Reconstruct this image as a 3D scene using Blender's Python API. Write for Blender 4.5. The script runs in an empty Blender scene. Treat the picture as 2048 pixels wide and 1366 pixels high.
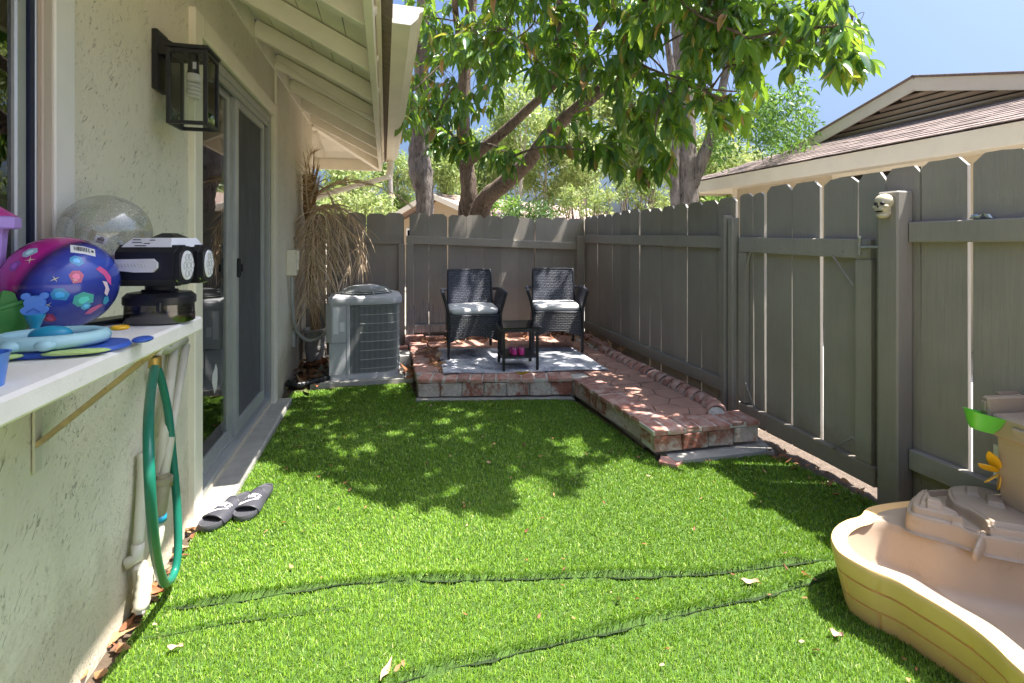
import bpy, bmesh, math, random
import numpy as np
from mathutils import Vector, Matrix

random.seed(7)
rng = np.random.default_rng(11)
R = math.radians
sc = bpy.context.scene
COL = sc.collection

# ------------------------------------------------------------------ camera, sky, sun, exposure
FPX, CAMH = 1000.0, 1.25
PHI = math.atan(0.252)
CP, SP = math.cos(PHI), math.sin(PHI)
cam_d = bpy.data.cameras.new('camera')
cam = bpy.data.objects.new('camera', cam_d)
COL.objects.link(cam)
cam.location = (0, 0, CAMH)
cam.rotation_euler = (R(90), 0, -PHI)
cam_d.sensor_fit = 'HORIZONTAL'
cam_d.sensor_width = 36
cam_d.lens = 36 * FPX / 2048
cam_d.shift_y = -203 / 2048
cam_d.clip_start = 0.05
cam_d.clip_end = 500
sc.camera = cam

SUN = Vector((0.38, -0.13, 1.0))          # direction towards the sun
world = bpy.data.worlds.new('World')
sc.world = world
world.use_nodes = True
wn = world.node_tree
bg = wn.nodes['Background']
sky = wn.nodes.new('ShaderNodeTexSky')
sky.sky_type = 'NISHITA'
sky.sun_disc = False
sky.sun_elevation = math.atan2(SUN.z, math.hypot(SUN.x, SUN.y))
sky.sun_rotation = math.atan2(SUN.x, SUN.y)
sky.air_density = 1.0
sky.dust_density = 7.0
sky.ozone_density = 10.0
wn.links.new(sky.outputs[0], bg.inputs[0])
bg.inputs[1].default_value = 0.08

sun_d = bpy.data.lights.new('sun', 'SUN')
sun_d.energy = 4.3
sun_d.angle = R(0.5)
sun_d.color = (1.0, 0.95, 0.87)
sun = bpy.data.objects.new('sun', sun_d)
COL.objects.link(sun)
sun.rotation_euler = SUN.to_track_quat('Z', 'Y').to_euler()
sun.location = (4, -2, 12)

sc.view_settings.view_transform = 'Standard'
sc.view_settings.look = 'None'
sc.view_settings.gamma = 1
sc.view_settings.use_curve_mapping = False
sc.view_settings.exposure = 1.85
sc.render.engine = 'CYCLES'
sc.cycles.use_denoising = True
sc.cycles.max_bounces = 8
sc.cycles.diffuse_bounces = 4
sc.cycles.transmission_bounces = 6
sc.cycles.glossy_bounces = 3
sc.cycles.transparent_max_bounces = 10
sc.cycles.caustics_reflective = False
sc.cycles.caustics_refractive = False
sc.cycles.sample_clamp_indirect = 25


# ------------------------------------------------------------------ measuring helpers
def ray(px, py):
    a = (px - 1024) / FPX
    return Vector((a * CP + SP, -a * SP + CP, -(py - 480) / FPX))


def P(px, py, X=None, Y=None, Z=None, D=None):
    """point seen at a photo pixel, lying on the plane X=, Y= or Z= or at depth D"""
    d = ray(px, py)
    t = D if D is not None else X / d.x if X is not None else Y / d.y if Y is not None else (Z - CAMH) / d.z
    return Vector((d.x * t, d.y * t, CAMH + d.z * t))


def proj(p):
    xc = p[0] * CP - p[1] * SP
    zc = p[0] * SP + p[1] * CP
    if zc < 0.05:
        return -9999, -9999, zc
    return 1024 + FPX * xc / zc, 480 - FPX * (p[2] - CAMH) / zc, zc


def catmull(pts, n=8, closed=False):
    pts = [Vector(p) for p in pts]
    out = []
    m = len(pts)
    for i in range(m if closed else m - 1):
        if closed:
            p0, p1, p2, p3 = pts[(i - 1) % m], pts[i], pts[(i + 1) % m], pts[(i + 2) % m]
        else:
            p0, p1, p2, p3 = pts[max(i - 1, 0)], pts[i], pts[i + 1], pts[min(i + 2, m - 1)]
        for k in range(n):
            t = k / n
            out.append(0.5 * ((2 * p1) + (p2 - p0) * t + (2 * p0 - 5 * p1 + 4 * p2 - p3) * t * t
                              + (3 * p1 - p0 - 3 * p2 + p3) * t ** 3))
    if not closed:
        out.append(pts[-1])
    return out


# ------------------------------------------------------------------ materials
MATS = {}


def new_mat(name):
    m = bpy.data.materials.new(name)
    m.use_nodes = True
    nt = m.node_tree
    return m, nt, nt.nodes['Principled BSDF']


def node(nt, kind, **kw):
    n = nt.nodes.new(kind)
    for k, v in kw.items():
        if k.startswith('i_'):
            key = k[2:]
            key = int(key) if key.isdigit() else key
            n.inputs[key].default_value = v
        else:
            setattr(n, k, v)
    return n


def pos_coord(nt, stretch=(1, 1, 1), local=False):
    if local:
        g = node(nt, 'ShaderNodeTexCoord').outputs['Object']
    else:
        g = node(nt, 'ShaderNodeNewGeometry').outputs['Position']
    mp = node(nt, 'ShaderNodeMapping')
    mp.inputs['Scale'].default_value = stretch
    nt.links.new(g, mp.inputs[0])
    return mp.outputs[0]


def noise_tex(nt, vec, scale, detail=4, rough=0.6, dist=0.0):
    n = node(nt, 'ShaderNodeTexNoise')
    n.inputs['Scale'].default_value = scale
    n.inputs['Detail'].default_value = detail
    n.inputs['Roughness'].default_value = rough
    n.inputs['Distortion'].default_value = dist
    nt.links.new(vec, n.inputs['Vector'])
    return n.outputs[0]


def ramp(nt, fac, stops):
    r = node(nt, 'ShaderNodeValToRGB')
    el = r.color_ramp.elements
    while len(el) < len(stops):
        el.new(0.5)
    for e, (p, c) in zip(el, stops):
        e.position = p
        e.color = (c[0], c[1], c[2], 1) if not isinstance(c, (int, float)) else (c, c, c, 1)
    nt.links.new(fac, r.inputs[0])
    return r.outputs[0]


def mixc(nt, fac, a, b, mode='MIX'):
    m = node(nt, 'ShaderNodeMix', data_type='RGBA', blend_type=mode)
    for s, v in ((m.inputs[0], fac), (m.inputs[6], a), (m.inputs[7], b)):
        if isinstance(v, (int, float)):
            s.default_value = v
        elif isinstance(v, tuple):
            s.default_value = (v[0], v[1], v[2], 1)
        else:
            nt.links.new(v, s)
    return m.outputs[2]


def mathn(nt, op, a, b=None, c=None):
    m = node(nt, 'ShaderNodeMath', operation=op)
    for s, v in zip(m.inputs, (a, b, c)):
        if v is None:
            continue
        if isinstance(v, (int, float)):
            s.default_value = v
        else:
            nt.links.new(v, s)
    return m.outputs[0]


def bump(nt, bsdf, h, strength=0.3, dist=0.01):
    b = node(nt, 'ShaderNodeBump')
    b.inputs['Strength'].default_value = strength
    b.inputs['Distance'].default_value = dist
    nt.links.new(h, b.inputs['Height'])
    nt.links.new(b.outputs[0], bsdf.inputs['Normal'])
    return b


def sh(c, k):
    return tuple(max(0.0, min(1.0, v * k)) for v in c)


def M(name, col, rough=0.6, var=0.15, vs=6.0, bs=80.0, bst=0.15, bd=0.004, metal=0.0, stretch=(1, 1, 1),
      spec=0.5, coat=0.0, rnd=0.0, local=False, dirt=None, dirt_at=0.6):
    """painted / plastic / plain surface with mottling, dirt and fine relief"""
    if name in MATS:
        return MATS[name]
    m, nt, b = new_mat(name)
    v = pos_coord(nt, stretch, local)
    n1 = noise_tex(nt, v, vs, 5, 0.62)
    c = ramp(nt, n1, [(0.25, sh(col, 1 - var)), (0.75, sh(col, 1 + var))])
    if dirt:
        n3 = noise_tex(nt, v, vs * 2.7, 6, 0.7, 0.6)
        c = mixc(nt, ramp(nt, n3, [(dirt_at, 0.0), (dirt_at + 0.14, 0.85)]), c, dirt)
    if rnd:
        oi = node(nt, 'ShaderNodeObjectInfo').outputs['Random']
        k = mathn(nt, 'MULTIPLY_ADD', oi, 2 * rnd, 1 - rnd)
        hs = node(nt, 'ShaderNodeHueSaturation')
        nt.links.new(c, hs.inputs['Color'])
        nt.links.new(k, hs.inputs['Value'])
        c = hs.outputs[0]
    nt.links.new(c, b.inputs['Base Color'])
    b.inputs['Roughness'].default_value = rough
    b.inputs['Metallic'].default_value = metal
    b.inputs['Specular IOR Level'].default_value = spec
    b.inputs['Coat Weight'].default_value = coat
    if bst:
        bump(nt, b, noise_tex(nt, v, bs, 4, 0.6), bst, bd)
    MATS[name] = m
    return m


def make_stucco():
    m, nt, b = new_mat('stucco')
    v = pos_coord(nt)
    vl = pos_coord(nt, (1, 1.0, 0.55))
    fine = noise_tex(nt, v, 70, 5, 0.6)
    big = noise_tex(nt, v, 2.2, 4, 0.6)
    rot = node(nt, 'ShaderNodeMapping')
    rot.inputs['Rotation'].default_value = (R(-52), 0, 0)
    nt.links.new(v, rot.inputs[0])
    ani = node(nt, 'ShaderNodeMapping')
    ani.inputs['Scale'].default_value = (1, 0.30, 1)
    nt.links.new(rot.outputs[0], ani.inputs[0])
    va = ani.outputs[0]
    wob = noise_tex(nt, v, 3.1, 3, 0.6)
    stroke = ramp(nt, noise_tex(nt, va, 105, 3, 0.55, 1.1), [(0.60, 0.0), (0.66, 1.0)])
    patch = ramp(nt, noise_tex(nt, v, 8.5, 4, 0.75), [(0.44, 0.0), (0.60, 1.0)])
    pits = ramp(nt, noise_tex(nt, vl, 120, 3, 0.55, 1.2), [(0.61, 0.0), (0.68, 1.0)])
    pm = ramp(nt, noise_tex(nt, v, 5.3, 3, 0.6), [(0.48, 0.0), (0.58, 1.0)])
    crack = mathn(nt, 'MAXIMUM', mathn(nt, 'MULTIPLY', stroke, patch), mathn(nt, 'MULTIPLY', pits, pm))
    base = ramp(nt, big, [(0.3, (0.75, 0.685, 0.55)), (0.7, (0.81, 0.75, 0.615))])
    base = mixc(nt, mathn(nt, 'MULTIPLY', ramp(nt, fine, [(0.35, 0.0), (0.75, 1.0)]), 0.18), base, (0.84, 0.79, 0.67))
    szz = node(nt, 'ShaderNodeSeparateXYZ')
    nt.links.new(v, szz.inputs[0])
    splash = ramp(nt, mathn(nt, 'ADD', szz.outputs[2], mathn(nt, 'MULTIPLY', noise_tex(nt, v, 9, 5, 0.7), -0.45)), [(0.0, 0.42), (0.14, 0.0)])
    base = mixc(nt, splash, base, (0.40, 0.32, 0.22))
    stain = ramp(nt, noise_tex(nt, pos_coord(nt, (1, 1, 0.25)), 2.6, 5, 0.65), [(0.52, 0.0), (0.72, 0.35)])
    base = mixc(nt, stain, base, (0.50, 0.44, 0.33))
    c = mixc(nt, mathn(nt, 'MULTIPLY', crack, 0.62), base, (0.20, 0.17, 0.12))
    nt.links.new(c, b.inputs['Base Color'])
    b.inputs['Roughness'].default_value = 0.92
    b.inputs['Specular IOR Level'].default_value = 0.2
    med = noise_tex(nt, v, 13, 3, 0.5, 0.8)
    h = mathn(nt, 'ADD', mathn(nt, 'MULTIPLY', fine, 0.6), mathn(nt, 'MULTIPLY', med, 0.7))
    h = mathn(nt, 'SUBTRACT', h, mathn(nt, 'MULTIPLY', crack, 0.9))
    bump(nt, b, h, 0.55, 0.010)
    MATS['stucco'] = m
    return m


def make_fence():
    m, nt, b = new_mat('fence_paint')
    v = pos_coord(nt, (1, 1, 0.06))
    v2 = pos_coord(nt)
    oi = node(nt, 'ShaderNodeObjectInfo').outputs['Random']
    sh_ = node(nt, 'ShaderNodeVectorMath', operation='ADD')
    nt.links.new(v, sh_.inputs[0])
    cx = node(nt, 'ShaderNodeCombineXYZ')
    nt.links.new(mathn(nt, 'MULTIPLY', oi, 37.0), cx.inputs[2])
    nt.links.new(cx.outputs[0], sh_.inputs[1])
    grain = noise_tex(nt, sh_.outputs[0], 60, 5, 0.65, 0.7)
    mot = noise_tex(nt, v2, 3.0, 4, 0.6)
    c = ramp(nt, mot, [(0.3, (0.285, 0.262, 0.232)), (0.7, (0.335, 0.308, 0.275))])
    c = mixc(nt, mathn(nt, 'MULTIPLY', ramp(nt, grain, [(0.5, 0.0), (0.8, 1.0)]), 0.22), c, (0.17, 0.155, 0.13))
    k = mathn(nt, 'MULTIPLY_ADD', oi, 0.22, 0.89)
    hs = node(nt, 'ShaderNodeHueSaturation')
    nt.links.new(c, hs.inputs['Color'])
    nt.links.new(k, hs.inputs['Value'])
    spk = ramp(nt, noise_tex(nt, v2, 75, 1, 0.4), [(0.80, 0.0), (0.83, 1.0)])
    c = mixc(nt, mathn(nt, 'MULTIPLY', spk, 0.7), hs.outputs[0], (0.42, 0.40, 0.36))
    drip = ramp(nt, noise_tex(nt, pos_coord(nt, (1, 1, 0.025)), 55, 3, 0.6), [(0.66, 0.0), (0.72, 1.0)])
    dm = ramp(nt, noise_tex(nt, v2, 4.0, 3, 0.6), [(0.5, 0.0), (0.62, 1.0)])
    c = mixc(nt, mathn(nt, 'MULTIPLY', mathn(nt, 'MULTIPLY', drip, dm), 0.35), c, (0.17, 0.15, 0.125))
    sepz = node(nt, 'ShaderNodeSeparateXYZ')
    nt.links.new(v2, sepz.inputs[0])
    lowz = mathn(nt, 'SUBTRACT', mathn(nt, 'ADD', sepz.outputs[2], mathn(nt, 'MULTIPLY', noise_tex(nt, v2, 14, 4, 0.7), -0.3)), 0.0)
    c = mixc(nt, ramp(nt, lowz, [(0.0, 0.6), (0.12, 0.0)]), c, (0.24, 0.19, 0.14))
    nt.links.new(c, b.inputs['Base Color'])
    b.inputs['Roughness'].default_value = 0.62
    b.inputs['Specular IOR Level'].default_value = 0.35
    bump(nt, b, grain, 0.4, 0.005)
    MATS['fence'] = m
    # weathered variant: bare grey wood shows where the paint was sprayed off low on the boards
    m2 = m.copy()
    m2.name = 'fence_peeling'
    nt = m2.node_tree
    b = nt.nodes['Principled BSDF']
    src = b.inputs['Base Color'].links[0].from_socket
    geo = node(nt, 'ShaderNodeNewGeometry').outputs['Position']
    sp = node(nt, 'ShaderNodeSeparateXYZ')
    nt.links.new(geo, sp.inputs[0])
    vv = pos_coord(nt, (1, 1, 0.18))
    nn = noise_tex(nt, vv, 26, 5, 0.7)
    z = mathn(nt, 'ADD', sp.outputs[2], mathn(nt, 'MULTIPLY', nn, -0.55))
    zz = ramp(nt, mathn(nt, 'ADD', z, 0.2), [(0.42, 1.0), (0.46, 0.0)])
    wood = ramp(nt, noise_tex(nt, pos_coord(nt, (1, 1, 0.05)), 90, 4, 0.7), [(0.3, (0.15, 0.145, 0.15)), (0.7, (0.36, 0.35, 0.36))])
    c = mixc(nt, zz, src, wood)
    nt.links.new(c, b.inputs['Base Color'])
    MATS['fence_peel'] = m2


def make_brick():
    m, nt, b = new_mat('brick')
    v = pos_coord(nt)
    oi = node(nt, 'ShaderNodeObjectInfo').outputs['Random']
    mot = noise_tex(nt, v, 18, 5, 0.65)
    c = ramp(nt, mot, [(0.3, (0.36, 0.15, 0.115)), (0.7, (0.50, 0.25, 0.195))])
    hs = node(nt, 'ShaderNodeHueSaturation')
    nt.links.new(c, hs.inputs['Color'])
    nt.links.new(mathn(nt, 'MULTIPLY_ADD', oi, 0.5, 0.75), hs.inputs['Value'])
    chalk = noise_tex(nt, v, 11, 5, 0.7, 0.5)
    c = mixc(nt, ramp(nt, chalk, [(0.42, 0.0), (0.66, 0.7)]), hs.outputs[0], (0.64, 0.51, 0.45))
    nt.links.new(c, b.inputs['Base Color'])
    b.inputs['Roughness'].default_value = 0.85
    b.inputs['Specular IOR Level'].default_value = 0.25
    bump(nt, b, noise_tex(nt, v, 90, 5, 0.7), 0.5, 0.006)
    MATS['brick'] = m
    # face bricks crusted with salt bloom
    m, nt, b = new_mat('salted_brick')
    v = pos_coord(nt)
    oi = node(nt, 'ShaderNodeObjectInfo').outputs['Random']
    mot = noise_tex(nt, v, 20, 5, 0.65)
    c = ramp(nt, mot, [(0.3, (0.27, 0.095, 0.065)), (0.7, (0.40, 0.17, 0.12))])
    ch = mathn(nt, 'ADD', noise_tex(nt, v, 6.5, 6, 0.72, 0.5), mathn(nt, 'MULTIPLY', mathn(nt, 'SUBTRACT', oi, 0.5), 0.16))
    salt = ramp(nt, noise_tex(nt, v, 34, 4, 0.7), [(0.3, (0.44, 0.39, 0.34)), (0.7, (0.70, 0.64, 0.57))])
    c = mixc(nt, ramp(nt, ch, [(0.38, 0.0), (0.50, 0.92)]), c, salt)
    nt.links.new(c, b.inputs['Base Color'])
    b.inputs['Roughness'].default_value = 0.9
    b.inputs['Specular IOR Level'].default_value = 0.2
    bump(nt, b, noise_tex(nt, v, 60, 6, 0.75), 0.8, 0.01)
    MATS['salt_brick'] = m


def attr_fac(nt, name='rnd'):
    a = node(nt, 'ShaderNodeAttribute')
    a.attribute_name = name
    return a.outputs['Fac']


def leafy(name, stops, trans=0.35, rough=0.45, tcol=(0.35, 0.55, 0.06), source='attr', spec=0.5):
    m, nt, b = new_mat(name)
    if source == 'attr':
        f = attr_fac(nt)
    elif source == 'object':
        f = node(nt, 'ShaderNodeObjectInfo').outputs['Random']
    c = ramp(nt, f, stops)
    nt.links.new(c, b.inputs['Base Color'])
    b.inputs['Roughness'].default_value = rough
    b.inputs['Specular IOR Level'].default_value = spec
    tr = node(nt, 'ShaderNodeBsdfTranslucent')
    nt.links.new(mixc(nt, 0.55, c, tcol), tr.inputs[0])
    mx = node(nt, 'ShaderNodeMixShader')
    mx.inputs[0].default_value = trans
    out = nt.nodes['Material Output']
    nt.links.new(b.outputs[0], mx.inputs[1])
    nt.links.new(tr.outputs[0], mx.inputs[2])
    nt.links.new(mx.outputs[0], out.inputs[0])
    MATS[name] = m
    return m


def glass(name, tint=(0.9, 0.95, 0.93), rough=0.0, refl=1.0, ior=2.1):
    """thin pane: clear film that reflects by angle"""
    m, nt, b = new_mat(name)
    nt.nodes.remove(b)
    tr = node(nt, 'ShaderNodeBsdfTransparent')
    tr.inputs[0].default_value = (*tint, 1)
    gl = node(nt, 'ShaderNodeBsdfGlossy')
    gl.inputs['Roughness'].default_value = rough
    gl.inputs[0].default_value = (refl, refl, refl, 1)
    fr = node(nt, 'ShaderNodeFresnel')
    fr.inputs[0].default_value = ior
    mx = node(nt, 'ShaderNodeMixShader')
    nt.links.new(fr.outputs[0], mx.inputs[0])
    nt.links.new(tr.outputs[0], mx.inputs[1])
    nt.links.new(gl.outputs[0], mx.inputs[2])
    nt.links.new(mx.outputs[0], nt.nodes['Material Output'].inputs[0])
    MATS[name] = m
    return m


make_stucco()
make_fence()
make_brick()
CREAM = M('cream_paint', (0.86, 0.79, 0.66), 0.55, 0.07, 4, 60, 0.12, 0.004, dirt=(0.42, 0.36, 0.27), dirt_at=0.70)
SOFFIT = M('soffit_paint', (0.90, 0.84, 0.74), 0.6, 0.08, 5, 50, 0.15, 0.004, rnd=0.05, dirt=(0.34, 0.29, 0.2), dirt_at=0.74)
WHITE = M('white_paint', (0.84, 0.81, 0.76), 0.45, 0.05, 5, 60, 0.1, 0.003)
ALU = M('aluminium', (0.50, 0.515, 0.515), 0.42, 0.08, 9, 90, 0.08, 0.002, metal=0.55)
DARK = M('black_metal', (0.016, 0.016, 0.018), 0.42, 0.2, 12, 120, 0.08, 0.002)
BLACKP = M('black_plastic', (0.014, 0.015, 0.02), 0.35, 0.2, 12, 120, 0.06, 0.002)
WHITEP = M('white_plastic', (0.74, 0.75, 0.80), 0.35, 0.03, 8, 120, 0.03, 0.001)
CONC = M('concrete', (0.40, 0.385, 0.35), 0.92, 0.22, 9, 120, 0.5, 0.006, dirt=(0.20, 0.175, 0.14), dirt_at=0.60)
SHELFTOP = M('shelf_paint', (0.84, 0.80, 0.74), 0.7, 0.07, 9, 80, 0.3, 0.004, dirt=(0.36, 0.33, 0.30), dirt_at=0.64)
SOIL = M('soil', (0.105, 0.075, 0.05), 0.95, 0.4, 14, 60, 0.9, 0.02)
DIRTC = M('dry_ground', (0.36, 0.31, 0.24), 0.95, 0.25, 3, 40, 0.5, 0.02)
ACGREY = M('ac_paint', (0.50, 0.505, 0.53), 0.5, 0.07, 6, 100, 0.06, 0.002, dirt=(0.27, 0.27, 0.25), dirt_at=0.66)
ACGRILL = M('ac_wire', (0.44, 0.46, 0.46), 0.5, 0.08, 20, 100, 0.0)
ACDARK = M('ac_coil', (0.085, 0.09, 0.095), 0.7, 0.3, 40, 200, 0.3, 0.004)
HOSE = M('hose_rubber', (0.012, 0.17, 0.115), 0.32, 0.12, 14, 90, 0.05, 0.002)
BRASS = M('brass', (0.55, 0.38, 0.12), 0.4, 0.2, 30, 90, 0.1, 0.002, metal=0.8)
RUSTY = M('rusty_steel', (0.45, 0.34, 0.19), 0.6, 0.25, 25, 80, 0.3, 0.003, metal=0.2, dirt=(0.23, 0.12, 0.05), dirt_at=0.58)
BEIGEP = M('beige_pipe', (0.60, 0.565, 0.46), 0.5, 0.08, 10, 90, 0.08, 0.002, dirt=(0.3, 0.26, 0.19), dirt_at=0.70)
GREYW = M('grey_plastic', (0.46, 0.455, 0.44), 0.5, 0.1, 10, 90, 0.1, 0.003, dirt=(0.24, 0.22, 0.2), dirt_at=0.66)
TAN = M('tan_plastic', (0.42, 0.325, 0.24), 0.42, 0.05, 7, 160, 0.12, 0.002, dirt=(0.36, 0.27, 0.18), dirt_at=0.60)
YEL = M('yellow_plastic', (0.95, 0.60, 0.27), 0.42, 0.05, 7, 160, 0.12, 0.002, dirt=(0.55, 0.38, 0.14), dirt_at=0.70)
MAUVE = M('brown_plastic', (0.36, 0.255, 0.19), 0.45, 0.06, 7, 160, 0.12, 0.002)
GREENP = M('lime_plastic', (0.13, 0.55, 0.06), 0.35, 0.05, 9, 160, 0.05, 0.001)
GREEN2 = M('green_plastic', (0.06, 0.27, 0.055), 0.45, 0.1, 9, 160, 0.1, 0.002)
WHEELY = M('amber_plastic', (0.75, 0.42, 0.015), 0.35, 0.05, 9, 160, 0.04, 0.001)
AQUA = M('aqua_plastic', (0.36, 0.60, 0.66), 0.5, 0.08, 14, 120, 0.15, 0.003, dirt=(0.12, 0.2, 0.3), dirt_at=0.71)
TEALP = M('teal_plastic', (0.02, 0.30, 0.48), 0.35, 0.1, 9, 120, 0.05, 0.002)
BLUEP = M('blue_plastic', (0.03, 0.09, 0.42), 0.45, 0.12, 9, 120, 0.1, 0.002)
LIMEY = M('pale_green_plastic', (0.46, 0.62, 0.22), 0.5, 0.08, 9, 120, 0.1, 0.002)
BUTTER = M('butter_plastic', (0.72, 0.60, 0.32), 0.45, 0.05, 9, 120, 0.06, 0.002)
BEARB = M('sky_plastic', (0.10, 0.26, 0.72), 0.4, 0.07, 9, 120, 0.05, 0.002)
LILAC = M('lilac_plastic', (0.50, 0.34, 0.80), 0.4, 0.05, 9, 120, 0.05, 0.002)
HOTPINK = M('magenta_plastic', (0.62, 0.03, 0.33), 0.35, 0.06, 9, 120, 0.05, 0.002)
PINKSHOE = M('pink_foam', (0.78, 0.06, 0.32), 0.55, 0.1, 30, 120, 0.1, 0.002)
PRINTW = M('print_white', (0.80, 0.80, 0.82), 0.4, 0.03, 9, 10, 0.0)  # plain white print colour, no emission
INK = M('print_black', (0.02, 0.02, 0.025), 0.5, 0.1, 9, 10, 0.0)
BONE = M('bone_plastic', (0.58, 0.51, 0.37), 0.55, 0.15, 30, 90, 0.2, 0.002, dirt=(0.3, 0.22, 0.12), dirt_at=0.62)
RUBBER = M('slide_rubber', (0.075, 0.075, 0.088), 0.55, 0.1, 30, 160, 0.1, 0.002)
STRAP = M('slide_strap', (0.062, 0.062, 0.075), 0.36, 0.1, 30, 240, 0.1, 0.002)
CUSH = M('cushion_cloth', (0.70, 0.69, 0.68), 0.85, 0.06, 10, 300, 0.3, 0.003)
MORTAR = M('mortar', (0.58, 0.54, 0.49), 0.95, 0.2, 20, 120, 0.6, 0.006)
PAVER = M('stamped_paver', (0.46, 0.26, 0.20), 0.85, 0.18, 7, 120, 0.3, 0.004, rnd=0.08, dirt=(0.30, 0.20, 0.16), dirt_at=0.62)
BARK = M('bark', (0.23, 0.185, 0.155), 0.92, 0.35, 9, 30, 0.9, 0.03, stretch=(1, 1, 0.3))
BARKG = M('grey_bark', (0.25, 0.225, 0.225), 0.92, 0.3, 9, 30, 0.9, 0.03, stretch=(1, 1, 0.25))
BARKP = M('pale_bark', (0.42, 0.37, 0.31), 0.9, 0.25, 6, 30, 0.6, 0.02, stretch=(1, 1, 0.3))


def bark(name, dark, light, sc_=26):
    m, nt, b = new_mat(name)
    v = pos_coord(nt, (1, 1, 0.22))
    v2 = pos_coord(nt)
    n1 = noise_tex(nt, v, sc_, 6, 0.7, 1.2)
    n2 = noise_tex(nt, v2, 3.5, 4, 0.6)
    c = ramp(nt, n1, [(0.34, dark), (0.52, sh(light, .8)), (0.72, light)])
    c = mixc(nt, ramp(nt, n2, [(0.45, 0.0), (0.7, 0.55)]), c, sh(light, 1.35))
    nt.links.new(c, b.inputs['Base Color'])
    b.inputs['Roughness'].default_value = 0.95
    b.inputs['Specular IOR Level'].default_value = 0.15
    bump(nt, b, n1, 1.0, 0.05)
    MATS[name] = m
    return m


BARK = bark('furrowed_bark', (0.045, 0.032, 0.025), (0.26, 0.20, 0.16))
BARKG = bark('grey_furrowed_bark', (0.06, 0.048, 0.045), (0.27, 0.235, 0.215), 20)
NWALL = M('neighbour_wall', (0.52, 0.44, 0.32), 0.9, 0.06, 3, 80, 0.3, 0.006)
NTRIM = M('neighbour_trim', (0.72, 0.65, 0.53), 0.6, 0.05, 4, 60, 0.1, 0.004)
FARW = M('far_wall', (0.42, 0.33, 0.22), 0.9, 0.06, 2, 60, 0.2, 0.006)
FARR = M('far_roof', (0.33, 0.235, 0.20), 0.9, 0.15, 8, 40, 0.5, 0.02)
LOUV = M('louver_paint', (0.50, 0.42, 0.35), 0.7, 0.08, 6, 60, 0.1, 0.004)
SHING = M('shingle', (0.20, 0.155, 0.14), 0.95, 0.3, 25, 150, 0.6, 0.008, rnd=0.28)
ROOM = M('room_paint', (0.35, 0.35, 0.36), 0.8, 0.05, 4, 60, 0.05, 0.002)
ROOMF = M('room_floor', (0.16, 0.14, 0.12), 0.4, 0.15, 4, 60, 0.05, 0.002)
SHADE = M('roller_shade', (0.42, 0.41, 0.46), 0.85, 0.06, 8, 200, 0.1, 0.002)
STEEL = M('steel', (0.55, 0.54, 0.50), 0.4, 0.15, 20, 90, 0.1, 0.002, metal=0.7)
BULBW = M('bulb_glass', (0.80, 0.78, 0.68), 0.3, 0.03, 20, 90, 0.0)
STRAW = M('dry_frond', (0.70, 0.54, 0.37), 0.8, 0.25, 14, 90, 0.2, 0.003, rnd=0.2)
STRAWD = M('dry_sheath', (0.34, 0.20, 0.09), 0.85, 0.3, 14, 60, 0.5, 0.006, stretch=(1, 1, 0.15))
DEADL = leafy('dead_leaf', [(0.0, (0.16, 0.065, 0.03)), (0.4, (0.33, 0.13, 0.055)), (0.75, (0.42, 0.25, 0.12)), (1.0, (0.50, 0.38, 0.24))], 0.15, 0.7, (0.4, 0.2, 0.05))
GRASS = leafy('turf_blade', [(0.0, (0.055, 0.15, 0.010)), (0.35, (0.138, 0.28, 0.016)), (0.7, (0.245, 0.405, 0.030)), (0.9, (0.34, 0.47, 0.08)), (1.0, (0.52, 0.52, 0.22))], 0.22, 0.42, (0.30, 0.50, 0.03))
TURF = M('turf_backing', (0.05, 0.105, 0.012), 0.9, 0.4, 30, 90, 0.8, 0.01)
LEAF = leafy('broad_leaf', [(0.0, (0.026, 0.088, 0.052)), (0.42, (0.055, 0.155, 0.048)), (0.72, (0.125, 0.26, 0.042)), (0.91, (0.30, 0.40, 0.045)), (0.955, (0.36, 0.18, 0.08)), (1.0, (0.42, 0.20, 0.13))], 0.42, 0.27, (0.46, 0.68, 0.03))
LEAFO = leafy('broad_leaf_single', [(0.0, (0.026, 0.088, 0.052)), (0.42, (0.055, 0.155, 0.048)), (0.72, (0.125, 0.26, 0.042)), (0.91, (0.30, 0.40, 0.045)), (0.955, (0.36, 0.18, 0.08)), (1.0, (0.42, 0.20, 0.13))], 0.42, 0.27, (0.46, 0.68, 0.03), 'object')
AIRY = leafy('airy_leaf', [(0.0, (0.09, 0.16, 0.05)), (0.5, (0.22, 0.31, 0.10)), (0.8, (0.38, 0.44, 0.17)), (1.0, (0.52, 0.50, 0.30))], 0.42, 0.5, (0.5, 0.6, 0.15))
MIDL = leafy('mid_leaf', [(0.0, (0.03, 0.09, 0.02)), (0.5, (0.08, 0.19, 0.035)), (1.0, (0.20, 0.32, 0.06))], 0.36, 0.5, (0.3, 0.5, 0.06))
DARKL = leafy('shrub_leaf', [(0.0, (0.025, 0.06, 0.02)), (0.6, (0.05, 0.12, 0.03)), (1.0, (0.12, 0.2, 0.05))], 0.25, 0.45, (0.2, 0.35, 0.05))
GLASS = glass('window_glass', (0.80, 0.86, 0.85))
CLEAR = glass('lantern_glass', (0.94, 0.96, 0.95), ior=1.4)
TBLG = glass('table_glass', (0.06, 0.06, 0.065))


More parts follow.
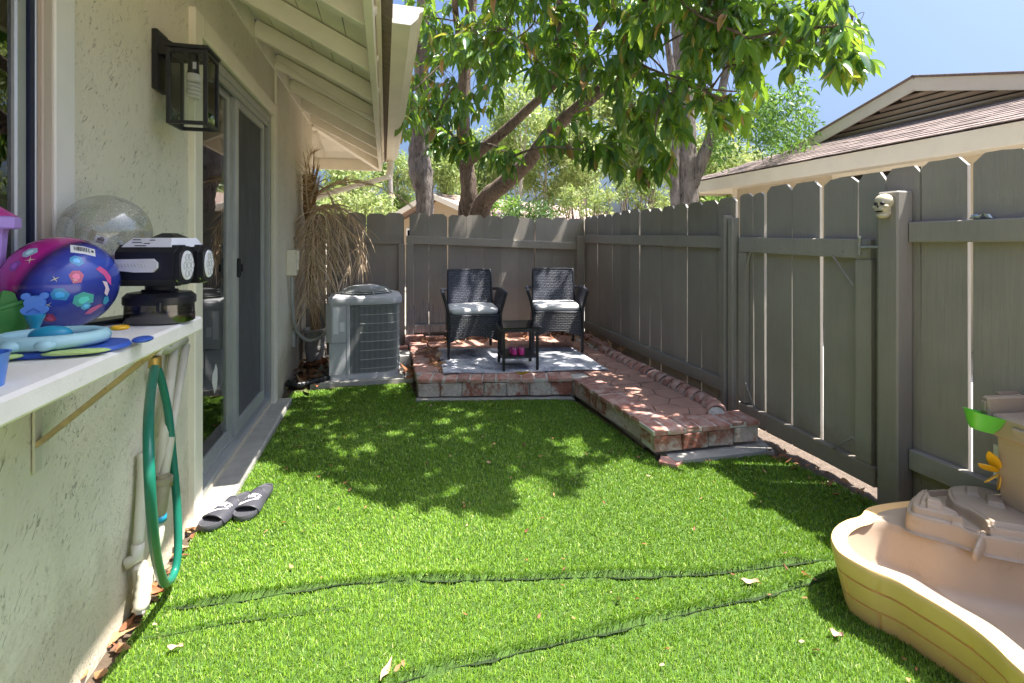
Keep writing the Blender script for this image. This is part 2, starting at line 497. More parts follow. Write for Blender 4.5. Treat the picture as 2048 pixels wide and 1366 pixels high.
# ------------------------------------------------------------------ mesh helpers
class MB:
    def __init__(self):
        self.v = []
        self.f = []

    def add(self, vs, fs):
        o = len(self.v)
        self.v += [Vector(p) for p in vs]
        self.f += [tuple(i + o for i in q) for q in fs]
        return self

    def box(self, lo, hi, T=None, ch=0.0):
        lo, hi = Vector(lo), Vector(hi)
        c, h = (lo + hi) / 2, (hi - lo) / 2
        if ch <= 0:
            vs = [c + Vector((sx * h.x, sy * h.y, sz * h.z)) for sx in (-1, 1) for sy in (-1, 1) for sz in (-1, 1)]
            fs = [(0, 1, 3, 2), (4, 6, 7, 5), (0, 4, 5, 1), (2, 3, 7, 6), (0, 2, 6, 4), (1, 5, 7, 3)]
        else:
            k = min(ch, 0.45 * min(h) * 2)
            vs, idx = [], {}
            for sx in (-1, 1):
                for sy in (-1, 1):
                    for sz in (-1, 1):
                        for ax in range(3):
                            p = [sx * (h.x - k), sy * (h.y - k), sz * (h.z - k)]
                            s = (sx, sy, sz)[ax]
                            p[ax] = s * h[ax]
                            idx[(sx, sy, sz, ax)] = len(vs)
                            vs.append(c + Vector(p))
            fs = []
            for ax in range(3):
                a, b_ = [(1, 2), (2, 0), (0, 1)][ax]
                for s in (-1, 1):
                    q = []
                    for u, w in ((-1, -1), (1, -1), (1, 1), (-1, 1)):
                        t = [0, 0, 0]
                        t[ax], t[a], t[b_] = s, u, w
                        q.append(idx[(*t, ax)])
                    fs.append(tuple(q if s > 0 else q[::-1]))
            for ax in range(3):
                a, b_ = [(1, 2), (2, 0), (0, 1)][ax]
                for sa in (-1, 1):
                    for sb in (-1, 1):
                        def g(s, which):
                            t = [0, 0, 0]
                            t[ax], t[a], t[b_] = s, sa, sb
                            return idx[(*t, which)]
                        q = [g(-1, a), g(1, a), g(1, b_), g(-1, b_)]
                        fs.append(tuple(q if sa * sb < 0 else q[::-1]))
            for sx in (-1, 1):
                for sy in (-1, 1):
                    for sz in (-1, 1):
                        q = [idx[(sx, sy, sz, i)] for i in range(3)]
                        fs.append(tuple(q if sx * sy * sz > 0 else q[::-1]))
        if T is not None:
            vs = [T @ p for p in vs]
        return self.add(vs, fs)

    def beam(self, a, b, w, d, up=(0, 0, 1), ch=0.004):
        """square bar from a to b, w across, d along 'up'"""
        a, b = Vector(a), Vector(b)
        y = (b - a)
        L = y.length
        y.normalize()
        x = y.cross(Vector(up)).normalized()
        z = x.cross(y)
        T = Matrix(((x.x, y.x, z.x, a.x), (x.y, y.y, z.y, a.y), (x.z, y.z, z.z, a.z), (0, 0, 0, 1)))
        return self.box((-w / 2, 0, -d / 2), (w / 2, L, d / 2), T, ch)

    def tube(self, path, r, n=8, cap=True, flat=None):
        path = [Vector(p) for p in path]
        m = len(path)
        rs = r if isinstance(r, (list, tuple)) else [r] * m
        rings = []
        ref = None
        for i, p in enumerate(path):
            t = (path[min(i + 1, m - 1)] - path[max(i - 1, 0)])
            if t.length < 1e-9:
                t = Vector((0, 0, 1))
            t.normalize()
            if ref is None:
                ref = Vector((0, 0, 1)) if abs(t.z) < 0.9 else Vector((1, 0, 0))
            x = (ref - t * ref.dot(t))
            if x.length < 1e-6:
                x = t.orthogonal()
            x.normalize()
            y = t.cross(x)
            ref = x
            ring = []
            for k in range(n):
                a = 2 * math.pi * k / n
                ring.append(p + x * (math.cos(a) * rs[i]) + y * (math.sin(a) * rs[i] * (flat or 1)))
            rings.append(ring)
        vs = [q for ring in rings for q in ring]
        fs = []
        for i in range(m - 1):
            for k in range(n):
                fs.append((i * n + k, i * n + (k + 1) % n, (i + 1) * n + (k + 1) % n, (i + 1) * n + k))
        if cap:
            fs.append(tuple(range(n))[::-1])
            fs.append(tuple((m - 1) * n + k for k in range(n)))
        return self.add(vs, fs)

    def lathe(self, prof, n=24, c=(0, 0, 0), sx=1, sy=1, T=None, power=None):
        vs, fs = [], []
        c = Vector(c)
        for (r, z) in prof:
            for k in range(n):
                a = 2 * math.pi * k / n
                ca, sa = math.cos(a), math.sin(a)
                if power:
                    ca = math.copysign(abs(ca) ** power, ca)
                    sa = math.copysign(abs(sa) ** power, sa)
                p = c + Vector((r * ca * sx, r * sa * sy, z))
                vs.append(T @ p if T is not None else p)
        m = len(prof)
        for i in range(m - 1):
            for k in range(n):
                fs.append((i * n + k, i * n + (k + 1) % n, (i + 1) * n + (k + 1) % n, (i + 1) * n + k))
        fs.append(tuple(range(n))[::-1])
        fs.append(tuple((m - 1) * n + k for k in range(n)))
        return self.add(vs, fs)

    def ball(self, c, r, nu=24, nv=14, T=None):
        r = Vector(r) if not isinstance(r, (int, float)) else Vector((r, r, r))
        c = Vector(c)
        vs, fs = [], []
        for i in range(nv + 1):
            th = math.pi * i / nv
            for k in range(nu):
                a = 2 * math.pi * k / nu
                p = c + Vector((r.x * math.sin(th) * math.cos(a), r.y * math.sin(th) * math.sin(a), -r.z * math.cos(th)))
                vs.append(T @ p if T is not None else p)
        for i in range(nv):
            for k in range(nu):
                fs.append((i * nu + k, i * nu + (k + 1) % nu, (i + 1) * nu + (k + 1) % nu, (i + 1) * nu + k))
        return self.add(vs, fs)

    def prism(self, poly, d, T=None, ch=0.0):
        """polygon in XY (list of 2-D) extruded along +Z by d"""
        n = len(poly)
        area = sum(poly[i][0] * poly[(i + 1) % n][1] - poly[(i + 1) % n][0] * poly[i][1] for i in range(n))
        if area < 0:
            poly = poly[::-1]
        vs = [Vector((p[0], p[1], 0)) for p in poly] + [Vector((p[0], p[1], d)) for p in poly]
        fs = [tuple(range(n))[::-1], tuple(range(n, 2 * n))]
        fs += [(i, (i + 1) % n, n + (i + 1) % n, n + i) for i in range(n)]
        if T is not None:
            vs = [T @ p for p in vs]
        return self.add(vs, fs)

    def sheet(self, grid):
        """grid of points [row][col]"""
        nr, nc = len(grid), len(grid[0])
        vs = [p for row in grid for p in row]
        fs = [(i * nc + j, i * nc + j + 1, (i + 1) * nc + j + 1, (i + 1) * nc + j) for i in range(nr - 1) for j in range(nc - 1)]
        return self.add(vs, fs)


WM = {}


def thing(name, label, cat, loc=(0, 0, 0), rz=0.0, group=None):
    o = bpy.data.objects.new(name, None)
    COL.objects.link(o)
    o.empty_display_size = 0.1
    o.location = loc
    o.rotation_euler = (0, 0, rz)
    WM[o.name] = Matrix.Translation(Vector(loc)) @ Matrix.Rotation(rz, 4, 'Z')
    tag(o, label, cat, group)
    return o


def tag(o, label=None, cat=None, group=None, kind=None):
    if label:
        o['label'] = label
    if cat:
        o['category'] = cat
    if group:
        o['group'] = group
    if kind:
        o['kind'] = kind
    return o


def part(mb, name, mat, parent=None, local=False, smooth=False, angle=None, label=None, kind=None):
    """link the collected geometry as one mesh object (world coordinates unless local)"""
    W = WM[parent.name] if parent is not None else Matrix()
    vs = mb.v
    if parent is not None and not local:
        inv = W.inverted()
        vs = [inv @ p for p in vs]
    lo = Vector((min(p.x for p in vs), min(p.y for p in vs), min(p.z for p in vs)))
    hi = Vector((max(p.x for p in vs), max(p.y for p in vs), max(p.z for p in vs)))
    o0 = Vector(((lo.x + hi.x) / 2, (lo.y + hi.y) / 2, lo.z))
    me = bpy.data.meshes.new(name)
    me.from_pydata([tuple(p - o0) for p in vs], [], mb.f)
    me.validate()
    if smooth:
        me.polygons.foreach_set('use_smooth', [True] * len(me.polygons))
        if angle:
            me.set_sharp_from_angle(angle=R(angle))
    me.materials.append(mat)
    o = bpy.data.objects.new(name, me)
    COL.objects.link(o)
    o.location = o0
    if parent is not None:
        o.parent = parent
    WM[o.name] = W @ Matrix.Translation(o0)
    tag(o, label, None, None, kind)
    return o


def place(me, name, parent, mat_world):
    """an object that shares mesh data, put at a world matrix under its parent"""
    o = bpy.data.objects.new(name, me)
    COL.objects.link(o)
    if parent is not None:
        o.parent = parent
        o.matrix_local = WM[parent.name].inverted() @ mat_world
    else:
        o.matrix_local = mat_world
    return o


def mesh_of(mb, name, mat, smooth=False):
    me = bpy.data.meshes.new(name)
    me.from_pydata([tuple(p) for p in mb.v], [], mb.f)
    if smooth:
        me.polygons.foreach_set('use_smooth', [True] * len(me.polygons))
    me.materials.append(mat)
    return me


def np_mesh(name, co, faces_n, k, mat, rnd=None, smooth=False):
    """fast mesh: co (n,3) float array, faces as flat index array with k corners each"""
    me = bpy.data.meshes.new(name)
    nf = len(faces_n) // k
    me.vertices.add(len(co))
    me.vertices.foreach_set('co', np.asarray(co, dtype=np.float32).ravel())
    me.loops.add(len(faces_n))
    me.loops.foreach_set('vertex_index', np.asarray(faces_n, dtype=np.int32))
    me.polygons.add(nf)
    me.polygons.foreach_set('loop_start', np.arange(0, nf * k, k, dtype=np.int32))
    if rnd is not None:
        a = me.attributes.new('rnd', 'FLOAT', 'POINT')
        a.data.foreach_set('value', np.asarray(rnd, dtype=np.float32))
    if smooth:
        me.polygons.foreach_set('use_smooth', np.ones(nf, dtype=bool))
    me.update(calc_edges=True)
    me.materials.append(mat)
    return me


def np_obj(me, name, parent=None, loc=(0, 0, 0)):
    o = bpy.data.objects.new(name, me)
    COL.objects.link(o)
    if parent is not None:
        o.parent = parent
        o.matrix_local = WM[parent.name].inverted()
    WM[o.name] = Matrix()
    return o


def inside(poly, x, y):
    """vectorised point in polygon"""
    x, y = np.asarray(x), np.asarray(y)
    r = np.zeros(x.shape, bool)
    n = len(poly)
    for i in range(n):
        x1, y1 = poly[i][0], poly[i][1]
        x2, y2 = poly[(i + 1) % n][0], poly[(i + 1) % n][1]
        c = ((y1 > y) != (y2 > y)) & (x < (x2 - x1) * (y - y1) / (y2 - y1 + 1e-12) + x1)
        r ^= c
    return r


def dist_poly(path, x, y):
    """distance and signed side from a polyline (vectorised)"""
    best = np.full(np.shape(x), 1e9)
    side = np.zeros(np.shape(x))
    along = np.zeros(np.shape(x))
    acc = 0
    for i in range(len(path) - 1):
        ax, ay = path[i][0], path[i][1]
        bx, by = path[i + 1][0], path[i + 1][1]
        dx, dy = bx - ax, by - ay
        L2 = dx * dx + dy * dy
        t = np.clip(((x - ax) * dx + (y - ay) * dy) / L2, 0, 1)
        qx, qy = ax + t * dx, ay + t * dy
        d = np.hypot(x - qx, y - qy)
        s = dx * (y - ay) - dy * (x - ax)
        m = d < best
        best = np.where(m, d, best)
        side = np.where(m, np.sign(s), side)
        along = np.where(m, acc + t * math.sqrt(L2), along)
        acc += math.sqrt(L2)
    return best, side, along

# ================================================================== SETTING
WX = -0.825            # face of the stucco wall
FX = 2.315             # face of the side fence boards
BY = 5.62              # face of the back fence boards
PZ = 0.17              # top of the raised patio


def gxy(px, py, z=0.0):
    p = P(px, py, Z=z)
    return (p.x, p.y)


# ---- ground
mb = MB()
N = 24
mb.sheet([[Vector((-160 + 320 * i / N, -60 + 320 * j / N, -0.035)) for i in range(N + 1)] for j in range(N + 1)])
tag(part(mb, 'ground', DIRTC), 'dry bare earth around the yard', None, None, 'structure')

# concrete path between the side fence and the neighbour's house
mb = MB().box((2.55, -3, -0.034), (5.2, 16, -0.012))
tag(part(mb, 'path', CONC), 'pale concrete path beyond the side fence', None, None, 'structure')

# dark soil bed in the corner behind the air conditioner and along the fences
mb = MB()
mb.sheet([[Vector((-0.80 + 3.1 * i / 30, 4.30 + 1.4 * j / 16, -0.012 + 0.012 * random.random())) for i in range(31)] for j in range(17)])
tag(part(mb, 'soil_bed', SOIL, smooth=True), 'dark soil bed under the back fence', None, None, 'structure')
mb = MB()
mb.sheet([[Vector((2.16 + 0.3 * i / 8, -0.8 + 3.6 * j / 90, -0.012 + 0.016 * random.random())) for i in range(9)] for j in range(91)])
tag(part(mb, 'soil_strip', M('gravelly_soil', (0.14, 0.105, 0.08), 0.95, 0.35, 30, 90, 0.9, 0.015), smooth=True), 'gravelly soil strip under the gate', None, None, 'structure')
mb = MB()
mb.sheet([[Vector((-0.835 + 0.11 * i / 6, -0.8 + 3.3 * j / 70, -0.012 + 0.014 * random.random())) for i in range(7)] for j in range(71)])
tag(part(mb, 'wall_soil_strip', SOIL, smooth=True), 'soil strip along the foot of the house wall', None, None, 'structure')

# ---- artificial lawn
LAWN = [(-0.775, -0.7), (-0.775, 2.38), (-0.70, 2.44), (-0.695, 4.12), (-0.77, 4.16), (-0.74, 4.44), (0.0, 4.47), (0.20, 4.45),
        (0.235, 3.93), (0.30, 3.90), (1.40, 3.64), (1.50, 2.60), (1.47, 2.53), (1.62, 2.47), (2.14, 2.44), (2.19, 2.35), (2.235, 1.92), (2.24, -0.7)]
SEAM1 = [gxy(*p) for p in ((335, 1222), (470, 1212), (600, 1190), (740, 1172), (900, 1164), (1100, 1160), (1330, 1158), (1500, 1146), (1655, 1128))]
SEAM1B = [gxy(*p) for p in ((270, 1285), (370, 1270), (480, 1250), (600, 1236), (700, 1222))]
SEAM2 = [gxy(*p) for p in ((740, 1400), (830, 1366), (960, 1332), (1100, 1295), (1240, 1264), (1400, 1228), (1560, 1190), (1660, 1160))]


def lawn_h(x, y):
    x = np.asarray(x, float)
    y = np.asarray(y, float)
    h = 0.004 * np.sin(3.1 * x + 1.3 * y) + 0.004 * np.sin(2.2 * y - 1.7 * x + 1) + 0.003 * np.sin(7 * x + 5 * y)
    for path, amp in ((SEAM1, 0.034), (SEAM1B, 0.013), (SEAM2, 0.030)):
        d, s, al = dist_poly(path, x, y)
        total = sum(math.dist(path[i], path[i + 1]) for i in range(len(path) - 1))
        env = np.clip(np.minimum(al, total - al) / 0.15, 0.0, 1) * (0.8 + 0.25 * np.sin(al * 9))
        if path is SEAM1B:
            env = env * np.clip((total - al) / 0.4, 0, 1)
        h = h + amp * env * np.where(s > 0, np.exp(-d / 0.045), np.exp(-d / 0.006))
    return h + 0.004


gx = np.arange(-0.80, 2.27, 0.02)
gy = np.concatenate([np.arange(-0.7, 1.2, 0.06), np.arange(1.2, 2.15, 0.0125), np.arange(2.15, 4.5, 0.03)])
XX, YY = np.meshgrid(gx, gy)
ZZ = lawn_h(XX, YY)
nc, nr = len(gx), len(gy)
ii, jj = np.meshgrid(np.arange(nr - 1), np.arange(nc - 1), indexing='ij')
q = np.stack([ii * nc + jj, ii * nc + jj + 1, (ii + 1) * nc + jj + 1, (ii + 1) * nc + jj], -1).reshape(-1, 4)
cx, cy = XX.ravel()[q].mean(1), YY.ravel()[q].mean(1)
q = q[inside(LAWN, cx, cy)]
me = np_mesh('lawn', np.stack([XX.ravel(), YY.ravel(), ZZ.ravel()], 1), q.ravel(), 4, TURF, smooth=True)
tag(np_obj(me, 'lawn'), 'artificial turf backing of the lawn', None, None, 'structure')


SEAMD = M('seam_shadow_strip', (0.018, 0.036, 0.008), 0.95, 0.3, 30, 90, 0.3, 0.004)  # near-black strip painting in the shadow line below the turf seam lip
for path_, w_ in ((SEAM1, 0.011), (SEAM2, 0.010), (SEAM1B, 0.004)):
    cp_ = catmull([Vector((p[0], p[1], 0)) for p in path_], 14)
    rows_ = [[], []]
    for i_, p_ in enumerate(cp_):
        t_ = (cp_[min(i_ + 1, len(cp_) - 1)] - cp_[max(i_ - 1, 0)]).normalized()
        n_ = Vector((t_.y, -t_.x, 0))
        k_ = max(0.7, 0.8 + 0.75 * math.sin(i_ * .37) * math.sin(i_ * .13 + 1) + 0.25 * math.sin(i_ * 1.7)) * min(1, i_ / 6, (len(cp_) - 1 - i_) / 6 + .02)
        for r_i, off_ in ((0, 0.001), (1, 0.001 + w_ * k_)):
            q_ = p_ + n_ * off_
            rows_[r_i].append(Vector((q_.x, q_.y, float(lawn_h(p_.x + n_.x * 0.012, p_.y + n_.y * 0.012)) + 0.009)))
    part(MB().sheet(rows_), 'seam_shadow_strip', SEAMD, bpy.data.objects['lawn'])


def blades(n_try, box, hfun, lmin, lmax, wid, poly=None, seam_bias=True):
    x = rng.uniform(box[0], box[1], n_try)
    y = rng.uniform(box[2], box[3], n_try)
    zc = x * SP + y * CP
    keep = rng.random(n_try) < np.clip((1.5 / np.maximum(zc, 0.9)) ** 1.15, 0.14, 1) * np.where(zc < 1.2, 0.35, 1)
    if poly is not None:
        keep &= inside(poly, x, y)
    x, y, zc = x[keep], y[keep], zc[keep]
    n = len(x)
    z = hfun(x, y)
    L = rng.uniform(lmin, lmax, n)
    w = wid * rng.uniform(0.7, 1.25, n) * np.clip(zc / 1.7, 0.8, 2.4) ** 0.9
    flow = 2.0 * np.sin(1.3 * x + 0.8 * y) + 1.6 * np.sin(2.1 * y - 0.9 * x + 2)
    a = np.where(rng.random(n) < 0.35, flow + rng.normal(0, 0.6, n), rng.uniform(0, 2 * np.pi, n))
    lean = rng.uniform(0.15, 0.95, n) * L
    lx, ly = np.cos(a) * lean, np.sin(a) * lean
    near = np.zeros(n)
    for path in (SEAM1, SEAM2, SEAM1B):
        d, s, al = dist_poly(path, x, y)
        k = np.clip(1 - d / (0.03 if path is not SEAM1B else 0.015), 0, 1) * (s > -0.5)
        L = L * (1 + 0.45 * k)
        ly = ly - 0.025 * k
        near = np.maximum(near, k)
        L = np.where((s < 0) & (d < (0.013 if path is not SEAM1B else 0.006)), 0.003, L)
    zt = np.sqrt(np.maximum(L * L - lean * lean, (0.3 * L) ** 2))
    b = a + rng.uniform(-0.7, 0.7, n) + np.pi / 2
    wx, wy = np.cos(b) * w / 2, np.sin(b) * w / 2
    co = np.empty((n, 5, 3))
    co[:, 0] = np.stack([x - wx, y - wy, z - 0.004], 1)
    co[:, 1] = np.stack([x + wx, y + wy, z - 0.004], 1)
    mx, my, mz = x + lx * 0.35, y + ly * 0.35, z + zt * 0.62
    co[:, 2] = np.stack([mx + wx * .85, my + wy * .85, mz], 1)
    co[:, 3] = np.stack([mx - wx * .85, my - wy * .85, mz], 1)
    co[:, 4] = np.stack([x + lx, y + ly, z + zt], 1)
    base = (np.arange(n) * 5)[:, None]
    tri = np.concatenate([base + np.array([0, 1, 2]), base + np.array([0, 2, 3]), base + np.array([3, 2, 4])], 1).ravel()
    patch = 0.5 + 0.5 * np.sin(1.9 * x + 2.3 * y) * np.sin(3.1 * x - 1.2 * y + .6)
    r = np.clip(rng.beta(2.0, 2.2, n) * 0.9 + 0.10 * patch - 0.5 * near, 0, 1)
    r = np.where(rng.random(n) < 0.05, rng.uniform(.9, 1.0, n), r)
    return co.reshape(-1, 3), tri, np.repeat(r, 5)


co, tri, rr = blades(600000, (-0.80, 2.26, 0.55, 4.5), lawn_h, 0.009, 0.019, 0.0024, LAWN)
co2, tri2, rr2 = blades(170000, (-0.80, 2.26, -0.7, 0.55), lawn_h, 0.010, 0.020, 0.0042, LAWN)
tri = np.concatenate([tri, tri2 + len(co)])
co, rr = np.concatenate([co, co2]), np.concatenate([rr, rr2])
me = np_mesh('grass', co, tri, 3, GRASS, rr)
tag(np_obj(me, 'grass'), 'bright green artificial grass covering the yard', 'grass', None, 'stuff')

# ---- concrete strip under the sliding door, concrete pads
mb = MB().box((WX - 0.1, 2.40, -0.03), (-0.705, 4.16, 0.035), ch=0.008)
tag(part(mb, 'door_step', CONC), 'narrow concrete strip below the sliding door', None, None, 'structure')


def paver(label, pts, z0, z1, mat=CONC):
    m_ = MB().prism(pts, z1 - z0, Matrix.Translation((0, 0, z0)))
    o = part(m_, 'concrete_slab', mat)
    tag(o, label, 'slab')
    return o


paver('flat concrete slab on the lawn below the brick end by the gate', [gxy(1352, 930), gxy(1548, 908), gxy(1520, 884), (1.62, 2.75), (1.55, 2.62)], -0.03, 0.022)
paver('long concrete footing strip at the base of the front brick edge', [(0.22, 3.915), (1.42, 3.645), (1.42, 3.80), (0.26, 4.05)], -0.03, 0.018)
paver('concrete pad under the air conditioner', [(-0.62, 4.50), (0.16, 4.50), (0.20, 5.28), (-0.62, 5.28)], -0.03, 0.03)
paver('rough grey stone block between air conditioner and brick edge', [(0.13, 4.93), (0.235, 4.93), (0.235, 5.18), (0.13, 5.18)], -0.01, 0.13)
paver('broken stone flag beside the air conditioner', [(0.155, 4.50), (0.235, 4.48), (0.235, 4.72), (0.16, 4.75)], -0.01, 0.03)
paver('small red brick flag in the grass at the brick corner', [gxy(1322, 918), gxy(1372, 926), gxy(1352, 938), gxy(1318, 930)], -0.02, 0.02, MATS['brick'])

# ================================================================== THE HOUSE
house = thing('house', 'beige stucco house with sliding glass door and cream eaves along the lawn', 'house', (WX, 2.5, 0))
ycut = [-1.3, -0.45, 1.478, 2.52, 4.04, 6.14]
zcut = [-0.05, 0.055, 1.02, 2.17, 2.34, 2.66]
mb = MB()
for i in range(5):
    for k in range(5):
        if i == 1 and k in (2, 3):
            continue
        if i == 3 and k in (1, 2):
            continue
        mb.box((WX - 0.16, ycut[i], zcut[k]), (WX, ycut[i + 1], zcut[k + 1]))
mb.box((-4.5, 6.0, -0.05), (WX - 0.16, 6.14, 2.66))
part(mb, 'wall', MATS['stucco'], house)
# room behind the glass
mb = MB()
mb.box((-4.2, -1.3, 0.0), (WX - 0.16, 5.98, 0.05))
part(mb, 'room_floor', ROOMF, house)
mb = MB()
mb.box((-4.3, -1.3, 0.05), (-4.2, 5.98, 2.5))
mb.box((-4.2, 5.0, 0.05), (WX - 0.17, 5.1, 2.5))
mb.box((-4.2, 1.9, 0.05), (WX - 0.17, 2.0, 2.5))
mb.box((-4.2, -1.4, 0.05), (WX - 0.17, -1.3, 2.5))
mb.box((-4.3, -1.4, 2.5), (WX - 0.17, 5.98, 2.55))
part(mb, 'room_wall', ROOM, house)

# ---- window
win = part(MB().box((WX - 0.005, 1.514, 1.05), (WX + 0.012, 1.597, 2.46), ch=0.003)
           .box((WX - 0.005, -0.6, 2.36), (WX + 0.010, 1.513, 2.46), ch=0.004), 'window', WHITE, house)
part(MB().box((WX - 0.02, 1.476, 1.05), (WX + 0.006, 1.512, 2.355), ch=0.003), 'window_stop', M('primer_brown', (0.56, 0.46, 0.38), 0.6, 0.08), win)
part(MB().box((WX - 0.045, 1.468, 1.05), (WX - 0.004, 1.4755, 2.345), ch=0.002)
     .box((WX - 0.045, -0.40, 1.02), (WX - 0.006, 1.424, 1.055), ch=0.003)
     .box((WX - 0.045, -0.40, 2.30), (WX - 0.006, 1.424, 2.345), ch=0.003), 'window_frame', ALU, win)
part(MB().box((WX - 0.042, 1.452, 1.056), (WX - 0.006, 1.4675, 2.30)), 'window_gasket', M('navy_gasket', (0.012, 0.018, 0.05), 0.4), win)
part(MB().box((WX - 0.040, 1.415, 1.056), (WX - 0.012, 1.451, 2.30), ch=0.004), 'window_sash', ALU, win)
part(MB().box((WX - 0.028, -0.40, 1.056), (WX - 0.022, 1.414, 2.30)), 'window_pane', GLASS, win)
mb = MB()
mb.sheet([[Vector((WX - 0.10 + 0.004 * math.sin(j * 1.9), -0.42 + 1.86 * j / 40, z)) for j in range(41)] for z in (1.04, 2.32)])
part(mb, 'roller_shade', SHADE, win)

# ---- sliding door with its trim
door = part(MB().box((WX - 0.005, 2.43, -0.01), (WX + 0.026, 2.525, 2.262), ch=0.005)
            .box((WX - 0.005, 4.035, 0.0), (WX + 0.026, 4.13, 2.262), ch=0.005)
            .box((WX - 0.005, 2.527, 2.166), (WX + 0.025, 4.033, 2.262), ch=0.005), 'sliding_door', CREAM, house)
part(MB().box((WX - 0.13, 2.522, 0.05), (WX - 0.004, 2.540, 2.163), ch=0.003)
     .box((WX - 0.13, 4.012, 0.05), (WX - 0.004, 4.036, 2.163), ch=0.003)
     .box((WX - 0.13, 2.55, 2.115), (WX - 0.004, 4.010, 2.163), ch=0.003)
     .box((WX - 0.13, 2.55, 0.045), (WX - 0.004, 4.010, 0.082), ch=0.003)
     .box((WX - 0.03, 2.55, 2.08), (WX - 0.012, 4.010, 2.114))
     .box((WX - 0.052, 2.55, 0.083), (WX - 0.042, 4.010, 0.098)), 'door_frame', ALU, door)
ym = P(462, 500, X=WX - 0.055).y
part(MB().box((WX - 0.085, 2.55, 0.083), (WX - 0.050, 2.572, 2.113), ch=0.003)
     .box((WX - 0.085, ym - 0.07, 0.083), (WX - 0.050, ym, 2.113), ch=0.003)
     .box((WX - 0.085, 2.574, 0.083), (WX - 0.050, ym - 0.072, 0.16), ch=0.003)
     .box((WX - 0.085, 2.574, 2.05), (WX - 0.050, ym - 0.072, 2.113), ch=0.003), 'glass_panel_frame', ALU, door)
pane = part(MB().box((WX - 0.068, 2.574, 0.161), (WX - 0.062, ym - 0.072, 2.049)), 'door_pane', GLASS, door)
part(MB().box((WX - 0.125, ym + 0.002, 0.083), (WX - 0.085, ym + 0.03, 2.113)), 'dark_gap_seal', BLACKP, door)
part(MB().box((WX - 0.125, ym + 0.032, 0.083), (WX - 0.12, 4.01, 2.113)), 'inner_door_pane', GLASS, door)
ys0 = P(468, 500, X=WX - 0.04).y
part(MB().box((WX - 0.06, ys0, 0.10), (WX - 0.028, ys0 + 0.055, 2.10), ch=0.004)
     .box((WX - 0.06, 3.90, 0.10), (WX - 0.028, 3.945, 2.10), ch=0.004)
     .box((WX - 0.06, ys0 + 0.057, 0.10), (WX - 0.028, 3.898, 0.175), ch=0.004)
     .box((WX - 0.06, ys0 + 0.057, 2.04), (WX - 0.028, 3.898, 2.10), ch=0.004), 'screen_frame', ALU, door)
m_, nt, b_ = new_mat('insect_screen')
v_ = pos_coord(nt)
nt.links.new(ramp(nt, noise_tex(nt, pos_coord(nt, (1, 1.5, 0.7)), 4, 6, 0.7, 0.6), [(0.3, (0.115, 0.115, 0.12)), (0.62, (0.17, 0.17, 0.175)), (0.75, (0.25, 0.25, 0.26))]), b_.inputs['Base Color'])
b_.inputs['Roughness'].default_value = 0.8
tr_ = node(nt, 'ShaderNodeBsdfTransparent')
mx_ = node(nt, 'ShaderNodeMixShader')
mx_.inputs[0].default_value = 0.28
nt.links.new(b_.outputs[0], mx_.inputs[1])
nt.links.new(tr_.outputs[0], mx_.inputs[2])
nt.links.new(mx_.outputs[0], nt.nodes['Material Output'].inputs[0])
part(MB().sheet([[Vector((WX - 0.044, y, z)) for y in (ys0 + 0.05, 3.905)] for z in (0.16, 2.05)]), 'insect_screen', m_, door)
part(MB().box((WX - 0.085, 3.95, 0.10), (WX - 0.05, 4.008, 2.10)), 'dark_gap_strip', BLACKP, door)  # black strip put in for the shade of the gap beside the screen
zh = P(475, 537, X=WX - 0.02).z
part(MB().box((WX - 0.03, ys0 + 0.012, zh - 0.055), (WX - 0.008, ys0 + 0.045, zh + 0.06), ch=0.006)
     .box((WX - 0.009, ys0 + 0.02, zh - 0.02), (WX + 0.004, ys0 + 0.036, zh + 0.025), ch=0.004), 'door_handle', BLACKP, door)
# torn bits of paper film left on the glass
for (py, pz, s, seed) in ((2.70, 0.42, 0.055, 3), (2.98, 0.50, 0.045, 5), (2.63, 0.30, 0.04, 8)):
    rs = random.Random(seed)
    pts = [(py + s * math.cos(a * .63) * rs.uniform(.5, 1.1), pz + 1.9 * s * math.sin(a * .63) * rs.uniform(.5, 1.1)) for a in range(10)]
    T = Matrix(((0, 0, 1, WX - 0.0615), (1, 0, 0, 0), (0, 1, 0, 0), (0, 0, 0, 1)))
    part(MB().prism(pts, 0.001, T), 'paper_scrap', WHITE, door)

# ---- eave: rafters, soffit boards, fascia
SL = (2.56 - 2.19) / (-0.09 - WX)          # slope of the rafters' underside


def zr(x):
    return 2.19 + SL * (-0.09 - x)


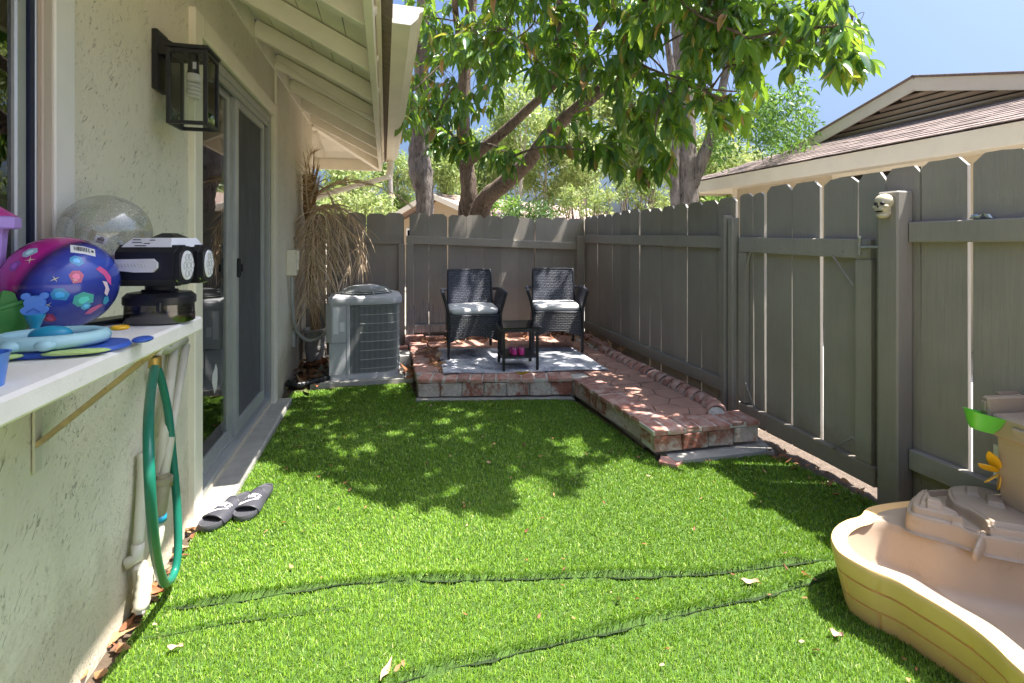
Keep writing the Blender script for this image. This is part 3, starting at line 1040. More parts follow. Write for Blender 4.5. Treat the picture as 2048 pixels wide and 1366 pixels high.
roof = part(MB().add([(0.03, -1.4, zr(0.03) + 0.175), (0.03, 6.98, zr(0.03) + 0.175), (-4, 2.95, zr(-4) + 0.16), (-4, -1.4, zr(-4) + 0.16),
                      (0.03, -1.4, zr(0.03) + 0.205), (0.03, 6.98, zr(0.03) + 0.205), (-4, 2.95, zr(-4) + 0.2), (-4, -1.4, zr(-4) + 0.2),
                      (-4, 6.98, zr(0.03) + 0.175), (-4, 6.98, zr(0.03) + 0.205)],
                     [(0, 3, 2, 1), (4, 5, 6, 7), (0, 1, 5, 4), (1, 2, 8), (5, 9, 6), (1, 8, 9, 5), (0, 4, 7, 3)]), 'roof', SHING, house)
nb = 6
sl = math.hypot(1, SL)
for k in range(nb):
    xa = WX + (-0.09 - WX) * k / nb
    xb = WX + (-0.09 - WX) * (k + 1) / nb - 0.005
    ya, yb = 6.14 + (xa - WX), 6.14 + (xb - WX)
    off = 0.125
    vs = [(xa, -1.3, zr(xa) + off), (xb, -1.3, zr(xb) + off), (xb, yb, zr(xb) + off), (xa, ya, zr(xa) + off)]
    vs += [(x, y, z + 0.02) for x, y, z in vs]
    part(MB().add(vs, [(0, 3, 2, 1), (4, 5, 6, 7), (0, 1, 5, 4), (1, 2, 6, 5), (2, 3, 7, 6), (3, 0, 4, 7)]), 'soffit_board', SOFFIT, roof)
    # the hip end beyond the corner, boards running the other way
    vs = [(xa, ya + 0.002, zr(xa) + off), (xb, yb + 0.002, zr(xb) + off), (-3.6, yb + 0.002, zr(xb) + off), (-3.6, ya + 0.002, zr(xa) + off)]
    vs += [(x, y, z + 0.02) for x, y, z in vs]
    part(MB().add(vs, [(0, 1, 2, 3), (4, 7, 6, 5), (0, 4, 5, 1), (1, 5, 6, 2), (2, 6, 7, 3), (3, 7, 4, 0)]), 'soffit_board', SOFFIT, roof)
for k in range(12):
    y = 5.97 - 0.61 * k
    if y < -1.2:
        break
    a = Vector((WX + 0.003, y, zr(WX) + 0.058))
    b = Vector((-0.06, y, zr(-0.06) + 0.058))
    part(MB().beam(a, b, 0.062, 0.105, ch=0.005), 'rafter', SOFFIT, roof)
    # frieze block between rafters on top of the wall
    if k:
        part(MB().box((WX - 0.02, y + 0.033, zr(WX) - 0.02), (WX + 0.012, y + 0.577, zr(WX) + 0.115), ch=0.003), 'frieze_block', SOFFIT, roof)
part(MB().beam((WX + 0.01, 6.15, zr(WX) + 0.05), (-0.07, 6.895, zr(-0.06) + 0.05), 0.07, 0.12, ch=0.005), 'hip_rafter', SOFFIT, roof)
part(MB().beam((WX - 0.1, 6.145, zr(WX) + 0.05), (WX - 0.1, 6.85, zr(-0.09) + 0.05), 0.06, 0.10, ch=0.005), 'jack_rafter', SOFFIT, roof)
part(MB().beam((WX + 0.03, 6.16, zr(WX) - 0.05), (WX + 0.12, 6.30, zr(WX) - 0.32), 0.04, 0.05, ch=0.005), 'corner_brace', SOFFIT, roof)
part(MB().box((-0.09, -1.4, 2.17), (-0.05, 6.93, 2.385), ch=0.004), 'fascia', CREAM, roof)
part(MB().box((-3.8, 6.89, 2.17), (-0.092, 6.93, 2.385), ch=0.004), 'end_fascia', CREAM, roof)
part(MB().box((-0.048, -1.4, 2.30), (-0.022, 6.95, 2.375), ch=0.003), 'roof_edge_strip', CREAM, roof)
# gutter
prof = [(-0.012, 2.375), (-0.012, 2.285), (0.075, 2.282), (0.095, 2.302), (0.110, 2.318), (0.118, 2.345), (0.135, 2.355), (0.137, 2.372)]
inner = [(0.128, 2.370), (0.113, 2.360), (0.108, 2.345), (0.102, 2.324), (0.090, 2.310), (0.072, 2.288), (-0.006, 2.291), (-0.006, 2.375)]
loop = prof + inner
vs = []
for y, dx in ((2.45, 0.040), (6.80, 0.018)):
    vs += [(x + dx, y, z) for x, z in loop]
n_ = len(loop)
fs = [(i, (i + 1) % n_, n_ + (i + 1) % n_, n_ + i) for i in range(n_)]
for b0 in (0, n_):
    for i in range(len(prof) - 1):
        fs.append((b0 + i, b0 + i + 1, b0 + n_ - 2 - i, b0 + n_ - 1 - i))
gut = part(MB().add(vs, fs), 'gutter', CREAM, house)
for y, dx in ((2.448, 0.040), (6.80, 0.018)):
    T = Matrix(((1, 0, 0, dx), (0, 0, 1, y), (0, 1, 0, 0), (0, 0, 0, 1)))
    part(MB().prism(prof + [(-0.012, 2.375)], 0.003, T), 'end_cap', WHITE, gut)
# downspout that slants back to the wall
dsp = catmull([(0.055, 6.66, 2.30), (0.055, 6.66, 2.17), (0.03, 6.63, 2.08), (-0.05, 6.58, 2.03), (-0.75, 6.22, 1.76), (-0.86, 6.19, 1.62), (-0.87, 6.19, 1.2), (-0.87, 6.19, 0.0)], 6)
part(MB().tube(dsp, 0.042, 10, flat=0.75), 'downspout', CREAM, house, smooth=True)
# cable that climbs the wall and follows a rafter
c0 = P(549, 212, X=WX + 0.01)
cab = catmull([(WX + 0.008, 4.14, 2.27), (WX + 0.008, 4.14, 2.50), (WX + 0.02, 4.10, 2.575), (WX + 0.07, 4.085, 2.572), (-0.55, 4.08, zr(-0.55) + 0.02), (-0.3, 4.08, zr(-0.3) - 0.005), (-0.10, 4.075, zr(-0.1) + 0.02)], 8)
part(MB().tube(cab, 0.011, 8), 'cable', SOFFIT, house, smooth=True)

# ================================================================== FENCES
FM, FPEEL = MATS['fence'], MATS['fence_peel']


def picket_mesh(w, h, t, ear, seed, mat):
    rs = random.Random(seed)
    j = lambda s: rs.uniform(-s, s)
    hw = w / 2
    pts = [(-hw, 0), (hw, 0), (hw + j(.002), h * 0.4), (hw + j(.003), h - ear + j(.006)), (hw - ear + j(.004), h + j(.003)),
           (j(.02), h + j(.004)), (-hw + ear + j(.004), h + j(.003)), (-hw + j(.003), h - ear + j(.006)), (-hw + j(.002), h * 0.4)]
    # local x along the run, y through the board, z up
    T = Matrix(((1, 0, 0, 0), (0, 0, 1, 0), (0, 1, 0, 0), (0, 0, 0, 1)))
    m_ = MB().prism(pts, t, T)
    return mesh_of(m_, 'picket', mat)


PK = [picket_mesh(0.186, 1.5, 0.018, 0.034, s, FM) for s in range(6)]
PKP = [picket_mesh(0.186, 1.5, 0.018, 0.034, s, FPEEL) for s in range(6)]
PKH = [picket_mesh(0.092, 1.5, 0.018, 0.022, s, FM) for s in range(3)]


def pickets(parent, a, b, z0, h0, h1, pitch=0.197, seed=0, peel=None, flip=False, half=()):
    """boards from a to b (2-D), heights from h0 to h1"""
    rs = random.Random(seed)
    a, b = Vector((*a, 0)), Vector((*b, 0))
    d = (b - a)
    L = d.length
    d.normalize()
    ang = math.atan2(d.y, d.x)
    n = max(1, round(L / pitch))
    p_ = L / n
    for i in range(n):
        t = (i + 0.5) / n
        h = h0 + (h1 - h0) * t + rs.uniform(-.012, .012)
        c = a + d * (L * t)
        src = PKP if (peel and peel[0] <= i <= peel[1]) else PK
        sx = (p_ - rs.choice((0.002, 0.003, 0.004, 0.005, 0.010))) / 0.186
        Mx = (Matrix.Translation((c.x, c.y, z0)) @ Matrix.Rotation(ang, 4, 'Z') @ Matrix.Rotation(R(rs.uniform(-.35, .35)), 4, 'Y')
              @ Matrix.Rotation(R(rs.uniform(-.3, .3)), 4, 'X') @ Matrix.Diagonal((sx, 1, (h - z0) / 1.5, 1)))
        place(src[rs.randrange(6)], 'picket', parent, Mx)


NAILV = mesh_of(MB().lathe([(0.0042, 0), (0.0042, 0.0016), (0.0025, 0.0022)], 7), 'nail', M('nail_head', (0.30, 0.26, 0.21), 0.6, 0.2))


def nails(parent, pts, axis):
    rot = Vector(axis).to_track_quat('Z', 'Y').to_matrix().to_4x4()
    for p in pts:
        place(NAILV, 'nail', parent, Matrix.Translation(p) @ rot)


# ---- back fence
bf = thing('back_fence', 'dark grey board fence behind the two wicker chairs', 'fence', (0.75, BY, 0))
pickets(bf, (-0.82, BY), (0.20, BY), 0.03, 1.53, 1.535, seed=1)
pickets(bf, (0.26, BY), (2.31, BY), 0.03, 1.54, 1.50, seed=2, peel=(0, 2))
pickets_peel_left = None
part(MB().beam((-0.8, BY - 0.02, 1.255), (0.155, BY - 0.02, 1.25), 0.036, 0.088), 'rail', FM, bf)
part(MB().beam((0.215, BY - 0.02, 1.255), (2.20, BY - 0.02, 1.175), 0.036, 0.088), 'rail', FM, bf)
part(MB().beam((-0.8, BY - 0.02, 0.27), (0.155, BY - 0.02, 0.265), 0.036, 0.088), 'rail', FPEEL, bf)
part(MB().beam((0.30, BY - 0.02, 0.27), (2.20, BY - 0.02, 0.25), 0.036, 0.088), 'rail', FPEEL, bf)
part(MB().box((0.13, BY - 0.045, 0.0), (0.20, BY - 0.003, 1.21), ch=0.005), 'post', FM, bf)
part(MB().box((0.213, BY - 0.055, 0.0), (0.297, BY - 0.002, 1.208), ch=0.005), 'post', FPEEL, bf)
part(MB().box((2.20, BY - 0.075, 0.0), (2.285, BY - 0.003, 1.30), ch=0.006), 'post', FM, bf)

# ---- side fence, far panel
sf = thing('side_fence', 'dark grey board fence panel between gate and back corner', 'fence', (FX, 4.3, 0))
pickets(sf, (FX + 0.018, 2.93), (FX + 0.018, BY), 0.02, P(1460, 393, X=FX).z, 1.525, pitch=0.190, seed=4)
part(MB().beam((FX - 0.02, 3.0, 1.235), (FX - 0.02, BY - 0.08, 1.265), 0.036, 0.09), 'rail', FM, sf)
part(MB().beam((FX - 0.02, 3.0, 0.235), (FX - 0.02, BY - 0.08, 0.245), 0.036, 0.09), 'rail', FM, sf)
part(MB().box((FX - 0.075, 2.955, 0.0), (FX - 0.002, 3.00, 1.42), ch=0.005), 'post', FM, sf)
part(MB().box((FX - 0.06, 2.895, 0.0), (FX - 0.002, 2.945, 1.40), ch=0.005), 'hinge_post', FM, sf)

# ---- gate
gate = thing('gate', 'dark grey board gate with metal corner braces and sunlit gaps', 'gate', (FX, 2.38, 0))
gy0, gy1 = 2.885, 1.885
zt = lambda a, b: P(a, b, X=FX).z
gp = [(2.885, 2.765, zt(1490, 388)), (2.755, 2.665, zt(1515, 386)), (2.652, 2.455, zt(1558, 371)), (2.440, 2.250, zt(1615, 364)), (2.232, 2.035, zt(1683, 356)), (2.018, 1.880, zt(1745, 347))]
for i, (ya, yb, h) in enumerate(gp):
    w = abs(ya - yb)
    Mx = (Matrix.Translation((FX, (ya + yb) / 2, 0.045)) @ Matrix.Rotation(R(-90), 4, 'Z') @ Matrix.Rotation(R((-.5, -.4, .1, -.25, .3, -.1)[i]), 4, 'Y')
          @ Matrix.Diagonal((w / (0.092 if w < .13 else 0.186), 1, (h - 0.045) / 1.5, 1)))
    place((PKH if w < .13 else PK)[i % 3], 'picket', gate, Mx)
part(MB().beam((FX - 0.02, 2.86, 1.22), (FX - 0.02, 1.93, 1.205), 0.036, 0.098), 'rail', FM, gate)
part(MB().beam((FX - 0.02, 2.86, 0.125), (FX - 0.02, 1.905, 0.105), 0.036, 0.098), 'rail', FM, gate)
part(MB().box((FX - 0.037, 2.80, 0.178), (FX - 0.003, 2.868, 1.168), ch=0.004), 'stile', FM, gate)
part(MB().box((FX - 0.037, 1.925, 0.156), (FX - 0.003, 2.01, 1.155), ch=0.004), 'stile', FM, gate)
for a, b in (((2.74, 1.175), (2.80, 1.02)), ((2.13, 1.165), (2.012, 1.02)), ((2.70, 0.175), (2.80, 0.34)), ((2.13, 0.158), (2.012, 0.26))):
    part(MB().tube([(FX - 0.045, a[0], a[1]), (FX - 0.045, b[0], b[1])], 0.0055, 8), 'corner_brace', FM, gate)
lat = part(MB().box((FX - 0.046, 1.935, 1.165), (FX - 0.038, 1.985, 1.245), ch=0.002), 'latch_plate', FM, gate)
part(MB().tube([(FX - 0.05, 1.972, 1.255), (FX - 0.05, 1.972, 1.175)], 0.0065, 8).ball((FX - 0.05, 1.972, 1.262), 0.010, 10, 6), 'latch_pin', STEEL, gate)
part(MB().tube([(FX - 0.056, 1.965, 1.215), (FX - 0.06, 1.85, 1.217), (FX - 0.06, 1.835, 1.217)], 0.007, 8), 'latch_bar', STEEL, gate)

nails(gate, [(FX - 0.0385, y + random.uniform(-.01, .01), z + random.uniform(-.008, .008)) for y in (2.72, 2.62, 2.5, 2.4, 2.29, 2.19, 2.08) for z in (1.235, 1.19)], (-1, 0, 0))
nails(gate, [(FX - 0.0385, y + random.uniform(-.01, .01), z + random.uniform(-.008, .008)) for y in (2.72, 2.62, 2.5, 2.4, 2.29, 2.19, 2.08) for z in (0.135, 0.095)], (-1, 0, 0))

# ---- near side fence with the tall gate post
nf = thing('side_fence', 'dark grey board fence with a rail behind the tan play table', 'fence', (FX, 1.0, 0))
edges = [1.88, 1.715, 1.515, 1.305, 1.11, 0.92, 0.72, 0.52, 0.32, 0.12, -0.08, -0.3]
for i in range(len(edges) - 1):
    ya, yb = edges[i], edges[i + 1] + (0.004, 0.014, 0.010, 0.02, 0.005, 0.01, 0.004, 0.01, 0.01, 0.006, 0.01)[i]
    Mx = (Matrix.Translation((FX, (ya + yb) / 2, 0.03)) @ Matrix.Rotation(R(-90), 4, 'Z') @ Matrix.Rotation(R((.1, -.2, .15, -.1)[i % 4]), 4, 'Y')
          @ Matrix.Diagonal(((ya - yb) / 0.186, 1, ((zt(1815, 334), zt(1835, 326), zt(1937, 311), zt(2020, 302))[min(i, 3)] - 0.03) / 1.5, 1)))
    place(PK[(i + 2) % 6], 'picket', nf, Mx)
part(MB().beam((FX - 0.02, 1.745, 1.285), (FX - 0.02, -0.3, 1.30), 0.036, 0.09), 'rail', FM, nf)
part(MB().beam((FX - 0.02, 1.745, 0.265), (FX - 0.02, -0.3, 0.26), 0.036, 0.09), 'rail', FM, nf)
part(MB().box((FX - 0.095, 1.748, -0.02), (FX - 0.004, 1.845, 1.472), ch=0.007), 'post', FM, nf)
part(MB().box((FX - 0.052, 1.849, -0.02), (FX - 0.006, 1.882, 1.452), ch=0.003), 'stop_strip', FM, nf)
mb = MB()
for k in range(26):
    mb.box((FX - 0.054, 1.863, 0.12 + k * 0.05), (FX - 0.0515, 1.868, 0.126 + k * 0.05))
part(mb, 'nail_hole', INK, nf, kind='stuff')
# back run behind the tall gate post: neighbour-side brace seen through gaps is left to the boards themselves

# ================================================================== RAISED BRICK PATIO
core = [(0.30, 5.45), (0.30, 4.02), (1.47, 3.75), (1.54, 2.66), (2.14, 2.64), (2.16, 4.60), (2.22, 5.45)]
patio = part(MB().prism(core, 0.145, Matrix.Translation((0, 0, 0.0))), 'patio', MORTAR)
tag(patio, 'raised patio edged with worn red bricks', None, None, 'structure')


def brick_variants(L, D, H, mat, jit=0.004, ch=0.006, n=4):
    out = []
    for s in range(n):
        rs = random.Random(s * 7 + int(L * 1000))
        m_ = MB().box((-L / 2, 0, 0), (L / 2, D, H), ch=ch)
        for p in m_.v:
            p += Vector((rs.uniform(-jit, jit), rs.uniform(-jit, jit), rs.uniform(-jit, jit) * .6))
        out.append(mesh_of(m_, 'brick', mat))
    return out


def brick_row(A, B, L, D, z0, z1, mat, seed=0, jit=0.004, gap=0.010, uneven=0.004):
    """bricks laid from A to B, depth to the left of the direction"""
    rs = random.Random(seed)
    A, B = Vector((*A, 0)), Vector((*B, 0))
    d = B - A
    n = max(1, round(d.length / L))
    pit = d.length / n
    vr = brick_variants(pit - gap, D, z1 - z0, mat, jit)
    if seed < 15:
        nn_ = Vector((-d.y, d.x, 0)).normalized() * (D / 2)
        zc_ = Vector((0, 0, (z0 + z1) / 2 - 0.003))
        part(MB().beam(A + nn_ + zc_, B + nn_ + zc_, D - (0.012 if mat is BR else 0.045), (z1 - z0) - 0.008, ch=0.002), 'mortar_joint', MORTAR, patio)
    ang = math.atan2(d.y, d.x)
    for i in range(n):
        c = A + d * ((i + .5) / n)
        Mx = (Matrix.Translation((c.x, c.y, z0 + rs.uniform(-uneven, uneven))) @ Matrix.Rotation(ang + R(rs.uniform(-1.2, 1.2)), 4, 'Z')
              @ Matrix.Translation((rs.uniform(-.002, .002), rs.uniform(-.006, .006), 0)) @ Matrix.Rotation(R(rs.uniform(-.8, .8)), 4, 'Y'))
        place(vr[rs.randrange(4)], 'brick', patio, Mx)


BR, SB = MATS['brick'], MATS['salt_brick']
F0, F1 = (0.235, 3.955), (1.425, 3.690)
E0, E1 = (1.480, 2.555), (2.175, 2.550)
# face course
brick_row(F0, F1, 0.165, 0.16, 0.028, 0.134, SB, 1, 0.005, 0.007, 0.003)
brick_row((1.430, 3.66), (E0[0] + 0.005, E0[1] + 0.10), 0.24, 0.15, 0.040, 0.134, SB, 2, 0.006, 0.007, 0.004)
brick_row((0.24, 5.40), (0.245, 3.985), 0.20, 0.16, 0.028, 0.134, SB, 3, 0.005, 0.007, 0.003)
brick_row((E0[0] - 0.004, E0[1] + 0.0), E1, 0.175, 0.17, 0.042, 0.134, SB, 4, 0.007, 0.006, 0.003)
# small pedestal bricks under the overhanging end
brick_row((1.535, 2.615), (1.80, 2.600), 0.13, 0.12, -0.015, 0.036, SB, 5, 0.006)
brick_row((1.51, 3.55), (1.525, 2.75), 0.22, 0.12, -0.02, 0.036, MORTAR, 6, 0.006)
# cap course of headers
brick_row((F0[0], F0[1] - 0.008), (F1[0], F1[1] - 0.008), 0.105, 0.185, 0.137, PZ, BR, 11)
brick_row((1.418, 3.68), (E0[0] - 0.008, E0[1] + 0.16), 0.105, 0.185, 0.137, PZ, BR, 12)
brick_row((0.235, 5.40), (0.235, 4.15), 0.105, 0.185, 0.137, PZ, BR, 13)
brick_row((E0[0] - 0.01, E0[1] - 0.01), (E1[0], E1[1] - 0.01), 0.105, 0.19, 0.137, PZ, BR, 14)
# loose low bricks along the back fence and side fence
brick_row((0.18, 5.50), (2.22, 5.52), 0.23, 0.07, 0.10, 0.205, BR, 15, 0.006, 0.03, 0.012)
brick_row((2.20, 4.62), (2.22, 5.45), 0.21, 0.10, 0.13, 0.205, BR, 16, 0.006, 0.02, 0.01)
brick_row((-0.05, 5.30), (0.23, 5.31), 0.20, 0.09, 0.02, 0.14, BR, 17, 0.006, 0.02, 0.01)

# rounded bullnose bricks along the fence side
bull = []
for s in range(4):
    rs = random.Random(s)
    m_ = MB()
    rings = []
    L = 0.082
    for yy, k in ((-L / 2, 0.86), (-L / 2 + 0.008, 1), (L / 2 - 0.008, 1), (L / 2, 0.86)):
        rings.append([Vector((0.062 * k * math.cos(a) + rs.uniform(-.002, .002), yy, max(0, 0.058 * k * math.sin(a) + 0.008 + rs.uniform(-.002, .002)))) for a in [math.pi * q / 8 for q in range(9)]])
    m_.sheet(rings)
    m_.f += [tuple(range(9)), tuple(range(27, 36))[::-1]]
    bull.append(mesh_of(m_, 'bullnose_brick', BR, True))
path = catmull([(1.99, 2.70, 0), (2.055, 2.80, 0), (2.085, 2.95, 0), (2.09, 3.4, 0), (2.075, 4.0, 0), (2.08, 4.60, 0)], 40)
acc, last = 0.0, path[0]
for i in range(1, len(path)):
    acc += (path[i] - path[i - 1]).length
    if acc >= 0.095:
        acc = 0
        t = (path[i] - path[i - 3]).normalized()
        ang = math.atan2(t.y, t.x) - math.pi / 2
        place(bull[random.randrange(4)], 'bullnose_brick', patio, Matrix.Translation((path[i].x, path[i].y, 0.150 + random.uniform(-.003, .003))) @ Matrix.Rotation(ang + R(random.uniform(-3, 3)), 4, 'Z'))
part(MB().tube([(p.x, p.y, 0.145) for p in path[::6]], 0.054, 10), 'mortar_bed', MORTAR, patio, smooth=True)


def clip(poly, a, b):
    """keep the part of poly left of a->b"""
    out = []
    f = lambda p: (b[0] - a[0]) * (p[1] - a[1]) - (b[1] - a[1]) * (p[0] - a[0])
    for i in range(len(poly)):
        p, q_ = poly[i], poly[(i + 1) % len(poly)]
        fp, fq = f(p), f(q_)
        if fp >= 0:
            out.append(p)
        if (fp >= 0) != (fq >= 0):
            t = fp / (fp - fq)
            out.append((p[0] + (q_[0] - p[0]) * t, p[1] + (q_[1] - p[1]) * t))
    return out


# irregular six-sided pavers
def hex_pts(ix, iy, r, rs):
    cx_, cy_ = 1.5 * r * ix, math.sqrt(3) * r * (iy + 0.5 * (ix % 2))
    out = []
    for k in range(6):
        vx, vy = cx_ + r * math.cos(k * math.pi / 3), cy_ + r * math.sin(k * math.pi / 3)
        h = math.sin(vx * 91.7 + vy * 57.3) * 43758.5
        h2 = math.sin(vx * 31.7 + vy * 117.3) * 23758.5
        out.append((vx + 0.032 * ((h % 1) - .5), vy + 0.032 * ((h2 % 1) - .5)))
    return out


zones = [[(1.615, 2.745), (1.95, 2.745), (2.015, 2.82), (2.022, 3.44), (1.60, 3.44)],
         [(1.60, 3.455), (2.022, 3.455), (2.012, 4.12), (1.585, 4.12)],
         [(0.43, 4.13), (2.012, 4.13), (2.015, 5.40), (0.43, 5.40)],
         [(0.43, 4.10), (1.45, 3.885), (1.58, 3.88), (1.58, 4.12), (0.43, 4.12)]]
for zone in zones:
    for ix in range(0, 18):
        for iy in range(12, 45):
            poly = hex_pts(ix, iy, 0.118, random)
            cxy = (sum(p[0] for p in poly) / 6, sum(p[1] for p in poly) / 6)
            poly = [(cxy[0] + (p[0] - cxy[0]) * 0.965, cxy[1] + (p[1] - cxy[1]) * 0.965) for p in poly]
            for i in range(len(zone)):
                poly = clip(poly, zone[i], zone[(i + 1) % len(zone)])
                if len(poly) < 3:
                    break
            if len(poly) < 3:
                continue
            ar = abs(sum(poly[i][0] * poly[(i + 1) % len(poly)][1] - poly[(i + 1) % len(poly)][0] * poly[i][1] for i in range(len(poly)))) / 2
            if ar < 0.0012:
                continue
            part(MB().prism(poly, 0.0155, Matrix.Translation((0, 0, 0.1465 + random.uniform(-.0008, .0008)))), 'paver', PAVER, patio)

# ---- rug
m_, nt, b_ = new_mat('faded_rug')
v_ = pos_coord(nt)
ctr = node(nt, 'ShaderNodeVectorMath', operation='SUBTRACT')
ctr.inputs[1].default_value = (1.02, 4.35, PZ)
nt.links.new(v_, ctr.inputs[0])
ln = node(nt, 'ShaderNodeVectorMath', operation='LENGTH')
nt.links.new(ctr.outputs[0], ln.inputs[0])
rings = mathn(nt, 'SINE', mathn(nt, 'MULTIPLY', ln.outputs['Value'], 34.0))
n1 = noise_tex(nt, v_, 9, 7, 0.75, 0.8)
n2 = noise_tex(nt, v_, 45, 4, 0.7)
f_ = mathn(nt, 'ADD', mathn(nt, 'MULTIPLY', n1, 0.8), mathn(nt, 'ADD', mathn(nt, 'MULTIPLY', rings, 0.05), mathn(nt, 'MULTIPLY', n2, 0.35)))
nt.links.new(ramp(nt, f_, [(0.46, (0.26, 0.27, 0.33)), (0.57, (0.50, 0.51, 0.57)), (0.70, (0.76, 0.75, 0.77))]), b_.inputs['Base Color'])
b_.inputs['Roughness'].default_value = 0.95
b_.inputs['Specular IOR Level'].default_value = 0.1
bump(nt, b_, noise_tex(nt, v_, 260, 3, 0.6), 0.5, 0.003)
RUG = m_
fl, fr = Vector((0.445, 4.02, 0)), Vector((1.79, 3.84, 0))
bl, br = Vector((0.50, 4.98, 0)), Vector((1.80, 4.70, 0))
top, bot = [], []
NR, NC = 22, 44
for i in range(NR + 1):
    t = i / NR
    rt, rb = [], []
    for j in range(NC + 1):
        u = j / NC
        p = (fl * (1 - u) + fr * u) * (1 - t) + (bl * (1 - u) + br * u) * t
        p = p + Vector((0, 0.010 * math.sin(u * 11) * (1 - t), 0))
        lift = 0.006 * max(0, math.sin(u * 17 + t * 5)) * (1 - t) ** 2 + (0.010 * math.exp(-((u - .03) / .05) ** 2) * (1 - t))
        rt.append(Vector((p.x, p.y, PZ + 0.007 + lift)))
        rb.append(Vector((p.x, p.y, PZ + 0.001 + lift * .8)))
    top.append(rt)
    bot.append(rb)
m_ = MB().sheet(top).sheet(bot)
nv = (NR + 1) * (NC + 1)
ring = [j for j in range(NC + 1)] + [i * (NC + 1) + NC for i in range(1, NR + 1)] + [NR * (NC + 1) + j for j in range(NC - 1, -1, -1)] + [i * (NC + 1) for i in range(NR - 1, 0, -1)]
m_.f += [(ring[i], ring[(i + 1) % len(ring)], nv + ring[(i + 1) % len(ring)], nv + ring[i]) for i in range(len(ring))]
rug = part(m_, 'rug', RUG, smooth=True, angle=40)
tag(rug, 'faded grey and white rug lying on the brick patio', 'rug')

# ================================================================== WICKER CHAIRS AND SIDE TABLE
def weave(name, col, hi):
    m_, nt, b_ = new_mat(name)
    tc = node(nt, 'ShaderNodeTexCoord').outputs['Object']
    sp = node(nt, 'ShaderNodeSeparateXYZ')
    nt.links.new(tc, sp.inputs[0])
    cb = node(nt, 'ShaderNodeCombineXYZ')
    nt.links.new(mathn(nt, 'ADD', sp.outputs[0], sp.outputs[1]), cb.inputs[0])
    nt.links.new(sp.outputs[2], cb.inputs[1])
    br_ = node(nt, 'ShaderNodeTexBrick')
    br_.inputs['Scale'].default_value = 1.0
    br_.inputs['Mortar Size'].default_value = 0.0034
    br_.inputs['Mortar Smooth'].default_value = 0.6
    br_.inputs['Brick Width'].default_value = 0.044
    br_.inputs['Row Height'].default_value = 0.0165
    nt.links.new(cb.outputs[0], br_.inputs['Vector'])
    br_.inputs['Color1'].default_value = (*col, 1)
    br_.inputs['Color2'].default_value = (*hi, 1)
    br_.inputs['Mortar'].default_value = (0.004, 0.004, 0.006, 1)
    nt.links.new(br_.outputs['Color'], b_.inputs['Base Color'])
    b_.inputs['Roughness'].default_value = 0.38
    bump(nt, b_, mathn(nt, 'SUBTRACT', 1.0, br_.outputs['Fac']), 0.9, 0.006)
    MATS[name] = m_
    return m_


WEAVE = weave('black_wicker', (0.040, 0.045, 0.066), (0.080, 0.088, 0.118))
FRAME = M('chair_frame', (0.015, 0.016, 0.022), 0.4, 0.15, 20, 120, 0.05, 0.002)


def panel(pts_rows, th, nrm):
    """closed thin panel from a grid of points, thickness along nrm"""
    n = Vector(nrm) * th
    nr, nc_ = len(pts_rows), len(pts_rows[0])
    m_ = MB().sheet(pts_rows).sheet([[p + n for p in r] for r in pts_rows])
    nv = nr * nc_
    ring = [j for j in range(nc_)] + [i * nc_ + nc_ - 1 for i in range(1, nr)] + [(nr - 1) * nc_ + j for j in range(nc_ - 2, -1, -1)] + [i * nc_ for i in range(nr - 2, 0, -1)]
    m_.f += [(ring[i], ring[(i + 1) % len(ring)], nv + ring[(i + 1) % len(ring)], nv + ring[i]) for i in range(len(ring))]
    return m_


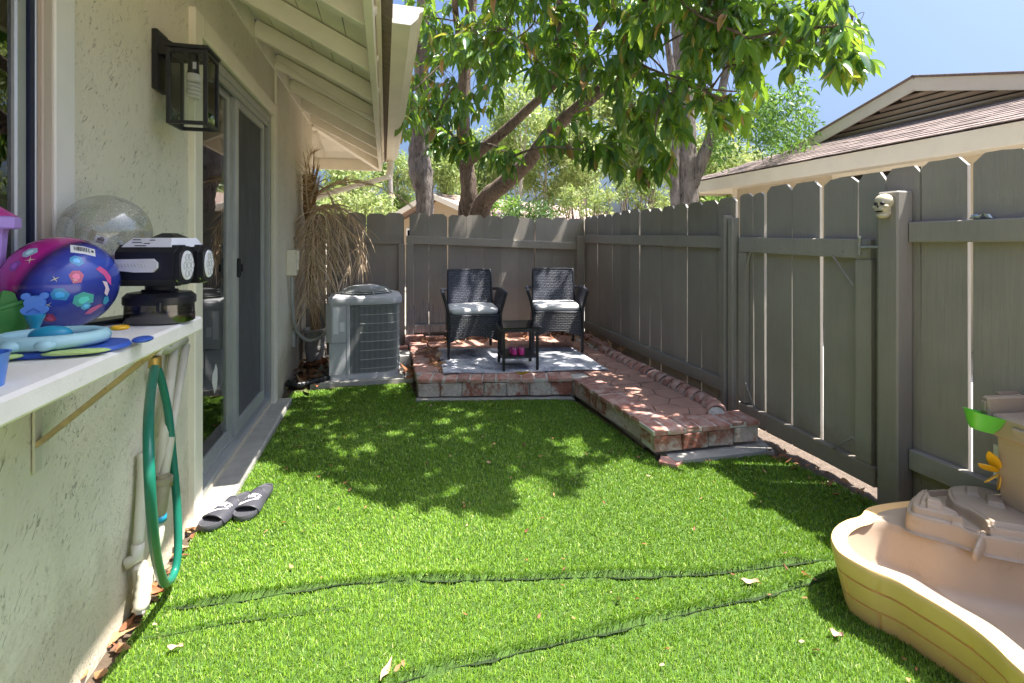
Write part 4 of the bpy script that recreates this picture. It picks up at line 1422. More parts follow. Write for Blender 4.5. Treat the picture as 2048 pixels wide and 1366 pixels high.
def make_chair(loc, rz, label):
    t = thing('wicker_chair', label, 'chair', loc, rz, 'black wicker chairs on the patio')
    hw, fy, ry = 0.235, -0.25, 0.27
    for s in (-1, 1):
        # front leg runs up into the arm, flaring outwards
        m_ = MB().tube([(s * hw, fy, 0), (s * hw, fy, 0.40), (s * (hw + 0.025), fy - 0.005, 0.50), (s * (hw + 0.05), fy - 0.005, 0.585)], [0.0135, 0.0145, 0.0145, 0.0145], 8)
        part(m_, 'leg', FRAME, t, True, True, 50)
        m_ = MB().tube([(s * (hw - 0.02), ry + 0.02, 0), (s * (hw - 0.02), ry, 0.40)], 0.0145, 8)
        part(m_, 'leg', FRAME, t, True, True, 50)
        # arm side panel, bowed out at the top
        rows = []
        for i in range(9):
            k = i / 8
            row = []
            for j in range(9):
                u = j / 8
                y = fy + 0.012 + (ry - fy) * u
                zt = 0.585 - 0.01 * u
                zb = 0.17 + 0.05 * math.sin(math.pi * u)
                z = zb + (zt - zb) * k
                fl_ = max(0, (z - 0.38) / 0.2)
                row.append(Vector((s * (hw + 0.004 + 0.05 * fl_ ** 1.4), y, z)))
            rows.append(row)
        part(panel(rows, 0.012, (-s, 0, 0)), 'arm_panel', WEAVE, t, True)
        m_ = MB().tube(catmull([(s * (hw + 0.05), fy - 0.005, 0.585), (s * (hw + 0.052), -0.05, 0.592), (s * (hw + 0.045), 0.15, 0.585), (s * (hw + 0.0), ry + 0.01, 0.575)], 5), 0.015, 8)
        part(m_, 'armrest', WEAVE, t, True, True)
    rows = []
    for i in range(9):
        k = i / 8
        row = []
        for j in range(13):
            u = j / 12
            x = -hw + 0.012 + (2 * hw - 0.024) * u
            zb = 0.145 + 0.055 * math.sin(math.pi * u)
            row.append(Vector((x, fy + 0.004, zb + (0.385 - zb) * k)))
        rows.append(row)
    part(panel(rows, 0.012, (0, 1, 0)), 'front_apron', WEAVE, t, True)
    part(MB().box((-hw, fy + 0.004, 0.365), (hw, ry, 0.388), ch=0.004), 'seat', WEAVE, t, True)
    rows = []
    for i in range(11):
        k = i / 10
        row = []
        z = 0.37 + 0.395 * k
        for j in range(11):
            u = -1 + 2 * j / 10
            wtop = 0.212 + 0.006 * (1 - k)
            row.append(Vector((u * wtop, ry - 0.06 + 0.11 * k ** 1.1 - 0.03 * u * u + 0.006, z)))
        rows.append(row)
    bk = part(panel(rows, 0.018, (0, 1, 0)), 'backrest', WEAVE, t, True)
    edge = [rows[0][0]] + [r[0] for r in rows] + rows[-1][1:] + [r[-1] for r in rows[::-1]][1:]
    part(MB().tube([p + Vector((0, 0.009, 0)) for p in edge[1:]], 0.012, 8), 'back_frame', FRAME, t, True, True)
    # cushion
    m_ = MB()
    prof = [(0.86, 0.388), (0.97, 0.394), (1.0, 0.410), (1.0, 0.425), (0.97, 0.441), (0.80, 0.447), (0.4, 0.451), (0.05, 0.452)]
    m_.lathe(prof, 48, (0, 0.005, 0), 0.226, 0.232, power=0.22)
    part(m_, 'seat_cushion', CUSH, t, True, True, label='thin white seat cushion')
    return t


make_chair((0.795, 4.70, PZ + 0.012), R(-4), 'black wicker armchair nearer the air conditioner, partly behind the low table')
make_chair((1.655, 4.78, PZ + 0.005), R(-14), 'black wicker armchair in the corner where the two fences meet')

tb = thing('side_table', 'low square black table with glass top and lower shelf', 'table', (1.085, 4.115, PZ + 0.008), R(-5))
for sx in (-1, 1):
    for sy in (-1, 1):
        part(MB().box((sx * 0.14 - 0.011, sy * 0.15 - 0.011, 0), (sx * 0.14 + 0.011, sy * 0.15 + 0.011, 0.335), ch=0.003), 'leg', FRAME, tb, True)
part(MB().box((-0.165, -0.176, 0.318), (0.165, -0.156, 0.35), ch=0.003).box((-0.165, 0.156, 0.318), (0.165, 0.176, 0.35), ch=0.003)
     .box((-0.165, -0.155, 0.319), (-0.145, 0.155, 0.349), ch=0.003).box((0.145, -0.155, 0.319), (0.165, 0.155, 0.349), ch=0.003), 'rim', WEAVE, tb, True)
part(MB().box((-0.144, -0.155, 0.326), (0.144, 0.155, 0.340)), 'inner_top', WEAVE, tb, True)
part(MB().box((-0.178, -0.19, 0.352), (0.178, 0.19, 0.358), ch=0.002), 'glass_top', M('black_glass', (0.006, 0.006, 0.008), 0.06, 0.1, 5, 50, 0, spec=0.8), tb, True)
part(MB().box((-0.150, -0.155, 0.10), (0.150, 0.155, 0.118), ch=0.003), 'lower_shelf', WEAVE, tb, True)

# pink clogs on the lower shelf
def clog(loc, rz, label):
    t = thing('clog', label, 'shoe', loc, rz)
    out = []
    for k in range(20):
        a = 2 * math.pi * k / 20
        y = 0.062 * math.sin(a)
        w = 0.024 + 0.006 * math.sin(a)
        out.append((w * math.cos(a), y))
    part(MB().prism(out, 0.016), 'sole', PINKSHOE, t, True)
    rows = []
    for i in range(8):
        th = (math.pi / 2) * i / 7
        rows.append([Vector((0.0285 * math.cos(th) ** .6 * math.cos(a), 0.008 + 0.052 * math.cos(th) ** .8 * math.sin(a), 0.016 + 0.036 * math.sin(th))) for a in [math.pi * (k / 12) for k in range(13)]])
    part(MB().sheet(rows), 'upper', PINKSHOE, t, True, True)
    part(MB().tube(catmull([(-0.027, 0.0, 0.036), (-0.024, -0.045, 0.038), (0, -0.062, 0.04), (0.024, -0.045, 0.038), (0.027, 0.0, 0.036)], 5), 0.005, 6), 'heel_strap', PINKSHOE, t, True, True)
    m_ = MB()
    for (x, y, z) in ((0, 0.045, 0.044), (0.012, 0.03, 0.050), (-0.012, 0.03, 0.050)):
        m_.ball((x, y, z), 0.006, 8, 6)
    part(m_, 'charm', M('charm_pale', (0.75, 0.55, 0.62), 0.4, 0.1), t, True, True)


zt_ = PZ + 0.008 + 0.118
clog((1.035, 4.07, zt_), R(186), 'pink toddler clog on the table shelf, the one nearer the white cushion')
clog((1.102, 4.06, zt_), R(172), 'pink toddler clog on the table shelf, the one nearer the far fence corner')

# ================================================================== AIR CONDITIONER
ac = thing('air_conditioner', 'grey outdoor air conditioner with wire grille beside the house wall', 'air conditioner', (-0.185, 4.895, 0.03), R(2.5))


def rrect(x0, x1, y0, y1, rs_, n=7):
    """rounded rectangle, radii in the order (x0y0, x1y0, x1y1, x0y1)"""
    out = []
    for (cx_, cy_, r_, a0) in ((x0, y0, rs_[0], 180), (x1, y0, rs_[1], 270), (x1, y1, rs_[2], 0), (x0, y1, rs_[3], 90)):
        ox = cx_ + (r_ if cx_ == x0 else -r_)
        oy = cy_ + (r_ if cy_ == y0 else -r_)
        for k in range(n):
            a = R(a0 + 90 * k / (n - 1))
            out.append((ox + r_ * math.cos(a), oy + r_ * math.sin(a)))
    return out


h_ = 0.305
foot = rrect(-h_, h_, -h_, h_, (0.03, 0.13, 0.13, 0.13), 8)
part(MB().prism(foot, 0.045), 'base_pan', ACGREY, ac, True)
coil = rrect(-h_ + .03, h_ - .03, -h_ + .03, h_ - .03, (0.02, 0.11, 0.11, 0.11), 8)
part(MB().prism(coil, 0.60, Matrix.Translation((0, 0, 0.045))), 'coil', ACDARK, ac, True)
# wire grille around the coil: upright wires and hoops
gp_ = rrect(-h_ + .008, h_ - .008, -h_ + .008, h_ - .008, (0.025, 0.125, 0.125, 0.125), 10)
pts = [Vector((p[0], p[1], 0)) for p in gp_]
per = pts + [pts[0]]
m_ = MB()
step, acc = 0.0105, 0.0
for i in range(len(per) - 1):
    a, b = per[i], per[i + 1]
    L = (b - a).length
    if L < 1e-6:
        continue
    d = (b - a) / L
    while acc < L:
        p = a + d * acc
        acc += step
        if p.x < -0.145 and p.y < 0.02:
            continue
        if p.y > 0.1 and p.x < 0.2:
            continue
        m_.box((p.x - .0016, p.y - .0016, 0.05), (p.x + .0016, p.y + .0016, 0.64))
    acc -= L
part(m_, 'grille', ACGRILL, ac, True, kind='stuff')
m_ = MB()
dense = []
for i in range(len(per) - 1):
    for k in range(4):
        p = per[i].lerp(per[i + 1], k / 4)
        dense.append(p)
for zz_ in [0.085 + 0.079 * k for k in range(8)]:
    run = [Vector((p.x * 1.006, p.y * 1.006, zz_)) for p in dense if not (p.x < -0.145 and p.y < 0.02)]
    m_.tube(run, 0.0027, 5)
part(m_, 'grille_hoop', ACGRILL, ac, True)
# service corner
part(MB().box((-h_ - 0.002, -h_ - 0.004, 0.045), (-0.165, -h_ + 0.05, 0.325), ch=0.004).box((-h_ - 0.002, -h_ + 0.05, 0.045), (-h_ + 0.03, 0.02, 0.325), ch=0.003), 'service_panel', ACGREY, ac, True)
oct_ = [(-0.165, -h_ - 0.012), (-0.285, -h_ - 0.012), (-h_ - 0.03, -h_ + 0.05), (-h_ - 0.03, 0.02), (-h_ + 0.03, 0.02), (-0.165, -h_ + 0.04)]
part(MB().prism(oct_, 0.332, Matrix.Translation((0, 0, 0.327))), 'control_box', ACGREY, ac, True)
part(MB().box((-0.163, -h_ - 0.007, 0.045), (-0.135, -h_ + 0.03, 0.655), ch=0.003), 'corner_strip', ACGREY, ac, True)
lid = rrect(-h_ - .012, h_ + .012, -h_ - .012, h_ + .012, (0.05, 0.14, 0.14, 0.14), 8)
m_ = MB()
n_ = len(lid)
vs, fs = [], []
for k, z in ((1.0, 0.648), (1.012, 0.655), (1.012, 0.695), (1.0, 0.708), (0.86, 0.722)):
    vs += [(p[0] * k, p[1] * k, z) for p in lid]
for i in range(4):
    fs += [(i * n_ + j, i * n_ + (j + 1) % n_, (i + 1) * n_ + (j + 1) % n_, (i + 1) * n_ + j) for j in range(n_)]
fs += [tuple(range(n_))[::-1], tuple(4 * n_ + j for j in range(n_))]
part(m_.add(vs, fs), 'top_cover', ACGREY, ac, True, True, 35)
m_ = MB()
for r_, z in ((0.245, 0.724), (0.228, 0.742), (0.212, 0.755), (0.194, 0.765), (0.176, 0.773), (0.158, 0.779), (0.14, 0.783), (0.122, 0.786)):
    m_.tube([(r_ * math.cos(a), r_ * math.sin(a), z) for a in [2 * math.pi * k / 40 for k in range(41)]], 0.0032, 5)
for k in range(8):
    a = 2 * math.pi * k / 8 + .3
    m_.tube([(0.248 * math.cos(a), 0.248 * math.sin(a), 0.724), (0.2 * math.cos(a), 0.2 * math.sin(a), 0.764), (0.11 * math.cos(a), 0.11 * math.sin(a), 0.789)], 0.0042, 5)
part(m_, 'fan_guard', ACGRILL, ac, True)
part(MB().lathe([(0.118, 0.786), (0.118, 0.793), (0.10, 0.797)], 28), 'fan_cap', ACGREY, ac, True, True, 40)
part(MB().lathe([(0.235, 0.7225), (0.235, 0.7235)], 32), 'fan_well', ACDARK, ac, True)
yf = -h_ - 0.0135
st = part(MB().box((-0.272, yf - .001, 0.405), (-0.228, yf, 0.635)), 'sticker', PRINTW, ac, True)
m_ = MB()
for k in range(13):
    m_.box((-0.268, yf - .0016, 0.52 + k * .008), (-0.268 + random.uniform(.02, .036), yf - .0012, 0.5225 + k * .008))
m_.box((-0.269, yf - .0016, 0.463), (-0.231, yf - .0012, 0.485))
part(m_, 'sticker_print', INK, st)
for o in (bpy.data.objects['sticker_print'],):
    pass
part(MB().box((-0.219, yf - .001, 0.425), (-0.178, yf, 0.505)), 'sticker', PRINTW, ac, True)
T = Matrix.Translation((-h_ - 0.0315, -h_ + 0.055, 0))
part(MB().box((-0.0005, 0.0, 0.42), (0.0005, 0.06, 0.63), T), 'sticker', PRINTW, ac, True)
part(MB().box((-0.0015, 0.0, 0.605), (-0.0006, 0.06, 0.628), T).box((-0.0015, 0.0, 0.485), (-0.0006, 0.06, 0.497), T), 'warning_band', WHEELY, ac, True)

# wrapped black line lying from the wall to the unit
pts = catmull([(WX + 0.02, 4.52, 0.05), (-0.70, 4.50, 0.035), (-0.58, 4.55, 0.045), (-0.50, 4.60, 0.055), (-0.455, 4.63, 0.085)], 8)
m_ = MB().tube(pts, [0.028 * random.uniform(.8, 1.2) for _ in pts], 9)
o = part(m_, 'insulated_pipe', M('black_wrap', (0.012, 0.012, 0.014), 0.22, 0.3, 30, 25, 0.9, 0.02), smooth=True)
tag(o, 'glossy black wrapped refrigerant pipe lying at the foot of the wall', 'pipe')

# electrical box and its conduit
eb = thing('electrical_box', 'cream painted electrical box on the wall above the flexible conduit', 'electrical box', (WX, 4.64, 0.93))
part(MB().box((WX, 4.60, 0.945), (WX + 0.075, 4.70, 1.165), ch=0.004), 'box_body', CREAM, eb)
part(MB().box((WX + 0.076, 4.605, 1.07), (WX + 0.092, 4.695, 1.16), ch=0.003).box((WX + 0.076, 4.62, 0.99), (WX + 0.088, 4.69, 1.065), ch=0.003), 'box_cover', CREAM, eb)
cp = catmull([(WX + 0.035, 4.66, 0.945), (WX + 0.03, 4.70, 0.75), (WX + 0.03, 4.78, 0.55), (WX + 0.05, 4.85, 0.42), (WX + 0.12, 4.92, 0.33), (WX + 0.22, 4.93, 0.34), (-0.52, 4.92, 0.42)], 10)
part(MB().tube(cp, [0.014 + 0.0012 * (i % 2) for i in range(len(cp))], 9), 'conduit', GREYW, eb, smooth=True)
part(MB().box((WX, 4.86, 0.28), (WX + 0.03, 4.98, 0.44), ch=0.004), 'junction_box', GREYW, eb)

# ================================================================== DEAD POTTED PALM
palm = thing('potted_palm', 'dead potted palm with dry straw coloured fronds against the wall', 'palm', (-0.69, 5.36, 0.0))
px_, py_ = -0.69, 5.36
part(MB().lathe([(0.078, 0.0), (0.082, 0.004), (0.095, 0.16), (0.100, 0.162), (0.102, 0.19), (0.098, 0.193), (0.108, 0.33), (0.120, 0.335), (0.120, 0.362), (0.110, 0.365), (0.100, 0.34), (0.02, 0.335)], 28, (px_, py_, 0.0)), 'pot', GREYW, palm, smooth=True, angle=35)
stem = catmull([(px_, py_, 0.3), (px_ - 0.015, py_ - 0.01, 0.8), (px_ - 0.04, py_ - 0.02, 1.3), (px_ - 0.05, py_ - 0.03, 1.68), (px_ - 0.055, py_ - 0.03, 1.90)], 6)
part(MB().tube(stem, [0.035 + 0.012 * math.sin(i * 1.7) ** 2 + (0.02 if i > 14 else 0) for i in range(len(stem))], 9), 'stem', STRAWD, palm, smooth=True)


def frond(path, n_leaf, length, droop, seed, width=0.011, spread=0.9):
    rs = random.Random(seed)
    pts = catmull(path, 10)
    m_ = MB()
    m_.tube(pts, [0.011 * (1 - 0.75 * i / (len(pts) - 1)) for i in range(len(pts))], 5)
    L = len(pts)
    for k in range(n_leaf):
        t = 0.18 + 0.82 * k / n_leaf
        i = min(L - 2, int(t * (L - 1)))
        p = pts[i]
        tan = (pts[i + 1] - pts[max(0, i - 1)]).normalized()
        side = tan.cross(Vector((0, 0, 1)))
        if side.length < .1:
            side = Vector((1, 0, 0))
        side.normalize()
        for s in (-1, 1):
            l = length * rs.uniform(0.65, 1.1) * (1 - 0.35 * abs(t - .55))
            d = (tan * rs.uniform(.3, 1.0) + side * s * spread * rs.uniform(.2, 1.0) + Vector((rs.uniform(-.35, .35), rs.uniform(-.35, .35), rs.uniform(-.3, .45)))).normalized()
            q_ = [p]
            dd = d.copy()
            for seg in range(4):
                dd = (dd + Vector((0, 0, -droop * rs.uniform(.6, 1.2)))).normalized()
                q_.append(q_[-1] + dd * (l / 4))
            wv = dd.cross(Vector((rs.uniform(-1, 1), rs.uniform(-1, 1), rs.uniform(-.3, .3)))).normalized() * width * rs.uniform(.6, 1.1)
            ws = (0.5, 0.8, 0.7, 0.45, 0.05)
            vs = []
            for a, w in zip(q_, ws):
                vs += [a - wv * w * .5, a + wv * w * .5]
            m_.add(vs, [(2 * j, 2 * j + 1, 2 * j + 3, 2 * j + 2) for j in range(4)])
    return m_


hx, hy = px_ - 0.05, py_ - 0.05
PSQ = 0.86
fr_list = [
    ([(hx, hy, 1.55), (hx + .10, hy - .10, 1.78), (hx + .28, hy - .15, 1.62), (hx + .33, hy - .18, 1.25), (hx + .26, hy - .2, 0.95)], 46, 0.52, 0.45),
    ([(hx, hy, 1.50), (hx + .12, hy - .15, 1.62), (hx + .20, hy - .22, 1.42), (hx + .16, hy - .26, 1.1)], 50, 0.60, 0.5),
    ([(hx, hy, 1.60), (hx + .15, hy, 1.70), (hx + .40, hy - .04, 1.66), (hx + .62, hy - .06, 1.45)], 40, 0.40, 0.28),
    ([(hx, hy, 1.65), (hx + .22, hy + .05, 1.80), (hx + .60, hy + .06, 1.84), (hx + .98, hy + .06, 1.72), (hx + 1.18, hy + .05, 1.58)], 36, 0.24, 0.20),
    ([(hx, hy, 1.60), (hx + .10, hy - .12, 1.70), (hx + .36, hy - .2, 1.52), (hx + .46, hy - .22, 1.18), (hx + .40, hy - .22, 0.98)], 44, 0.42, 0.4),
    ([(hx, hy, 1.45), (hx + .05, hy - .22, 1.52), (hx + .06, hy - .36, 1.25), (hx + .05, hy - .40, 0.95)], 46, 0.55, 0.5),
    ([(hx, hy, 1.7), (hx - .02, hy - .05, 1.95), (hx + .04, hy - .08, 2.12)], 26, 0.30, 0.06),
    ([(hx, hy, 1.5), (hx - .01, hy - .12, 1.72), (hx + .0, hy - .22, 1.88)], 24, 0.30, 0.10),
    ([(hx, hy, 1.55), (hx + .14, hy - .05, 1.66), (hx + .50, hy - .10, 1.40), (hx + .62, hy - .12, 1.05)], 36, 0.34, 0.35),
]
fr_list += [
    ([(hx, hy, 1.40), (hx + .03, hy - .22, 1.42), (hx + .05, hy - .36, 1.10), (hx + .06, hy - .40, 0.78)], 50, 0.55, 0.6),
    ([(hx, hy, 1.45), (hx + .10, hy - .20, 1.46), (hx + .17, hy - .30, 1.15), (hx + .18, hy - .32, 0.82)], 50, 0.52, 0.6),
    ([(hx, hy, 1.35), (hx + .00, hy - .14, 1.36), (hx + .0, hy - .24, 1.0), (hx + .02, hy - .26, 0.72)], 46, 0.50, 0.6),
    ([(hx, hy, 1.58), (hx + .16, hy - .16, 1.66), (hx + .28, hy - .26, 1.38), (hx + .26, hy - .30, 1.05)], 52, 0.58, 0.5),
    ([(hx, hy, 1.52), (hx + .06, hy - .20, 1.60), (hx + .10, hy - .34, 1.32), (hx + .08, hy - .38, 1.0)], 52, 0.60, 0.55),
    ([(hx, hy, 1.62), (hx + .18, hy - .02, 1.72), (hx + .46, hy - .10, 1.62), (hx + .58, hy - .14, 1.30), (hx + .55, hy - .16, 1.12)], 44, 0.42, 0.35),
    ([(hx, hy, 1.62), (hx + .20, hy + .02, 1.78), (hx + .44, hy + .0, 1.86), (hx + .66, hy - .02, 1.80)], 40, 0.34, 0.12),
]
for i, (pth, nl, ln_, dr) in enumerate(fr_list):
    wis = max(p[2] for p in pth) > 1.77
    pth = [(hx + (p[0] - hx) * PSQ, p[1], p[2] if wis else p[2] - .12) for p in pth]
    nl, ln_ = (int(nl * .55), ln_ * .75) if wis else (int(nl * .62), ln_)
    part(frond(pth, nl, ln_ * .9, dr * (.55 if i % 3 == 0 else 1), 40 + i, 0.011, 1.25 if i % 2 else 0.75), 'frond', STRAW, palm)
m_ = MB()
for k in range(26):
    a = random.uniform(0, 6.28)
    b = Vector((px_ - .045, py_ - .03, random.uniform(1.35, 1.75)))
    m_.tube([b, b + Vector((math.cos(a) * .04 + .02, math.sin(a) * .04 - .03, 0.18)), b + Vector((math.cos(a) * .08 + .02, math.sin(a) * .08 - .04, random.uniform(.22, .42)))], [0.010, 0.008, 0.002], 5)
part(m_, 'leaf_sheath', STRAWD, palm)

# ================================================================== WALL LANTERN
ln = thing('wall_lantern', 'black box wall lantern with clear glass and spiral bulb', 'lantern', (WX, 2.12, 1.67))
lx0, lx1, ly0, ly1, lz0, lz1 = -0.762, -0.642, 2.055, 2.178, 1.672, 1.962
part(MB().box((WX, 2.075, 1.80), (WX + 0.022, 2.165, 2.02), ch=0.004).add(
    [(WX + 0.02, 2.08, 2.0), (WX + 0.02, 2.16, 2.0), (WX + 0.02, 2.08, 1.93), (WX + 0.02, 2.16, 1.93), (lx0 + 0.01, 2.08, 1.972), (lx0 + 0.01, 2.16, 1.972), (lx0 + 0.01, 2.08, 1.93), (lx0 + 0.01, 2.16, 1.93)],
    [(0, 1, 5, 4), (0, 4, 6, 2), (1, 3, 7, 5), (2, 6, 7, 3), (4, 5, 7, 6)]), 'back_plate', DARK, ln)
t_ = 0.0065
m_ = MB()
for x in (lx0, lx1):
    for y in (ly0, ly1):
        m_.box((x - t_, y - t_, lz0), (x + t_, y + t_, lz1 - 0.014), ch=0.001)
for z in (lz0 + t_, lz1 - 0.024):
    for y in (ly0, ly1):
        m_.box((lx0 + t_, y - t_, z - t_), (lx1 - t_, y + t_, z + t_))
    for x in (lx0, lx1):
        m_.box((x - t_, ly0 + t_, z - t_), (x + t_, ly1 - t_, z + t_))
part(m_, 'lantern_frame', DARK, ln)
part(MB().box((lx0 - 0.012, ly0 - 0.012, lz1 - 0.013), (lx1 + 0.012, ly1 + 0.012, lz1), ch=0.002).box((lx0 + 0.02, ly0 + 0.025, lz1 + 0.0005), (lx1 - 0.02, ly1 - 0.025, lz1 + 0.01), ch=0.002), 'lantern_roof', DARK, ln)
for y in (ly0, ly1):
    part(MB().box((lx0 + t_, y - .001, lz0 + 2 * t_), (lx1 - t_, y + .001, lz1 - 0.032)), 'glass_pane', CLEAR, ln)
for x in (lx0, lx1):
    part(MB().box((x - .001, ly0 + t_, lz0 + 2 * t_), (x + .001, ly1 - t_, lz1 - 0.032)), 'glass_pane', CLEAR, ln)
bx_, by_ = (lx0 + lx1) / 2, (ly0 + ly1) / 2
bulb = part(MB().lathe([(0.014, 1.95), (0.018, 1.925), (0.019, 1.885), (0.021, 1.872)], 16, (bx_, by_, 0)), 'bulb', DARK, ln, smooth=True, angle=40)
part(MB().lathe([(0.022, 1.873), (0.025, 1.868), (0.025, 1.848), (0.018, 1.842)], 16, (bx_, by_, 0)), 'bulb_base', BULBW, bulb, smooth=True, angle=40)
sp_ = [(bx_ + 0.018 * math.cos(a), by_ + 0.018 * math.sin(a), 1.842 - 0.058 * a / (2 * math.pi * 4)) for a in [2 * math.pi * 4 * k / 96 for k in range(97)]]
part(MB().tube(sp_ + [(bx_, by_, 1.782)], 0.0068, 8), 'spiral_tube', BULBW, bulb, smooth=True)
part(MB().box((bx_ + 0.004, by_ - 0.0205, 1.888), (bx_ + 0.016, by_ - 0.0195, 1.914)), 'bulb_label', PRINTW, bulb)

# ================================================================== SHELF UNDER THE WINDOW
ZS = 1.045
SX, SY = -0.482, 1.52
shelf = thing('wall_shelf', 'weathered white shelf under the window holding the toys', 'shelf', (-0.65, 1.0, 1.0))
part(MB().box((WX + 0.002, -0.6, ZS - 0.040), (SX, SY, ZS), ch=0.006), 'shelf_board', SHELFTOP, shelf)
yb_ = 1.455
part(MB().beam((WX + 0.006, yb_, 0.69), (WX + 0.006, yb_, ZS - 0.042), 0.028, 0.006, (1, 0, 0), 0.001)
     .beam((WX + 0.010, yb_, ZS - 0.046), (SX - 0.05, yb_, ZS - 0.046), 0.028, 0.006, (0, 0, 1), 0.001), 'bracket_plate', BEIGEP, shelf)
part(MB().beam((WX + 0.008, yb_, 0.755), (SX - 0.06, yb_, ZS - 0.054), 0.026, 0.012, (0, 0, 1), 0.001), 'bracket_strut', RUSTY, shelf)

# ---- bubble machine
bm = thing('bubble_machine', 'black and white toy bubble blower on a round smoky tank', 'toy', (-0.545, 1.42, ZS), R(-12))
SMOKE = glass('smoky_plastic', (0.34, 0.31, 0.25), 0.15)
part(MB().lathe([(0.93, 0.001), (1.0, 0.006), (0.99, 0.03), (0.985, 0.05)], 40, (0, 0, 0), 0.074, 0.055, power=0.72), 'tank', SMOKE, bm, True, True, 50)
part(MB().lathe([(0.90, 0.003), (0.93, 0.006), (0.93, 0.022), (0.0, 0.0225)], 40, (0, 0, 0), 0.072, 0.053, power=0.72), 'bubble_liquid', M('soapy_liquid', (0.25, 0.23, 0.16), 0.2, 0.1), bm, True, True, 50)
part(MB().lathe([(1.02, 0.048), (1.035, 0.052), (1.03, 0.066), (0.9, 0.076), (0.55, 0.078), (0.50, 0.083)], 40, (0, 0, 0), 0.074, 0.055, power=0.72), 'tank_lid', BLACKP, bm, True, True, 35)
part(MB().box((0.03, -0.062, 0.034), (0.041, -0.052, 0.056), ch=0.002), 'tank_clip', BLACKP, bm, True)
part(MB().lathe([(0.030, 0.080), (0.030, 0.092), (0.040, 0.104), (0.042, 0.112)], 20, (0.0, 0, 0), 1.1, 0.9), 'neck', BLACKP, bm, True, True, 40)


def octo(w, h, c):
    return [(-w + c, -h), (w - c, -h), (w, -h + c), (w, h - c), (w - c, h), (-w + c, h), (-w, h - c), (-w, -h + c)]


for yy, x1, tilt in ((-0.036, 0.068, 0), (0.036, 0.074, 7)):
    Tb = Matrix.Translation((0, yy, 0.160)) @ Matrix.Rotation(R(tilt), 4, 'Z') @ Matrix(((0, 0, 1, -0.078), (1, 0, 0, 0), (0, 1, 0, 0), (0, 0, 0, 1)))
    L = x1 + 0.078
    part(MB().prism(octo(0.031, 0.049, 0.016), L - 0.012, Tb).prism(octo(0.028, 0.046, 0.016), L, Tb), 'barrel', BLACKP, bm, True)
    dm = MB().lathe([(0.99, L + 0.001), (0.96, L + 0.004), (0.2, L + 0.005)], 28, (0, 0, 0), 0.0235, 0.036, T=Tb)
    dsk = part(dm, 'nozzle_disc', WHITEP, bm, True, True, 30)
    rg = MB()
    for k in range(7):
        a = 2 * math.pi * k / 6
        rr_ = 0.62 if k < 6 else 0
        cx_, cy_ = 0.0235 * rr_ * math.cos(a), 0.036 * rr_ * math.sin(a)
        rg.tube([Tb @ Vector((cx_ + 0.0055 * math.cos(q_), cy_ + 0.0085 * math.sin(q_), L + 0.006)) for q_ in [2 * math.pi * w / 12 for w in range(13)]], 0.0009, 5)
    part(rg, 'nozzle_hole', GREYW, bm, True)
    part(MB().tube([Tb @ Vector(p) for p in ((-0.022, -0.034, L - 0.010), (-0.008, -0.046, L - 0.006), (0.010, -0.046, L - 0.006))], 0.0022, 6), 'lime_stripe', LIMEY, bm, True)
part(MB().box((-0.108, -0.05, 0.122), (-0.080, 0.045, 0.196), ch=0.010), 'rear_block', WHITEP, bm, True)
hexp = [(-0.086, -0.012), (-0.086, 0.012), (0.012, 0.014), (0.022, 0.005), (0.022, -0.008), (0.012, -0.018), (-0.03, -0.018)]
Tp = Matrix(((1, 0, 0, 0), (0, 0, -1, -0.0675), (0, 1, 0, 0.163), (0, 0, 0, 1)))
part(MB().prism(hexp, 0.006, Tp), 'side_plate', WHITEP, bm, True)
m_ = MB()
for k in range(10):
    m_.beam((-0.074 + k * .0075, -0.0742, 0.166), (-0.070 + k * .0075, -0.0742, 0.158), 0.0012, 0.001, (0, 1, 0), 0)
part(m_, 'side_slots', GREYW, bm, True)
part(MB().add([(-0.070, -0.058, 0.204), (0.045, -0.058, 0.204), (0.055, 0.06, 0.204), (-0.070, 0.06, 0.204), (-0.055, -0.040, 0.226), (0.035, -0.040, 0.226), (0.045, 0.045, 0.226), (-0.055, 0.045, 0.226)],
              [(0, 3, 2, 1), (4, 5, 6, 7), (0, 1, 5, 4), (1, 2, 6, 5), (2, 3, 7, 6), (3, 0, 4, 7)]), 'top_plate', WHITEP, bm, True)
m_ = MB()
for (a, b, c) in ((-0.05, -0.028, 0.5), (-0.022, -0.008, 0.4), (-0.04, -0.014, 0.15), (-0.012, 0.0, 0.75), (-0.052, -0.034, 0.8)):
    y0_, z0_ = -0.058 + 0.018 * c, 0.204 + 0.022 * c
    m_.box((a, y0_ - .0015, z0_ - .0007), (b, y0_ - .0003, z0_ + .0010))
part(m_, 'vent_print', INK, bm, True)
part(MB().add([(-0.025, -0.025, 0.2265), (0.035, -0.025, 0.2265), (0.035, 0.03, 0.2265), (-0.025, 0.03, 0.2265), (-0.005, -0.012, 0.238), (0.015, -0.012, 0.238), (0.015, 0.015, 0.238), (-0.005, 0.015, 0.238)],
              [(0, 3, 2, 1), (4, 5, 6, 7), (0, 1, 5, 4), (1, 2, 6, 5), (2, 3, 7, 6), (3, 0, 4, 7)]), 'top_knob', BLACKP, bm, True)

for o in bm.children:
    if o.name.split('.')[0] in ('barrel', 'nozzle_disc', 'nozzle_hole', 'lime_stripe', 'rear_block', 'side_plate', 'side_slots', 'top_plate', 'vent_print', 'top_knob'):
        o.location += Vector((0.018, 0, -0.016))

# black flat case beside the balls
o = part(MB().box((-0.06, -0.03, 0), (0.06, 0.03, 0.013), Matrix.Translation((-0.662, 1.425, ZS)) @ Matrix.Rotation(R(62), 4, 'Z'), ch=0.004), 'flat_case', BLACKP)
tag(o, 'flat black case lying between the printed ball and the bubble blower', 'case')

